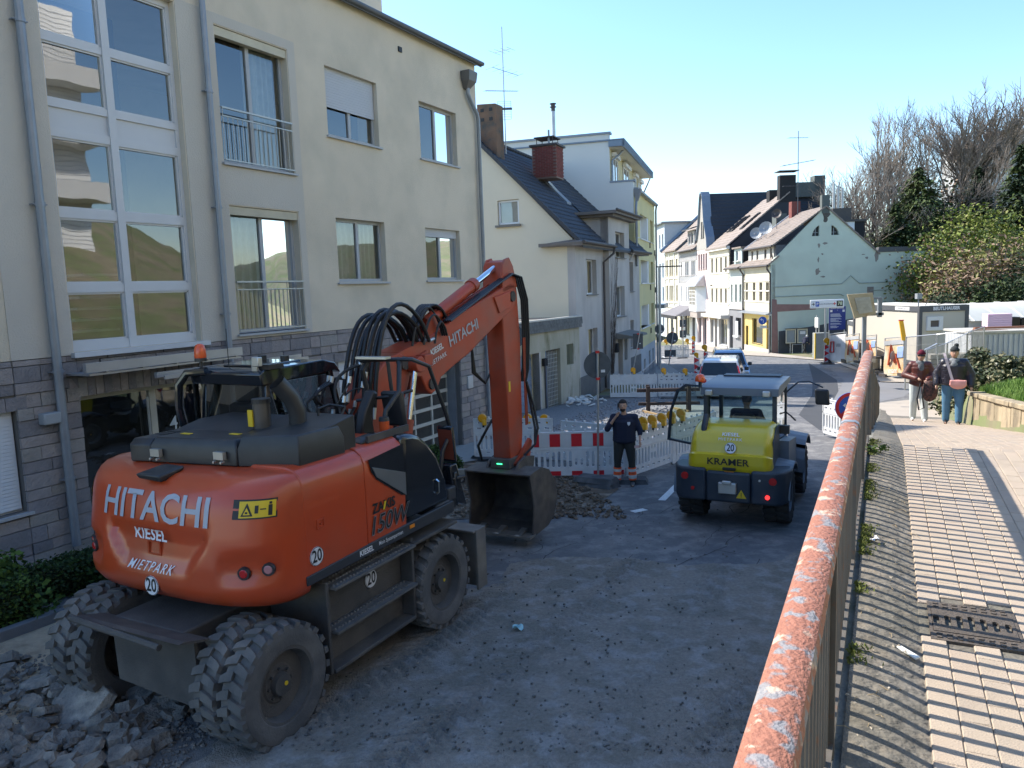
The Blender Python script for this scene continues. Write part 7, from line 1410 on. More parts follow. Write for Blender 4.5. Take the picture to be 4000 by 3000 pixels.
B().ball(j['head']+V((-.03, -.03, .155)), .045, 8, 6).out('bobble', mat('charcoal_knit', (.03, .034, .034)), w2_, smooth=True); b = B(); b.ball(j['neck']+V((0, .03, -.035)), 1, 12, 8, (.11, .11, .06)); b.ball(j['neck']+V((0, .14, -.12)), 1, 10, 8, (.07, .04, .08)); skin_out(b, 'scarf', mat('grey_loop', (.22, .23, .24), .95, var=.3, scale=40), w2_, .015)
pb = thing('pink_bag', 'pink crossbody bag with pale strap worn by the woman in the puffer jacket', 'bag', w2_.location+Matrix.Rotation(pi-radians(30), 3, 'Z') @ V((-.06, .27, .86)), pi-radians(30)); b = B(); b.ball((-.02, .0, 0), 1, 12, 8, (.16, .05, .10)); b.box(-.17, .13, -.04, .04, -.02, .09); skin_out(b, 'bag_body', mat('pink_leather', (.72, .33, .29), .5), pb, .014); b = B(); b.grid(lambda u, v: V((.08+.17*u**1.0*0+.16*u+.05*(v-.5), .02-.0*u-.26*max(0, u-.85), .08+.55*u)), 10, 1); b.out('strap', mat('pale_strap', (.6, .5, .52), .6), pb, recalc=False)
old, j, s = person('stooping white haired pedestrian in dark coat walking by the notice board', V((ong(3142, 1383).x, ong(3142, 1383).y, ong(3142, 1383).z+.05)), radians(-60), 1.62, dict(pel=(0, 0, .93), chest=(0, .15, 1.27), neck=(0, .24, 1.40), head=(0, .33, 1.50), lsh=(-.18, .17, 1.36), rsh=(.18, .17, 1.36), lel=(-.24, .05, 1.08), rel=(.24, .15, 1.08), lwr=(-.22, .12, .85), rwr=(.22, .3, .9), lkn=(-.1, .15, .52), lan=(-.1, .28, .1), rkn=(.1, -.05, .5), ran=(.1, -.28, .16)), top=m_navy, legs=mat('work_trousers', (.03, .03, .03)), shoes=m_sillc, hair=mat('white_hair', (.65, .65, .63), .9), bulk=.04)
st_p = ong(2800, 1342, .05); mo, j, s = person('woman in white top pushing a dark stroller on the sunny sidewalk', V((st_p.x-.2, st_p.y+1.2, st_p.z)), pi-radians(10), 1.68, dict(rel=(.24, .1, 1.15), lel=(-.24, .1, 1.15), rwr=(.2, .35, 1.05), lwr=(-.2, .35, 1.05)), top=mat('white_top', (.65, .62, .58), .9), legs=mat('mint_skirt', (.4, .55, .5), .9), shoes=m_white, hair=mat('brown_hair', (.10, .05, .03), .9))
sr = thing('stroller', 'dark grey baby stroller standing in front of the pale shop', 'stroller', (st_p.x+.05, st_p.y, st_p.z), -radians(10)); b = B(); b.ball((0, .1, .85), 1, 12, 8, (.27, .4, .28)); b.out('hood', m_blk2, sr, smooth=True); b = B(); b.tube([(-.28, .5, .12), (-.25, -.1, .7), (-.25, .7, 1.05), (.25, .7, 1.05), (.25, -.1, .7), (.28, .5, .12)], .02, 6); b.tube([(-.28, -.4, .12), (-.25, .3, .7)], .02, 6); b.tube([(.28, -.4, .12), (.25, .3, .7)], .02, 6); b.out('frame', m_grey, sr)
for x in (-.29, .29):
    for y in (-.4, .5): B().cyl((x-.02, y, .13), (x+.02, y, .13), .13, n=12).out('wheel', m_tyred, sr)
# ================================================================ railing beside the path
rg = thing('railing', 'long iron railing with flaking rust red handrail running along the footpath', 'railing')
m_rail = mat('rusty_rail', (.36, .15, .095), .62, var=.10, scale=30, bump=.5, bscale=90, c2=(.58, .42, .31), c2amt=.42, c2scale=13, sharp=.022, spec=.35, dirt=((.26, .27, .28), .9, 21), stretch=(1, 1, 1.6))
m_bar = mat('fence_bar', (.13, .115, .095), .6, metal=.2, var=.2, scale=10, c2=(.22, .10, .05), c2amt=.36, c2scale=14)
def rp(s, t, h): p = FO+FN*(s-.045)+FD*t; return Vector((p.x, p.y, path_z(FO.y+FD.y*t)+h))
TE = 5.3
b = B(); prof = [(-.040, -.012), (-.044, .014), (-.038, .034), (-.022, .045), (.022, .045), (.038, .034), (.044, .014), (.040, -.012)]
ts_ = [-3.6+.4*i for i in range(22)]; ts_[-1] = TE+.02; K = len(prof)
b.add([rp(s, t, .872+h) for t in ts_ for s, h in prof], [(j*K+i, j*K+(i+1) % K, (j+1)*K+(i+1) % K, (j+1)*K+i) for j in range(len(ts_)-1) for i in range(K)]+[tuple(range(K)), tuple(range(len(ts_)*K-1, len(ts_)*K-K-1, -1))])
b.out('handrail', m_rail, rg, smooth='auto')
b = B(); b.add([rp(s*1.06, 1.1+t_, .872+h*1.05) for t_ in (0, .06) for s, h in prof], [(i, (i+1) % K, K+(i+1) % K, K+i) for i in range(K)]); b.out('rail_joint', mat('joint_steel', (.30, .31, .32), .5, metal=.4), rg, smooth='auto')
bme = B().box(-.005, .005, -.016, .016, .09, .87).mesh('bar', m_bar); n = 0
t = -2.6
while t < TE-.05:
    if abs((t-TE) % 1.85) > .06: inst('bar', bme, rg, rp(0, t, 0), (0, 0, -FA)); n += 1
    t += .105
pme = B().box(-.022, .022, -.022, .022, -.05, .87).mesh('post', m_bar)
for k in range(5): inst('post', pme, rg, rp(0, TE-1.85*k, 0), (0, 0, -FA))
b = B(); q = [rp(x, t, h) for t in (-3.4, TE) for x, h in ((-.02, .075), (.02, .075), (.02, .095), (-.02, .095))]; b.hexa([q[0], q[1], q[5], q[4], q[3], q[2], q[6], q[7]]); b.out('bottom_rail', m_bar, rg)
b = B(); b.tube([rp(0, TE, .88)]+[rp(0, t, .88) for t in (5.3, 8, 11, 14, 17, 20, 23)], .032, 8); b.out('lower_handrail', m_rail, rg, smooth='auto')
for k in range(9): t = 6.9+2*k; B().cyl(rp(0, t, -.1), rp(0, t, .88), .022, n=8).out('lower_post', m_bar, rg)
# ================================================================ plastic site barriers
m_bar_w = mat('barrier_plastic', (.66, .67, .68), .45, var=.05, scale=6, dirt=((.5, .49, .46), .4, 5)); m_rd = mat('reflective_red', (.62, .02, .03), .4, var=.03)
def barrier_me(kind):
    b = B(); H_ = []; L = 1.0
    for i in range(16):
        x = -.93+.124*i
        if 7 <= i <= 8: H_.append(stadium(x, .30, .05, .16, 2)); H_.append(stadium(x, .50, .05, .1, 2)) if kind != 1 else None
        else: H_.append(stadium(x, .36, .062, .36, 2))
    if kind == 0:
        for i in range(9):
            H_.append(stadium(-.86+.215*i, .86, .12, .05, 2) if i % 2 else circ(-.86+.215*i, .86, .03, 8)); H_.append(stadium(-.86+.215*i, .72, .12, .05, 2) if not i % 2 else circ(-.86+.215*i, .72, .03, 8)); H_.append(stadium(-.86+.215*i, .10, .10, .045, 2))
    if kind == 2:
        for i in range(9): H_.append(circ(-.86+.215*i, .78+.05*(i % 2), .014, 6))
    top = [(1.0, .0), (1.0, .97)]
    for i in range(8): x = .92-.25*i; top += [(x, .97), (x, 1.02), (x-.045, 1.02), (x-.045, .97)]
    top += [(-1.0, .97), (-1.0, .0)]
    b.plate(top, [h[::-1] for h in H_ if h], -.018, .018, lambda a, c, h: Vector((a, h, c)))
    b.box(-1, 1, -.03, .03, .97-.03, .965); b.box(-1, 1, -.028, .028, .575, .605); b.box(-1, 1, -.028, .028, .0, .03); b.box(-1.0, -.97, -.028, .028, .0, .97); b.box(.97, 1.0, -.028, .028, .0, .97)
    return b.mesh('panel', m_bar_w)
bms = [barrier_me(k) for k in range(3)]
ftm = B().hexa([(-.20, -.40, 0), (.20, -.40, 0), (.20, .40, 0), (-.20, .40, 0), (-.15, -.35, .10), (.15, -.35, .10), (.15, .35, .10), (-.15, .35, .10)]).mesh('foot', mat('recycled_rubber', (.06, .062, .066), .85, var=.2, scale=6, dirt=((.16, .16, .16), .6, 3)))
def barrier(x0, y0, x1, y1, kind, label, feet=True, dz=.06):
    zz = road_z((y0+y1)/2)+dz; a = atan2(y1-y0, x1-x0); t = thing('site_barrier', label, 'barrier', ((x0+x1)/2, (y0+y1)/2, zz), a, 'white plastic site barriers'); me = bms[0 if kind == 1 else kind] if kind != 1 else bmr
    p = inst('panel', me, t)
    for x in (-.93, .93): B().cyl((x, 0, -dz), (x, 0, .02), .018, n=6).out('peg', m_grey, t)
    return t, a, zz
bmr = barrier_me(1)
t, a, zz = barrier(.38, 16.53, 2.43, 16.42, 1, 'white barrier with a red and white striped board behind the worker')
b = B(); b.box(-.97, .97, -.026, -.02, .64, .93); st_ = b.out('striped_board', mat('reflective_white', (.60, .60, .60), .4), t); b = B()
x = -.97
for x0, x1 in ((-.97, -.86), (-.63, -.40), (-.16, .07), (.31, .54), (.78, .97)): b.box(x0, x1, -.030, -.024, .645, .925); b.box(x0, x1, -.034, -.028, .005, .10)
b.out('red_stripes', m_rd, st_)
barrier(2.60, 16.42, 3.62, 17.50, 0, 'white barrier carrying the row of yellow lamps beside the loader')
barrier(3.64, 17.52, 5.05, 18.95, 0, 'white barrier mostly hidden behind the open loader door')
barrier(-1.02, 19.02, .98, 18.66, 0, 'white barrier behind the excavator arm carrying three yellow lamps', dz=.1)
barrier(1.15, 18.25, 2.75, 17.05, 0, 'white barrier set at a slant behind the striped board')
barrier(4.22, 32.9, 6.2, 32.55, 2, 'far white barrier with plain top board at the end of the gravel')
barrier(6.23, 32.55, 8.2, 32.15, 0, 'far white barrier with punched holes beside the plain one')
barrier(12.9, 64.6, 14.9, 64.0, 0, 'distant white barrier standing across the far side street')
barrier(8.55, 20.9, 8.95, 18.95, 0, 'sunlit white barrier right of the loader beside the railing')
# warning lamps: yellow discs with a battery box
lm = thing('warning_lamp', 'x', 'warning lamp', (0, 0, 0), 0, 'yellow warning lamps'); m_lamp = mat('lamp_yellow', (.78, .40, .015), .35, var=.04, coat=.3); m_lens = mat('lamp_lens', (.85, .36, .01), .2, var=.03, coat=.5)
b = B(); b.lathe([(0, -.035), (.085, -.035), (.10, -.02), (.10, .02), (.085, .035), (0, .035)], 20, lambda c_, s_, q, h: Vector((q*c_, h, .21+q*s_))); b.out('lens', m_lens, lm, smooth='auto')
b = B(); b.lathe([(.10, -.03), (.112, -.025), (.112, .025), (.10, .03)], 20, lambda c_, s_, q, h: Vector((q*c_, h, .21+q*s_))); b.out('ring', m_lamp, lm, smooth='auto'); B().box(.0, .10, -.045, .045, .03, .18).out('battery_box', m_lamp, lm, bevel=.012); B().cyl((.02, 0, -.02), (.02, 0, .04), .025, n=8).out('socket', m_black, lm)
lamps = [(1885, 1663, 18.9, .2, 'yellow lamp on the barrier left of the excavator arm'), (2062, 1663, 18.8, .2, 'yellow lamp just right of the excavator arm, first of a pair'), (2127, 1665, 18.75, .2, 'pale cased yellow lamp at the barrier end right of the arm, second of a pair')]
for i, (px, py, Y) in enumerate(((2512, 1680, 16.6), (2548, 1672, 16.85), (2586, 1664, 17.1), (2622, 1655, 17.4), (2660, 1646, 17.7))): lamps.append((px, py, Y, 1.0, 'yellow lamp of the row of five beside the loader, number %s from the worker' % ('one', 'two', 'three', 'four', 'five')[i]))
lamps += [(2473, 1462, 32.8, 0, 'yellow lamp on the far plain topped barrier below the tilted sign'), (2592, 1464, 32.5, 0, 'yellow lamp at the joint of the two far barriers'), (2676, 1466, 32.3, 0, 'yellow lamp on the far barrier near the striped beacon'), (2601, 1346, 64.5, 0, 'tiny yellow lamp on the distant side street barrier, left one'), (2684, 1344, 64.1, 0, 'tiny yellow lamp on the distant side street barrier, right one'),
 (2709, 1334, 62, 0, 'yellow lamp on the farthest striped beacon'), (2752, 1374, 48, 0, 'yellow lamp on the middle striped beacon'), (2720, 1400, 38, .3, 'yellow lamp on the nearest striped beacon'), (3228, 1349, 46, 0, 'yellow lamp on the striped beacon by the banner fence')]
for i, (px, py, Y, az_, lb) in enumerate(lamps):
    o = lm if i == 0 else dup(lm); p = at(px, py, Y); sc_ = 1 if Y < 40 else 1.5; place(o, (p.x, p.y, p.z-.02), -az_*.7, lb); o.scale = (sc_, sc_, sc_)
# rubber foot plates
def plate_(px, py, rz, label, n=2, Y=None):
    p = ong(px, py) if Y is None else at(px, py, Y); t = thing('foot_plate', label, 'foot plate', (p.x, p.y, road_z(p.y)), rz, 'rubber foot plates')
    for i in range(n): o = inst('plate', ftm, t, (.03*i, .04*i, .10*i), (0, 0, .12*i)); o.scale = (1.1, 1.1, 1)
    return p
plate_(2335, 1900, .9, 'stack of two rubber plates at the foot of the round sign post', 2); plate_(2045, 1815, .4, 'rubber plates behind the excavator bucket holding a leaning post', 2); plate_(2450, 1885, 1.4, 'rubber plate behind the feet of the worker', 1); plate_(2455, 1552, 1.0, 'rubber plates under the tilted rectangular sign', 2); plate_(2375, 1556, 1.3, 'rubber plate under the left end of the far barrier', 1); plate_(2620, 1560, 1.3, 'rubber plate under the joint of the far barriers', 1); plate_(3190, 1384, 1.5, 'rubber plate beside the stooping pedestrian', 1); plate_(3232, 1424, 1.5, 'rubber plate under the beacon by the banner fence', 1); plate_(2600, 1402, 1.5, 'sunlit rubber plate under the distant barrier, left end', 1); plate_(2665, 1400, 1.5, 'sunlit rubber plate under the distant barrier, right end', 1); plate_(1900, 1800, .6, 'rubber plate under the barrier left of the excavator arm', 1)
# striped beacons
def beacon(px, py, Y, h, label, flip=1):
    p = at(px, py, Y); t = thing('striped_beacon', label, 'beacon', (p.x, p.y, p.z), 0, 'red and white beacons'); w = h*.27
    bo = B().box(-w/2, w/2, -.02, .02, .08, h).out('board', mat('reflective_white', (.6, .6, .6)), t, bevel=.004); b = B()
    for k in range(3):
        z = .1+(h-.15)*k/2.6; dz = h*.17; x0 = -w/2+.01; x1 = w/2-.01
        b.hexa([(x0, -.024, z), (x0, -.024, z), (x0, -.021, z), (x0, -.021, z), (x0, -.024, z+dz*1.7), (x1, -.024, z+dz*.85), (x1, -.021, z+dz*.85), (x0, -.021, z+dz*1.7)])
    b.out('red_arrows', m_rd, bo); B().box(-.25, .25, -.2, .2, 0, .08).out('base', m_gut, t); return t
beacon(2757, 1440, 47, 1.0, 'striped beacon standing between the far side street and the cars'); beacon(2722, 1478, 37.5, 1.0, 'nearest striped beacon just left of the white suv'); beacon(2709, 1384, 62, 1.0, 'farthest striped beacon in the shaded street'); beacon(3229, 1420, 46, 1.1, 'striped beacon in front of the white banner')
# posts with the backs of round and rectangular signs
m_sb = mat('sign_back', (.075, .085, .095), .55, var=.25, scale=7); m_clamp = mat('red_clamp', (.6, .03, .03), .5)
def back_sign(foot, top, shapes, label, r=.024, name='sign_post'):
    foot = Vector(foot); top = Vector(top); t = thing(name, label, 'sign post', foot); d = top-foot; B().cyl((0, 0, 0), d, r, n=10).out('post', m_steel, t, smooth='auto')
    for k, (f, kind, w, h) in enumerate(shapes):
        c = d*f+V((0, .04, 0)); b = B()
        if kind == 'o': b.cyl(c, c+V((0, .012, 0)), w, n=32)
        else: b.box(c.x-w, c.x+w, c.y, c.y+.012, c.z-h, c.z+h)
        s_ = b.out('sign_plate', m_sb, t, bevel=.004)
        for q in (-1, 1): hh = w if kind == 'o' else h; B().cbox(d*f+V((0, 0, q*hh*.98)), (.08, .09, .05)).out('clamp', m_clamp, t)
        B().box(c.x+w*.25, c.x+w*.55, c.y-.004, c.y-.001, c.z-w*.55, c.z-w*.35).out('sticker', m_letw, s_)
    return t
p = ong(2337, 1885); back_sign(p, at(2334, 1360, p.y), [(.875, 'o', .285, .285)], 'grey back of a large round sign with stickers standing beside the worker')
p = ong(2035, 1800); back_sign(p, at(1998, 1255, p.y), [(.89, 'o', .30, .3)], 'grey back of a round sign partly hidden by the excavator arm')
p = ong(2457, 1545); back_sign(p, at(2502, 1280, p.y), [(.80, 'r', .22, .34)], 'tilted rectangular sign seen from behind over the far barrier')
p = ong(2612, 1430); back_sign(p, at(2632, 1280, p.y), [(.73, 'o', .42, .4), (.33, 'r', .40, .24)], 'post with the dark backs of a round and a rectangular sign in the side street', .04)
p = at(2668, 1395, 64); back_sign(p, at(2668, 1230, 64), [(.8, 'r', .28, .3), (.55, 'r', .28, .3)], 'distant post with two small dark sign backs', .05)
p = at(2578, 1450, 50); t = back_sign(p, at(2576, 1045, 50), [(.41, 'o', .32, .3), (.31, 'o', .21, .2)], 'street lamp post at the yellow house with round sign backs', .09, 'street_lamp'); t['category'] = 'street lamp'
B().box(-.15, 1.5, -.06, .06, 6.72, 6.80).out('lamp_arm', m_gut, t)
p = at(2836, 1352, 84); t = thing('street_lamp', 'tall grey street lamp with a no entry sign in the sunny street', 'street lamp', p); b = B(); b.cyl((0, 0, 0), (0, 0, 6.7), .11, .08, n=10); b.out('pole', m_zinc, t); B().box(-1.7, .15, -.1, .1, 6.6, 6.72).out('lamp_arm', m_gut, t)
b = B(); b.cyl((-.35, -.15, 3.25), (-.35, -.12, 3.25), .34, n=28); ns = b.out('no_entry_sign', mat('sign_red', (.62, .02, .03), .4), t); B().box(-.57, -.13, -.17, -.155, 3.19, 3.31).out('white_bar', m_letw, ns); B().box(-.6, -.1, -.15, -.12, 2.45, 2.8).out('small_panel', m_pw, t)
p = at(3004, 1382, 59.5); t = thing('turn_left_sign', 'round blue turn left sign with a white arrow at the yellow shop corner', 'sign', p); b = B(); b.cyl((0, 0, 0), (0, 0, 3.0), .035, n=8); b.cyl((-.55, 0, 2.65), (0, 0, 2.65), .02, n=6); b.cyl((-.55, 0, 1.95), (0, 0, 1.95), .02, n=6); b.out('post', m_steel, t); b = B(); b.cyl((-.53, -.07, 2.6), (-.53, -.04, 2.6), .31, n=28); dk = b.out('disc', mat('sign_blue', (.02, .09, .42), .4), t)
b = B(); b.tube([(-.50, -.08, 2.42), (-.48, -.08, 2.62), (-.55, -.08, 2.68), (-.62, -.08, 2.68)], .028, 5); b.add([(-.72, -.085, 2.68), (-.6, -.085, 2.79), (-.6, -.085, 2.57)], [(0, 1, 2)]); b.out('arrow', m_letw, dk); B().box(-.75, -.2, -.07, -.05, 2.0, 2.22).out('lower_panel', m_pw, t)
# no stopping sign near the railing
p = at(3322, 1590, 15.6); t = thing('no_stopping_sign', 'round blue and red no stopping sign behind the handrail', 'sign', (p.x, p.y, road_z(p.y)), radians(-8)); zc = p.z-road_z(p.y); B().cyl((0, .03, 0), (0, .03, zc+.3), .03, n=8).out('post', m_steel, t); b = B(); b.cyl((0, 0, zc), (0, -.02, zc), .305, n=36); dk = b.out('disc', mat('sign_blue', (.02, .09, .42)), t); b = B(); b.lathe([(.235, -.024), (.30, -.024)], 36, lambda c_, s_, q, h: V((q*c_, h, zc+q*s_))); b.cbox((0, -.024, zc), (.075, .002, .5), M=Matrix.Rotation(radians(45), 4, 'Y')); b.out('red_ring', mat('sign_red', (.62, .02, .03)), dk, recalc=False); b = B(); b.cbox((-.05, -.028, zc+.04), (.13, .002, .03)); b.add([(-.16, -.029, zc+.04), (-.10, -.029, zc+.09), (-.10, -.029, zc-.01)], [(0, 1, 2)]); b.out('white_arrow', m_letw, dk, recalc=False)
# guide sign, blue info board, wooden sign back, notice board
p = at(3222, 1420, 50); t = thing('parking_guide_sign', 'long white parking guidance sign with arrow and number 78 on a steel post', 'sign', p); b = B(); b.cyl((0, 0, 0), (0, 0, 4.15), .075, n=8); b.out('post', m_steel, t); zc = at(3222, 1187, 50).z-p.z; bo = B().box(-1.05, 1.15, -.12, -.02, zc-.28, zc+.28).out('board', m_white, t, bevel=.06); F_ = lambda dx: (lambda x, y: (dx+x, -.13, zc+y))
text('place_name', 'Marien-Krankenhaus', .15, F_(-.02), mat('grey_print', (.2, .2, .22)), bo, sx=.85); B().box(.66, 1.06, -.127, -.12, zc-.18, zc+.18).out('number_field', m_letb, bo); text('number', '78', .3, F_(.87), mat('led_digit', (.7, .75, .5), .5), bo, bold=.02)
B().box(-.70, -.48, -.127, -.12, zc-.16, zc+.16).out('parking_field', mat('sign_blue', (.02, .09, .42)), bo); text('letter', 'P', .26, F_(-.59), m_letw, bo, bold=.02); b = B(); b.box(-.97, -.8, -.128, -.12, zc-.02, zc+.02); b.add([(-.76, -.128, zc), (-.86, -.128, zc+.1), (-.86, -.128, zc+.05), (-.82, -.128, zc), (-.86, -.128, zc-.05), (-.86, -.128, zc-.1)], [(0, 1, 2, 3, 4, 5)]); b.out('arrow', m_letb, bo, recalc=False); b = B(); b.box(.50, .54, -.128, -.12, zc-.1, zc+.1); b.box(.42, .62, -.129, -.12, zc-.025, zc+.025); b.out('red_cross', mat('sign_red', (.62, .02, .03)), bo)
p = at(3267, 1420, 50.5); t = thing('info_board', 'dark blue town information board with white lettering in front of the mint wall', 'sign', p); z0_, z1_ = at(3267, 1288, 50.5).z-p.z, at(3267, 1197, 50.5).z-p.z; bo = B().box(-.54, .54, -.03, 0, z0_, z1_).out('board', mat('board_blue', (.015, .035, .22), .5), t)
for x in (-.5, .5): B().cyl((x, .03, 0), (x, .03, z1_), .03, n=6).out('post', m_steel, t)
text('heading', 'Herzlich willkommen', .105, lambda x, y: (x, -.036, z1_-.12+y), m_letw, bo, bold=.01); text('heading', 'in', .09, lambda x, y: (x, -.036, z1_-.24+y), m_letw, bo); b = B(); r3 = random.Random(5)
for k in range(17):
    if k in (4, 10, 13): continue
    b.box(-.45, -.45+r3.uniform(.35, .75), -.035, -.031, z1_-.5-k*.056, z1_-.475-k*.056)
b.out('small_print', m_letw, bo); b = B(); b.box(-.47, -.33, -.036, -.03, z1_-.36, z1_-.22); b.box(.33, .47, -.036, -.03, z1_-.36, z1_-.22); b.out('pictogram', m_letw, bo)
p = at(3372, 1450, 27); t = thing('wooden_sign', 'weathered wooden sign board seen from behind on a grey steel post', 'sign', p); zt = at(3372, 1232, 27).z-p.z
b = B(); b.box(-.065, .065, -.05, .05, 0, zt); b.box(-.2, .66, -.05, .05, zt-.02, zt+.08); b.box(.46, .60, -.05, .05, zt-.08, zt+.62); b.box(.1, .5, -.04, .0, zt+.55, zt+.62); b.out('post', mat('post_grey', (.20, .22, .24), .6, var=.2, scale=6), t, bevel=.01)
m_ply = mat('weathered_ply', (.40, .33, .21), .85, var=.15, scale=8, c2=(.30, .17, .07), c2amt=.35, c2scale=4); b = B(); q = [(-.66, .75), (.22, .78), (.36, .03), (-.38, -.10)]; b.prism(q, 0, .07, lambda a, c, h: Vector((a, -.12+h, zt+c))); bd_ = b.out('board', m_ply, t, bevel=.01); b = B(); b.prism([(-.42, .62), (.12, .64), (.22, .12), (-.25, .06)], -.03, 0, lambda a, c, h: Vector((a, -.12+h, zt+c)))
for k in range(4): b.box(-.35, .1, -.17, -.14, zt+.18+.11*k, zt+.22+.11*k)
b.out('battens', mat('pale_felt', (.45, .43, .36), .9, var=.2, scale=9), bd_)
p = ong(3110, 1378); t = thing('notice_board', 'glazed two door notice board on posts before the mint wall', 'notice board', (p.x, p.y, p.z)); z0_, z1_ = at(3110, 1340, p.y).z-p.z, at(3110, 1285, p.y).z-p.z
for x in (-.5, .55): B().cyl((x, 0, 0), (x, 0, z0_), .05, n=8).out('post', m_steel, t)
for x in (-.92, .06): bo = B().plate(rect(x, z0_, x+.86, z1_), [rect(x+.08, z0_+.08, x+.78, z1_-.08)], -.08, .0, lambda a, c, h: Vector((a, h, c))).out('case', m_fit, t); B().box(x+.07, x+.79, -.03, -.01, z0_+.07, z1_-.07).out('back_panel', mat('board_grey', (.25, .28, .30), .5), bo)
B().box(.3, .75, -.04, -.032, z1_-.45, z1_-.2).out('notice', m_letw, t); B().box(-.98, 1.0, -.14, .04, z1_, z1_+.06).out('roof', m_gut, t); b = B(); b.tube([(-.5, -.5, 0), (-.5, -.5, .75), (.3, -.5, .75), (.3, -.5, 0)], .03, 6); b.out('bike_stand', m_steel, t)
bb_ = thing('glass_cabinet', 'small yellow edged cabinet beside the guide sign post', 'cabinet', at(3205, 1400, 52)); B().box(-.45, .45, -.3, .3, .0, 1.75).out('body', mat('cabinet', (.30, .31, .28), .5), bb_, bevel=.03); B().box(-.52, -.46, -.32, -.25, 0, 1.75).out('yellow_edge', m_yelp, bb_)
t = thing('thin_sign_post', 'thin post with a narrow side-on sign near the stooping pedestrian', 'sign post', at(3185, 1380, 58)); B().cyl((0, 0, 0), (.08, 0, 2.9), .045, n=6).out('post', m_steel, t); B().box(.04, .16, -.3, .3, 1.95, 2.7).out('sign_plate', m_pw, t); B().cyl((.25, 0, 0), (.25, 0, 2.4), .05, n=6).out('post', m_steel, t)
# ================================================================ banner fence
def banner(px0, px1, pyt, pyb, Y0, Y1, kind, label):
    a, c = at(px0, pyb, Y0), at(px1, pyb, Y1); h0 = at(px0, pyt, Y0).z-a.z; t = thing('banner_fence', label, 'fence', (0, 0, 0), 0, 'fence panels hung with banners'); d = c-a; n_ = V((d.y, -d.x, 0)).normalized()*.02
    def P(u, v, o=0): return a+d*u+V((0, 0, h0*v))+n_*(o)
    b = B(); b.tube([P(-.03, 0), P(-.03, 1.03), P(1.03, 1.03), P(1.03, 0), P(-.03, 0)], .022, 6)
    for k in range(14): b.cyl(P(k/13, 0), P(k/13, 1.03), .005, n=4)
    b.out('mesh_panel', m_steel, t); W = lambda u, v, o=1: P(u, .02+.95*v, o+1.6*sin(u*9+v*3)*.9+1.2*sin(v*7+u*4))
    cols_ = [(.62, .62, .62), (.60, .40, .18)][kind]; mb = mat('banner_white', (.62, .61, .61), .7, var=.1, scale=2) if kind == 0 else mat('banner_orange', (.62, .38, .16), .6, var=.15, scale=3, c2=(.62, .55, .42), c2amt=.5, c2scale=1.6)
    b = B(); b.grid(lambda u, v: W(u, v), 16, 10); bn = b.out('banner', mb, t, smooth=True, recalc=False)
    if kind == 0: text('lettering', 'Dohrmann', .42, lambda x, y: W(.60+x/d.length, .62+y/h0, 2.5), mat('grey_print', (.2, .2, .22)), bn, sx=.62, dens=.2); b = B(); b.tube([W(.1, .35, 3), W(.1, .75, 3), W(.28, .75, 3), W(.28, .35, 3), W(.1, .35, 3)], .04, 4); b.out('logo', m_clamp, bn)
    else:
        b = B(); b.grid(lambda u, v: W(u, .86+.13*v, 2.4), 10, 2); b.out('grey_band', mat('banner_grey', (.35, .36, .37), .7), bn, recalc=False); text('lettering', 'mann', .36, lambda x, y: W(.5+x/d.length, .14+y/h0, 3), m_letw, bn, sx=.8, dens=.2); b = B(); b.tube([W(.25, .3, 3), W(.4, .85, 3), W(.55, .35, 3)], .05, 4); b.tube([W(.85, .2, 3), W(.68, .6, 3), W(.6, .35, 3)], .04, 4); b.out('printed_arm', mat('banner_red', (.60, .12, .05), .7), bn)
        b = B(); b.grid(lambda u, v: W(.74+.24*u, .5+.3*v, 2.5), 4, 2); b.out('blue_field', mat('banner_blue', (.25, .35, .6), .7), bn, recalc=False); b = B(); b.ball(W(.52, .55, 3.2), .16, 8, 6, (1, .2, 1.4)); b.out('printed_bucket', mat('banner_shade', (.3, .26, .24), .8), bn)
    for u in (0, 1): p_ = P(u, 0); B().cbox((p_.x, p_.y, p_.z+.06), (.25, .6, .12)).out('foot', m_gut, t)
banner(3242, 3302, 1308, 1412, 46, 43, 0, 'fence panel with a crumpled white banner and red logo'); banner(3303, 3353, 1313, 1418, 43, 40.5, 1, 'fence panel with an orange banner left of the steel sign post'); banner(3374, 3421, 1315, 1400, 40, 38, 1, 'small orange banner panel right of the steel sign post'); banner(3456, 3530, 1326, 1470, 33, 31.5, 1, 'leaning orange and blue banner above the woman in the beanie')
def fence(name, pts, Y, label, h0=0, n=10, mesh=True):
    P = [at(px, py, y) for (px, py), y in zip(pts, Y)]; t = thing(name, label, 'fence', (0, 0, 0), 0); 
    for p, q in zip(P, P[1:]):
        b = B(); lo = V((0, 0, -2.0)); b.tube([p+lo, p, q, q+lo], .028, 6)
        if mesh:
            for k in range(1, 24): a = p.lerp(q, k/24); b.cyl(a+lo, a, .005, n=4)
            for k in range(1, 6): b.cyl(p+lo*k/6, q+lo*k/6, .005, n=4)
        b.out('panel', m_steel, t)
    return t
fence('mesh_fence', [(3540, 1317), (3660, 1306), (3800, 1290)], (29, 27, 26), 'grey mesh site fence in front of the big container'); fence('mesh_fence', [(3622, 1366), (3700, 1340), (3780, 1300), (3845, 1275)], (25.5, 25.8, 26, 26.5), 'tall steel mesh fence behind the woman in the puffer jacket')
t = thing('stacked_fence_panels', 'spare steel fence panels leaning upright in a bundle by the path', 'fence panels', at(3640, 1565, 24.5))
for k in range(4): B().tube([(-.05+.05*k, .1*k, 0), (-.28+.06*k, .1*k, 1.65), (.25+.06*k, .3+.1*k, 1.8), (.45+.05*k, .3+.1*k, .1)], .02, 6).out('panel', m_steel, t)
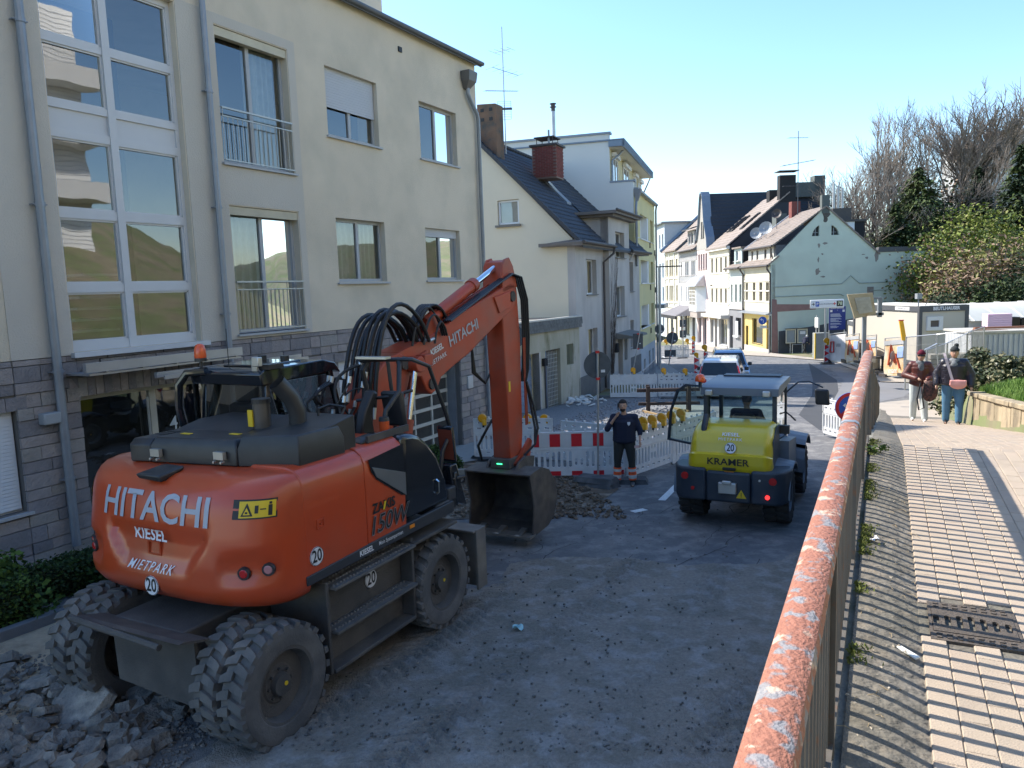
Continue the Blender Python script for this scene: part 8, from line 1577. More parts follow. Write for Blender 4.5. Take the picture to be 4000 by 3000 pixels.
# ================================================================ containers and site clutter
m_cb = mat('container_beige', (.56, .52, .44), .6, var=.04, scale=1); m_cd = mat('container_grey', (.085, .09, .10), .5, var=.06)
def container(p, rz, w, l, h, label, word=None, win=True):
    t = thing('site_container', label, 'container', p, rz, 'office containers'); 
    B().box(.05, w-.05, .05, l-.05, .05, h-.05).out('panel_wall', m_cb, t)
    b = B()
    for x0, x1 in ((0, .16), (w-.16, w)):
        for y0, y1 in ((0, .16), (l-.16, l)): b.box(x0, x1, y0, y1, 0, h)
    b.out('corner_post', m_cd, t)
    b = B(); b.box(.16, w-.16, 0, .1, h-.27, h); b.box(.16, w-.16, l-.1, l, h-.27, h); b.box(0, .1, .16, l-.16, h-.25, h-.002); b.box(w-.1, w, .16, l-.16, h-.25, h-.002); b.box(.16, w-.16, 0, .1, 0, .16); b.box(0, .1, .16, l-.16, 0, .16); b.out('frame_beam', m_cd, t); B().box(.08, w-.08, .08, l-.08, h-.03, h+.02).out('roof', mat('container_roof', (.62, .60, .52), .7), t)
    if word: text('lettering', word, .21, lambda x, y: (w/2+x+.1, -.006, h-.135+y), m_letw, t, bold=.05, sx=.95)
    if win: f = B().plate(rect(.38, h-1.15, 1.15, h-.5), [rect(.54, h-.98, .96, h-.68)], -.05, .06, lambda a, c, hh: Vector((a, hh, c))).out('window', m_white, t); B().box(.5, 1.0, .0, .04, h-1, h-.65).out('shutter', mat('slat_dark', (.12, .10, .09), .6), f)
    return t
cc = at(3592, 1197, 36); t = container((cc.x, 36, cc.z-2.75), radians(4), 2.44, 6.05, 2.75, 'tall beige office container with white lettering above a small window', 'BEUTLHAUSER'); b = B(); b.box(.05, .9, -.0, .03, 2.5, 2.7); text('lettering', 'Beutlhauser', .14, lambda x, y: (-.008, 1.4-x, 2.62+y), m_letb, t); B().box(-.006, .0, .8, 2.0, 2.54, 2.71).out('white_label', m_white, t)
b = B(); b.tube([(.6, .5, 2.77), (.8, .6, 3.0), (1.1, .5, 2.95), (1.3, .6, 2.79), (1.7, .5, 2.85), (2.1, .5, 2.79)], .02, 5); b.out('cables', m_gut, t); b = B(); b.cyl((0, .1, 2.75), (0, .1, 3.1), .03, n=5); b.box(-.12, .12, 0, .2, 3.1, 3.35); b.out('floodlight', m_grey, t)
for k, (px, lb) in enumerate(((3385, 'low container with white doors, left one of the pair'), (3448, 'low container with a glazed door, right one of the pair'))):
    p = at(px, 1272, 43-k*1.0); t = container((p.x, p.y, p.z-2.6), radians(-14), 1.0+.5*k, 6, 2.6, lb, None, False); B().box(.2, .5, -.02, .05, .5, 2.1).out('door', m_white, t); B().box(.62, .85, -.02, .05, .5, 2.1).out('door', m_grey, t); B().box(.55, .8, -.03, .02, 2.38, 2.5).out('red_label', m_clamp, t)
t = thing('yellow_pole', 'bright yellow signal pole with red ends leaning by the container', 'pole', at(3535, 1330, 31)); B().hexa([(-.12, -.03, 0), (.06, -.03, 0), (.06, .03, 0), (-.12, .03, 0), (-.26, -.03, .80), (-.10, -.03, .80), (-.10, .03, .80), (-.26, .03, .80)]).out('plate', mat('signal_yellow', (.85, .45, .02), .5), t); B().cyl((0, 0, -1.3), (-.03, 0, 0), .03, n=6).out('stick', m_steel, t); B().box(-.27, -.08, -.035, .035, .8, .84).out('red_end', m_clamp, t)
p = at(3858, 1278, 30); t = thing('foam_stack', 'stack of pink insulation foam boards on the site skip', 'foam boards', p, radians(-12)); m_fo = mat('pink_foam', (.68, .48, .60), .8, var=.05)
for k in range(6): B().box(.0+.09*k*0, .85, 0, .6, .085*k, .085*k+.08).out('board', m_fo, t, bevel=.008)
p = at(3790, 1420, 27); t = thing('waste_skip', 'long white ribbed waste skip on the building site', 'skip', (p.x, 27, p.z), radians(-6)); m_sk = mat('skip_white', (.52, .54, .55), .6, var=.1, scale=3); B().box(0, 4.5, 0, 2, 0, 1.05).out('tub', m_sk, t)
for k in range(26): B().box(.05+k*.17, .13+k*.17, -.05, 0, .05, 1.0).out('rib', m_sk, t)
B().box(-.05, 4.55, -.06, 2.06, 1.05, 1.13).out('rim', mat('skip_rim', (.45, .43, .38), .6), t); b = B(); b.box(.2, 3, .3, .5, 1.15, 1.2, Matrix.Rotation(.05, 4, 'Y')); b.box(.5, 3.4, .8, .95, 1.15, 1.22); b.out('planks', mat('plank_brown', (.22, .10, .06), .8), t)
p = at(3900, 1270, 33); t = thing('dark_crates', 'row of black crates and buckets on a rack at the right edge of the site', 'crates', p); 
for k in range(6): B().box(.15+.42*k, .52+.42*k, 0, .4, -.3, .28+.04*(k % 2)).out('crate', m_black, t, bevel=.02)
B().box(-1.5, 3.5, -.1, 1, -.38, -.3).out('rack', m_grey, t)
p = at(3795, 1255, 45); t = thing('long_shed', 'long low shed with a curved pale roof behind the containers', 'shed', (p.x, 45, p.z), radians(6)); B().box(0, 9, .3, 3, -2.2, .0).out('wall', mat('shed_wall', (.28, .28, .27), .8, var=.1), t); b = B(); b.grid(lambda u, v: Vector((9*u, 0+2.6*v, .0+.95*sin(v*pi*.55))), 12, 6); b.out('roof', mat('shed_roof', (.58, .57, .50), .6, var=.05), t, smooth=True, recalc=False)
for k in range(6): B().tube([(1.6*k+.2, 2.6*v/6-.01, .02+.95*sin(v/6*pi*.55)) for v in range(7)], .03, 4).out('roof_rib', m_white, t)
B().box(-.5, 3.4, -.8, .2, -.75, -.5).out('low_roof', m_pw, t)
t = thing('brick_pallets', 'grey pallets of stacked stones behind the spare fence panels', 'pallets', at(3690, 1500, 27)); r4 = random.Random(2)
for i in range(6):
    for j in range(6): B().cbox((-.5+.26*i, .1*r4.random(), .1+.18*j), (.23, .5, .15), r4.uniform(-.08, .08)).out('stone', mat('pallet_stone', (.30, .28, .24), .9, var=.2), t)
# ================================================================ rubble, steel trestle, slabs, litter
def rock(b, c, r, fl=.5, seed=0):
    rr = random.Random(seed); n = 7; P = [Vector((r*cos(2*pi*i/n)*rr.uniform(.65, 1.15), r*sin(2*pi*i/n)*rr.uniform(.65, 1.15), 0)) for i in range(n)]; R = Matrix.Rotation(rr.uniform(-.5, .5), 3, 'X') @ Matrix.Rotation(rr.uniform(-.5, .5), 3, 'Y'); h = r*fl
    b.add([Vector(c)+R @ p for p in P]+[Vector(c)+R @ (p*rr.uniform(.75, .95)+Vector((0, 0, h*rr.uniform(.8, 1.1)))) for p in P], [(i, (i+1) % n, n+(i+1) % n, n+i) for i in range(n)]+[tuple(range(n, 2*n)), tuple(range(n-1, -1, -1))])
m_rub = mat('broken_asphalt', (.19, .178, .165), .95, var=.35, scale=8, bump=.9, bscale=40, c2=(.29, .255, .215), c2amt=.46, c2scale=4); r5 = random.Random(11)
b = B()
for i in range(620):
    px, py = r5.uniform(-60, 960), r5.uniform(2580, 3080)
    if py < 2560+px*.10+40*r5.random() or px > 1050-(3000-py)*.9*0 and False: continue
    if px > 520+(3000-py)*.75+60: continue
    p = ong(px, py); r = r5.choice((.02, .03, .03, .04, .05, .07, .09, .13)); rock(b, (p.x, p.y, p.z+.01+.07*r5.random()*(1 if px < 500 else .2)), r, r5.uniform(.3, .8), i)
for i in range(4200):
    px, py = r5.uniform(-60, 1500), r5.uniform(2560, 3080)
    if px > 700+(3000-py)*1.2: continue
    p = ong(px, py); rock(b, (p.x, p.y, p.z+.005), r5.uniform(.006, .024), .8, i+900)
tag(b.out('rubble', m_rub), 'heap of broken asphalt and stones behind the excavator wheels', kind='stuff')
for k, (px, py, r, lb) in enumerate(((330, 2790, .40, 'largest tilted asphalt slab in the rubble left of the rear tyres'), (170, 2690, .22, 'dark asphalt slab on top of the rubble at the left'), (640, 2740, .30, 'flat grey slab lying between the rear tyres'), (560, 2760, .20, 'small flat slab beside the left rear tyres'), (350, 2950, .16, 'block shaped stone at the lower left corner'), (520, 2905, .13, 'angular grey stone at the edge of the rubble'), (1230, 2580, .0, ''), (410, 2860, .18, 'brown edged slab lying flat among the rubble'))):
    if not r: continue
    p = ong(px, py); b = B(); rock(b, (0, 0, 0), r, .28, k+40); t = b.out('asphalt_slab', m_rub, bevel=.008); t.location = (p.x, p.y, p.z+.06); t.rotation_euler = ((.5, .2, .05, .1, .2, .1, 0, .1)[k], (-.3, .2, 0, .1, .1, 0, 0, 0)[k], 0); tag(t, lb, 'slab', 'broken slabs behind the excavator')
b = B()
for i in range(2400):
    u, v = r5.random(), r5.random(); x, y = -1.6+u*3.6, 13.4+v*4.2+(-.6*u); rock(b, (x-(v*.8), y, road_z(y)+.015+.09*r5.random()*sin(pi*u)*sin(pi*v)), r5.choice((.012, .015, .02, .03, .05)), .6, i+3000)
tag(b.out('dug_soil', m_soil), 'dug up soil and stones in the trench beyond the bucket', kind='stuff')
b = B()
for i in range(60): p = ong(2265+r5.gauss(0, 35), 1568+r5.gauss(0, 10)); rock(b, (p.x, p.y, p.z+.05+.1*r5.random()), r5.uniform(.05, .2), .3, i)
tag(b.out('broken_tiles', mat('white_shards', (.5, .5, .48), .8, var=.4, scale=3)), 'pile of broken pale slabs at the foot of the annex', kind='stuff')
p = ong(2560, 1570); t = thing('steel_trestle', 'rusty steel trestle with crossbars standing on the gravel', 'trestle', (p.x-.15, 27.6, road_z(27.6)+.03), radians(-6)); m_ts = mat('rusty_steel', (.055, .04, .035), .8, metal=.3, var=.2)
for z, x0, x1, r in ((.78, -1.15, 1.1, .07), (.28, -1.1, 1.1, .06)): B().cyl((x0, 0, z), (x1, 0, z), r, n=8).out('crossbar', m_ts, t)
for x in (-.75, .7):
    for y in (-.22, .22): B().box(x-.06, x+.06, y-.05, y+.05, -.0, .95).out('leg', m_ts, t)
for x in (-1.0, .3): B().box(x, x+.08, -.7, .2, .02, .09, Matrix.Rotation(.5, 4, 'Z')).out('timber', mat('timber', (.35, .24, .12), .8), t)
for k, (s, t_, rz, L, lb) in enumerate(((.215, .66, -.5, .11, 'crumpled white paper packet lying on the asphalt strip near the railing'),)):
    o = B().box(-.012, .014, -L/2, L/2, 0, .010).out('paper_packet', mat('litter_white', (.70, .72, .68), .6, c2=(.5, .6, .35), c2amt=.3, c2scale=30), bevel=.003); o.location = fp(s, t_, .012); o.rotation_euler = (0, 0, rz-FA+1.2); tag(o, lb, 'litter')
o = B().grid(lambda u, v: Vector((.06*u, .05*v+.01*sin(u*7), .012*sin(u*5)*cos(v*4)+.012)), 5, 4).out('torn_paper', m_letw); o.location = fp(.07, 2.0, .05); o.rotation_euler = (0, 0, .4); tag(o, 'torn white paper scrap at the foot of the railing bars', 'litter')
o = B().grid(lambda u, v: Vector((.12*u, .09*v, .03*sin(u*6)*cos(v*5)+.03)), 5, 4).out('blue_wrapper', mat('wrapper_blue', (.35, .6, .65), .5)); p = ong(2003, 2475); o.location = (p.x, p.y, p.z+.03); tag(o, 'small light blue wrapper lying in the road dirt', 'litter')
b = B(); 
for i in range(260):
    s, t_ = abs(r5.gauss(.08, .06)), r5.uniform(-.5, 5); rock(b, fp(s, t_, .045-.15*s), r5.uniform(.003, .010), .7, i)
tag(b.out('grit', mat('grit', (.30, .26, .2), .9, var=.4, scale=40)), 'small grit and leaf bits along the foot of the railing', kind='stuff')
b = B()
for i in range(70): s, t_ = r5.uniform(.02, .27), r5.uniform(-.3, 4.5); a = r5.uniform(0, 6); p0 = fp(s, t_, .05-.15*s); p1 = p0+V((cos(a), sin(a), 0))*r5.uniform(.02, .07); b.tube([p0, p0.lerp(p1, .5)+V((.006, .004, .006)), p1], .0013, 4)
tag(b.out('dry_twigs', mat('dry_twig', (.40, .30, .17), .9, var=.3, scale=30)), 'dry twigs and stalks scattered along the asphalt strip', kind='stuff')
# ================================================================ hillside trees, bushes, hedges
def bare_tree(seed, H, spread=.5, trunk=.16, forks=5, twist=.25, lean=0, density=1.):
    r = random.Random(seed); tr = B(); tw = B()
    def grow(p, d, L, rad, lev):
        n = 4 if lev < 3 else 3; pts = [p]; q = p; dd = d.copy()
        for i in range(n): dd = (dd+V((r.uniform(-1, 1), r.uniform(-1, 1), r.uniform(-.3, .7)))*twist*(.35 if lev == 0 else .6)).normalized(); q = q+dd*L/n; pts.append(q)
        (tr if rad > .045 else tw).tube(pts, rad, 6 if lev < 2 else (4 if lev < 4 else 3), r2=rad*.62, cap=False)
        if lev >= 5: return
        k = (forks if lev == 0 else r.choice((2, 3, 3) if lev < 3 else (2, 3, 4)))
        for i in range(k):
            f = r.uniform(.45, 1) if lev > 0 else r.uniform(.40, 1.0); a = r.uniform(0, 2*pi); u = dd.orthogonal().normalized(); w = dd.cross(u); side = (u*cos(a)+w*sin(a))
            nd = (dd*(1-spread*.55)+side*spread*r.uniform(.6, 1.2)+V((0, 0, .25))).normalized(); base = pts[min(n, int(f*n)+ (1 if f > .9 else 0))]
            grow(base, nd, L*r.uniform(.52, .80)*(1 if lev else 1.0), max(rad*.58, .013), lev+1)
        grow(q, dd, L*.62, rad*.62, lev+1)
    grow(V((0, 0, 0)), V((lean, 0, 1)).normalized(), H*.38, trunk, 0)
    zm = max(v[2] for v in tr.v+tw.v); k = H/zm
    for q in (tr, tw): q.v = [(a*k, b_*k, c*k) for a, b_, c in q.v]
    return tr, tw
m_bark = mat('bark', (.12, .10, .08), .95, var=.25, scale=3); m_twig = mat('twigs', (.22, .185, .155), .95, var=.25, scale=1)
TV = []
for k, (sp, tk, fk, tws) in enumerate(((.55, .15, 6, .25), (.72, .20, 6, .34), (.60, .20, 7, .25), (.8, .13, 5, .38))):
    a, c = bare_tree(20+k, 14, sp, tk, fk, tws); TV.append((a.mesh('trunk', m_bark), c.mesh('crown', m_twig)))
def hill_z(x, y):
    s = (x-FO.x)*FN.x+(y-FO.y)*FN.y; t = (x-FO.x)*FD.x+(y-FO.y)*FD.y; return ground_h(s, t).z
def tree(px, pyt, Y, k, label, group='bare trees on the hill', w=1.):
    top = at(px, pyt, Y); z = hill_z(top.x, top.y)-.2; H = top.z-z; t = thing('bare_tree', label, 'tree', (top.x, top.y, z), rnd.uniform(0, 6), group); sc = H/14
    for nm, me in zip(('trunk', 'crown'), TV[k]): o = inst(nm, me, t); o.scale = (sc*w, sc*w, sc)
for a in ((3385, 415, 82, 0, 'slim bare tree standing leftmost of the tall trees on the hill', .8), (3480, 400, 86, 0, 'bare tree second from the left among the tall trees on the hill', .9), (3560, 385, 90, 1, 'bare tree in the middle of the hilltop row above the conifer', .8), (3640, 400, 84, 3, 'bare forked tree just left of the tallest crown', .9), (3745, 345, 88, 2, 'tall many stemmed bare tree with a dense crown', 1.), (3810, 325, 92, 2, 'tallest bare tree with the widest dense crown on the hilltop', 1.15), (3870, 420, 95, 2, 'bare tree at the right side of the widest crown', .9), (3300, 640, 88, 1, 'low spreading bare tree behind the mint gable', 1.2), (3230, 700, 95, 3, 'low bare tree near the roof aerial', 1.2), (3350, 600, 80, 3, 'dark bare tree rising right of the chimney of the mint house', 1.1), (3075, 765, 120, 1, 'small pale distant bare tree between the chimneys', 1.2), (3945, 540, 80, 3, 'slanting thin bare tree in front of the hilltop block', .7), (3430, 640, 78, 1, 'bare tree in front of the tall thin trunks', 1.1), (3520, 560, 92, 3, 'bare tree partly hidden behind the conifer top', 1.)): tree(*a[:5], w=a[5])
def leafy(n, fn, size, rr, aspect=1.6, droop=0):
    b = B()
    for _ in range(n):
        p, up = fn(rr); s = size*rr.uniform(.6, 1.3); u = V((rr.gauss(0, 1), rr.gauss(0, 1), rr.gauss(0, .6)-droop)).normalized(); w = u.cross(V((rr.gauss(0, 1), rr.gauss(0, 1), rr.gauss(0, 1)))).normalized()
        b.add([p-u*s*aspect*.5, p+w*s*.5, p+u*s*aspect*.5, p-w*s*.5], [(0, 1, 2, 3)])
    return b
def clump_fn(cs):
    def f(rr):
        c, r = rr.choice(cs); d = V((rr.gauss(0, 1), rr.gauss(0, 1), rr.gauss(0, 1))).normalized()*(rr.random()**.45); return c+V((d.x*r[0], d.y*r[1], d.z*r[2])), d
    return f
def bush(name, label, cat, p, W, D, H, mts, n, size, seed, stems=8, clumps=14, group=None, aspect=1.6, part='foliage', top=0):
    rr = random.Random(seed); cs = []
    for _ in range(clumps):
        a = rr.uniform(-1, 1); d = rr.uniform(-1, 1); k = sqrt(max(0, 1-.8*a*a)); h = H*k*rr.uniform(.55, 1); r = H*rr.uniform(.18, .32); cs.append((V((a*W*.5, d*D*.5*k, max(h-r, r*.6))), (r*1.25, r*1.2, r)))
        cs.append((V((a*W*.48, d*D*.5*k, H*k*rr.uniform(.1, .5))), (r*1.3, r*1.2, r)))
    t = thing(name, label, cat, p, rr.uniform(-.2, .2), group)
    for k, m_ in enumerate(mts): leafy(n//len(mts), clump_fn(cs), size, rr, aspect).out(part, m_, t, recalc=False)['kind'] = 'stuff'
    b = B()
    for i in range(stems): c, r = rr.choice(cs); b.tube([V((c.x*.3, c.y*.3, 0)), V((c.x*.6, c.y*.6, c.z*.5)), c+V((0, 0, r[2]*rr.random()))], .03+.01*H/3, 4, r2=.006)
    b.out('stems', m_bark, t); return t
G_ = lambda n, c, v=.3: mat(n, c, .7, var=v, scale=2.5, spec=.3)
gd, gm_, gy, gyy, gb = G_('leaf_dark', (.035, .055, .022)), G_('leaf_mid', (.065, .10, .03)), G_('leaf_yellow_green', (.16, .20, .03)), G_('leaf_pale', (.24, .24, .08)), G_('twig_brown', (.22, .15, .10))
def hb(px, pyt, Y, Wp, label, mts, n, size, seed, name='bush', cat='bush', D=None, dz=0, **k):
    top = at(px, pyt, Y); z = hill_z(top.x, top.y)-.3+dz; W = Wp*Y/FPX; return bush(name, label, cat, (top.x, top.y, z), W, D or W*.6, max(1.2, top.z-z), mts, n, size, seed, **k)
hb(3830, 735, 66, 300, 'bright yellow green forsythia coloured bush on the hillside', [gy, gy, gyy], 15000, .17, 1); hb(3960, 790, 62, 190, 'yellow green bush at the right edge of the hillside', [gy, gb, gyy], 8000, .17, 2); hb(3700, 830, 64, 180, 'green and yellow bush between the conifer and the bright bush', [gy, gm_, gb], 8000, .18, 3)
hb(3860, 905, 56, 330, 'brownish leafless shrub thicket above the long shed', [gb, gb, gyy], 12000, .13, 4, aspect=3); hb(3760, 1030, 55, 150, 'brown and green shrubs above the big container', [gb, gm_, gb], 8000, .13, 5, aspect=2.5); hb(3900, 1050, 52, 240, 'dark evergreen shrub behind the long shed', [gd, gm_, gd], 10000, .16, 6); hb(3995, 900, 55, 120, 'mixed shrub at the right frame edge', [gd, gm_, gb], 6000, .15, 16)
hb(3700, 1120, 50, 130, 'rounded dark clipped shrub at the end of the mint wall', [gd, gd], 7000, .12, 7); hb(3330, 880, 76, 200, 'yellow green sprouting undergrowth behind the mint roof', [gy, gb, gm_], 6000, .2, 8); hb(3450, 880, 74, 200, 'brownish undergrowth between the thin trunks', [gb, gb, gy], 6000, .2, 9); hb(3790, 640, 84, 260, 'dark ivy covered thicket below the tall bare trees', [gd, gd, gb], 9000, .26, 10, name='thicket', cat='thicket'); hb(3300, 860, 98, 260, 'pale twiggy thicket on the far slope', [gb, gb], 5000, .2, 12, aspect=4)
def conifer(px, pyt, Y, Wp, label, seed, mts):
    top = at(px, pyt, Y); z = hill_z(top.x, top.y)-.3; H = top.z-z; W = Wp*Y/FPX/2; rr = random.Random(seed); t = thing('conifer', label, 'tree', (top.x, top.y, z), 0)
    B().tube([(0, 0, 0), (.1, 0, H*.5), (0, 0, H*.98)], .28, 8, r2=.04).out('trunk', m_bark, t); bs = [B() for _ in mts]
    for lv in range(60):
        f = lv/60; h = H*(.06+.93*f); R_ = W*(1-f)**.75*(.8+.4*rr.random())
        for k in range(int(12-6*f)+3):
            a = rr.uniform(0, 2*pi); L = R_*rr.uniform(.6, 1.1); b = rr.choice(bs)
            for j in range(int(7+L*7)):
                q = rr.random()**.7; c = V((cos(a)*L*q, sin(a)*L*q, h-.28*L*q*q+.1*rr.gauss(0, 1))); sd_ = V((-sin(a), cos(a), 0))*rr.gauss(0, .20)*(.5+q)*L*.5; c = c+sd_; s = rr.uniform(.14, .34); u = (V((cos(a), sin(a), -.35))+sd_*.5+V((rr.gauss(0, .3), rr.gauss(0, .3), rr.gauss(0, .25)))).normalized(); w = u.cross(V((rr.gauss(0, .4), rr.gauss(0, .4), 1))).normalized()
                b.add([c-u*s*.8, c+w*s*.30, c+u*s, c-w*s*.30], [(0, 1, 2, 3)])
    for m_, b in zip(mts, bs): b.out('crown', m_, t, recalc=False)['kind'] = 'stuff'
gc1, gc2 = G_('needles_dark', (.028, .048, .02)), G_('needles_light', (.075, .105, .03))
conifer(3590, 650, 77, 560, 'broad dark green conifer standing on the slope behind the flat mint wall', 5, [gc1, gc2, gc2]); conifer(3500, 790, 75, 330, 'smaller green conifer left of the broad one', 6, [gc2, gc1]); conifer(3990, 560, 72, 330, 'dark conifer cut by the right frame edge', 7, [gc1, gc1, gc2]); conifer(3825, 650, 82, 260, 'dark conifer behind the bright yellow green bush', 8, [gc1, gc1])
# panel block on the hilltop
p = at(3838, 800, 112); ap = thing('hilltop_block', 'pale grey balcony block on the hilltop at the right edge', 'building', (p.x, p.y, p.z-4), radians(-12), z0=0); hs = [(2.2+5*i, 2.6+2.9*j, 4.6+5*i, 4.1+2.9*j) for i in range(3) for j in range(4)]
zt = at(3870, 515, 112).z-(p.z-4); hs = [(2.2+5*i, zt-3.6-3.6*j, 5.0+5*i, zt-1.9-3.6*j) for i in range(3) for j in range(3)]; m_ap = mat('panel_grey', (.36, .37, .37), .9, var=.1, scale=.6); b = B(); b.plate(rect(0, 0, 18, zt), [rect(*h) for h in hs], 0, .4, fx); b.out('front_wall', m_ap, ap); b = B()
for k in range(4): b.box(-.02, 18, -.12, 0, zt-.5-3.6*k, zt-3.6*k)
b.out('balcony_band', mat('panel_light', (.48, .49, .49), .8, var=.06), ap)
for h in hs: window(ap, *h, y=.2, far=True, m=mat('brown_frame', (.24, .21, .17)), sill=0)
B().box(-3, 0, 2, 8, 0, zt-1.2).out('side_wing', m_ap, ap)
# terraced white balcony houses on the other side of the road, up the bank behind the camera: they fill the window reflections
m_cl = mat('white_cladding', (.74, .73, .70), .7, var=.05)
for k, (s, t_, L, H) in enumerate(((15, -16, 24, 15), (19, 10, 15, 13))):
    p0 = FO+FN*s+FD*t_; zb = hill_z(p0.x, p0.y)-3; ap2 = thing('balcony_house', ('white clad balcony house up the bank behind the camera', 'second white clad balcony house farther up the bank')[k], 'building', (p0.x, p0.y, zb), rz_of(degrees_ if False else 26.05) + pi, z0=0)
    ap2.rotation_euler = (0, 0, rz_of(26.05)); hs = [(1.2+4.2*i, 3.2+3*j, 3.6+4.2*i, 5.0+3*j) for i in range(int(L/4.3)) for j in range(int(H/3)-1)]
    b = B(); b.plate(rect(0, 0, L, H), [rect(*h) for h in hs], 0, -.3, fx); b.out('front_wall', m_cl, ap2)
    for h in hs: B().box(h[0], h[2], -.28, -.25, h[1], h[3]).out('window', gl2 if False else mat('dark_window', (.03, .035, .04), .1), ap2)
    b = B(); [b.box(0, L, -.0, .02, .25*i, .25*i+.02) for i in range(int(H/.25))]; b.out('cladding_joint', m_grey, ap2)
    for j in range(1, int(H/3)): B().box(-.2, L+.2, 0.0, 1.5, 3*j-.25, 3*j+.75).out('balcony', m_cl, ap2)
for k in range(9):
    s, t_ = 6.5+2.2*(k % 3)+rnd.random(), -13+3.2*k; p0 = FO+FN*s+FD*t_; 
    if t_ > 8: continue
    t = thing('birch', 'bare birch on the bank beside the path, outside the picture', 'tree', (p0.x, p0.y, hill_z(p0.x, p0.y)-.2), k, 'birches on the bank'); 
    for nm, me in zip(('trunk', 'crown'), TV[3]): o = inst(nm, me, t); o.scale = (.6, .6, .62)
# hedges by the building
def hedge(name, label, q0, q1, w, h, n, seed, mts, size=.035, z=None):
    rr = random.Random(seed); q0 = V(q0); q1 = V(q1); d = q1-q0; nn = V((d.y, -d.x, 0)).normalized(); t = thing(name, label, 'hedge', (q0.x, q0.y, road_z(q0.y)))
    def f(rr):
        u, a, z_ = rr.random(), rr.uniform(-1, 1), rr.random(); 
        if rr.random() < .75: k = rr.randrange(3); z_, a = (1, a) if k == 0 else (z_, 1 if k == 1 else -1)
        p = d*u+nn*a*w/2; zz = road_z((q0+p).y)-road_z(q0.y); hh = h*(1+.18*noise.noise(V((u*9, seed, 0)))); return V((p.x, p.y, zz+z_*hh))+V((rr.gauss(0, .03), rr.gauss(0, .03), rr.gauss(0, .03))), None
    for m_ in mts: leafy(n//len(mts), f, size, rr, 1.5).out('foliage', m_, t, recalc=False)['kind'] = 'stuff'
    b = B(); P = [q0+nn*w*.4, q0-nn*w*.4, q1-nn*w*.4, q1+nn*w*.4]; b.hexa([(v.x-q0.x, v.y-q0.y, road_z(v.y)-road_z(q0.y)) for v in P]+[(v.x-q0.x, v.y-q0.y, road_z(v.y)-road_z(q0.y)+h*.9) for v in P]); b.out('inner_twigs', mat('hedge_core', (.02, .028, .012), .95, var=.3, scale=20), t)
hg1, hg2, hg3 = G_('hedge_green', (.045, .085, .018)), G_('hedge_bright', (.09, .15, .028)), G_('hedge_dark', (.025, .045, .015))
k0 = K0-KN*.42; hedge('box_hedge', 'low clipped green hedge between the kerb stones and the building', (k0+KD*-4.5), (k0+KD*.6), .45, .52, 26000, 1, [hg1, hg2, hg3], .034); hedge('box_hedge', 'rear strip of hedge close to the stone wall', (K0-KN*1.0+KD*-2), (K0-KN*1.0+KD*2.4), .5, .42, 16000, 2, [hg1, hg3, hg3], .036)
bush('shrub', 'loose green shrub growing round the foot of the downpipe', 'shrub', (K0.x-KN.x*1.05+KD.x*.2, K0.y-KN.y*1.05+KD.y*.2, road_z(8.5)), 1.5, .7, 1.05, [hg1, hg2, hg1], 5000, .055, 31, clumps=10); bush('shrub', 'small shrub behind the rear tyres at the wall', 'shrub', (K0.x-KN.x*.6+KD.x*1.9, K0.y-KN.y*.6+KD.y*1.9, road_z(10)), 1.3, .6, .55, [hg1, hg3, hg1], 4000, .05, 32)
p = ong(1700, 1850); bush('shrub', 'round clipped shrub in front of the garage gate', 'shrub', (p.x-.1, p.y, p.z), 1.3, .9, .75, [hg1, hg2, hg3], 7000, .05, 33, clumps=12); B().box(-.9, .5, -.06, .06, 0, .2).out('bed_kerb', m_conc, None).location = (p.x+1.0, p.y-.5, p.z); tag(bpy.data.objects['bed_kerb'], 'short concrete bed edging beside the round clipped shrub', 'kerb')
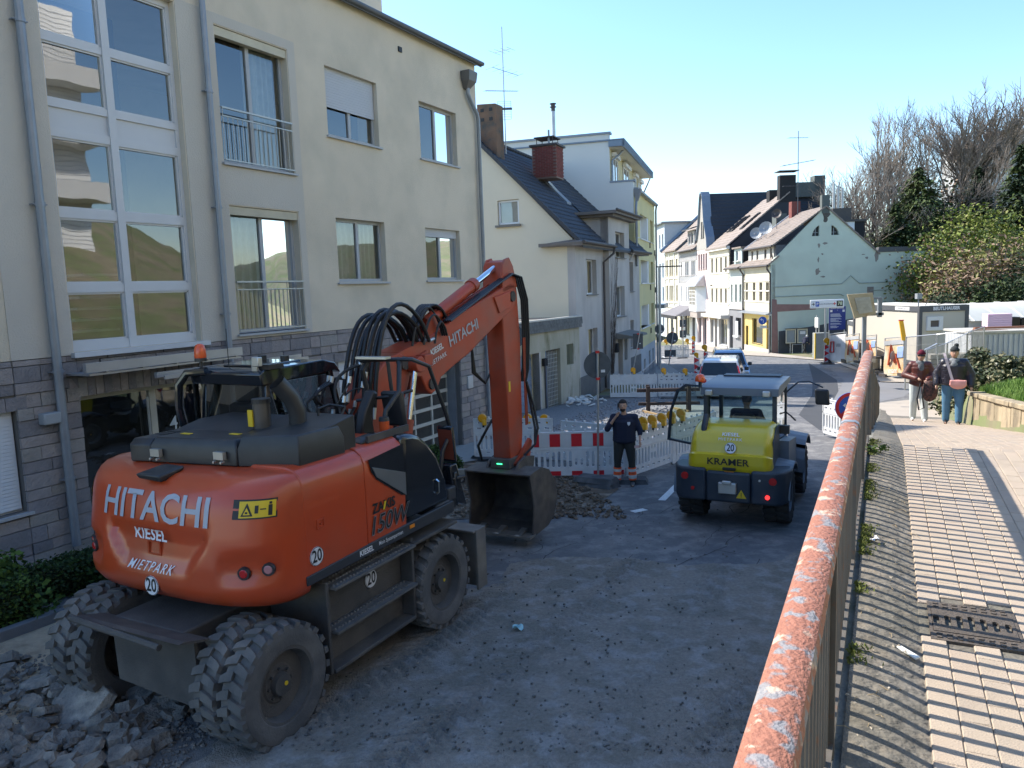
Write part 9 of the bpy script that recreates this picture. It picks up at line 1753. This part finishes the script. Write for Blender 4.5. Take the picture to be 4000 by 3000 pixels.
# bank beside the path: grass and evergreen bush
def tufts(n, s0, s1, t0, t1, hgt, seed, keep=lambda s, t: True):
    rr = random.Random(seed); b = B()
    for _ in range(n):
        s, t = rr.uniform(s0, s1), rr.uniform(t0, t1)
        if not keep(s, t): continue
        p = ground_h(s, t); a = rr.uniform(0, 6.3); l = hgt*rr.uniform(.5, 1.4); d = V((cos(a), sin(a), 0)); w = .008+.004*rr.random(); q = V((-d.y, d.x, 0))*w; b.add([p-q, p+q, p+d*l*.35+V((0, 0, l))], [(0, 1, 2)])
    return b
tag(tufts(46000, 1.95, 5.2, 7.5, 16.5, .13, 4, lambda s, t: s > ws(t)+.2).out('grass', mat('bright_grass', (.13, .23, .035), .7, var=.3, scale=1.5, c2=(.25, .2, .09), c2amt=.35, c2scale=.7), recalc=False), 'bright green grass on the bank above the low wall', kind='stuff')
tag(tufts(9000, .02, 6, 18.5, 27, .07, 5, lambda s, t: s > 2.55).out('sparse_grass', hg2, recalc=False), 'sparse grass between the path and the site fence', kind='stuff')
for k, (px, pyt, Y, Wp, n) in enumerate(((3790, 1400, 18.2, 200, 4500), (3900, 1345, 17.6, 240, 8000), (3995, 1330, 17, 160, 5000))):
    top = at(px, pyt, Y); z = hill_z(top.x, top.y)-.1; bush('evergreen_bush', ('leafy evergreen bush nearest the woman in the puffer jacket', 'leafy evergreen bush in the middle of the grass bank', 'leafy evergreen bush at the right edge of the grass bank')[k], 'bush', (top.x, top.y, z), Wp*Y/FPX, 1.3, max(.6, top.z-z), [mat('laurel', (.08, .10, .05), .45, var=.4, scale=5), mat('laurel_pale', (.20, .19, .10), .6, var=.3, scale=5), gd], n, .065, 50+k, clumps=10)
b = B(); rr = random.Random(9)
for _ in range(5000):
    s, t = abs(rr.gauss(0, .035))-.01, rr.uniform(.4, 5.2)
    if noise.noise(V((t*1.7, 0, 3))) < .0: continue
    p = fp(s, t, .05); b.add([p, p+V((rr.gauss(0, .008), rr.gauss(0, .008), rr.uniform(.004, .02))), p+V((rr.gauss(0, .008), rr.gauss(0, .008), 0))], [(0, 1, 2)])
tag(b.out('moss', mat('moss', (.10, .12, .02), .9, var=.4, scale=30), recalc=False), 'moss and tiny weeds along the foot of the railing', kind='stuff')
bush('weed', 'small green weed growing at the foot of the railing', 'weed', fp(.04, 4.6, .04), .22, .12, .14, [hg2, hg2], 160, .02, 70, stems=3, clumps=4)
# thin high cloud streaks are too faint to build
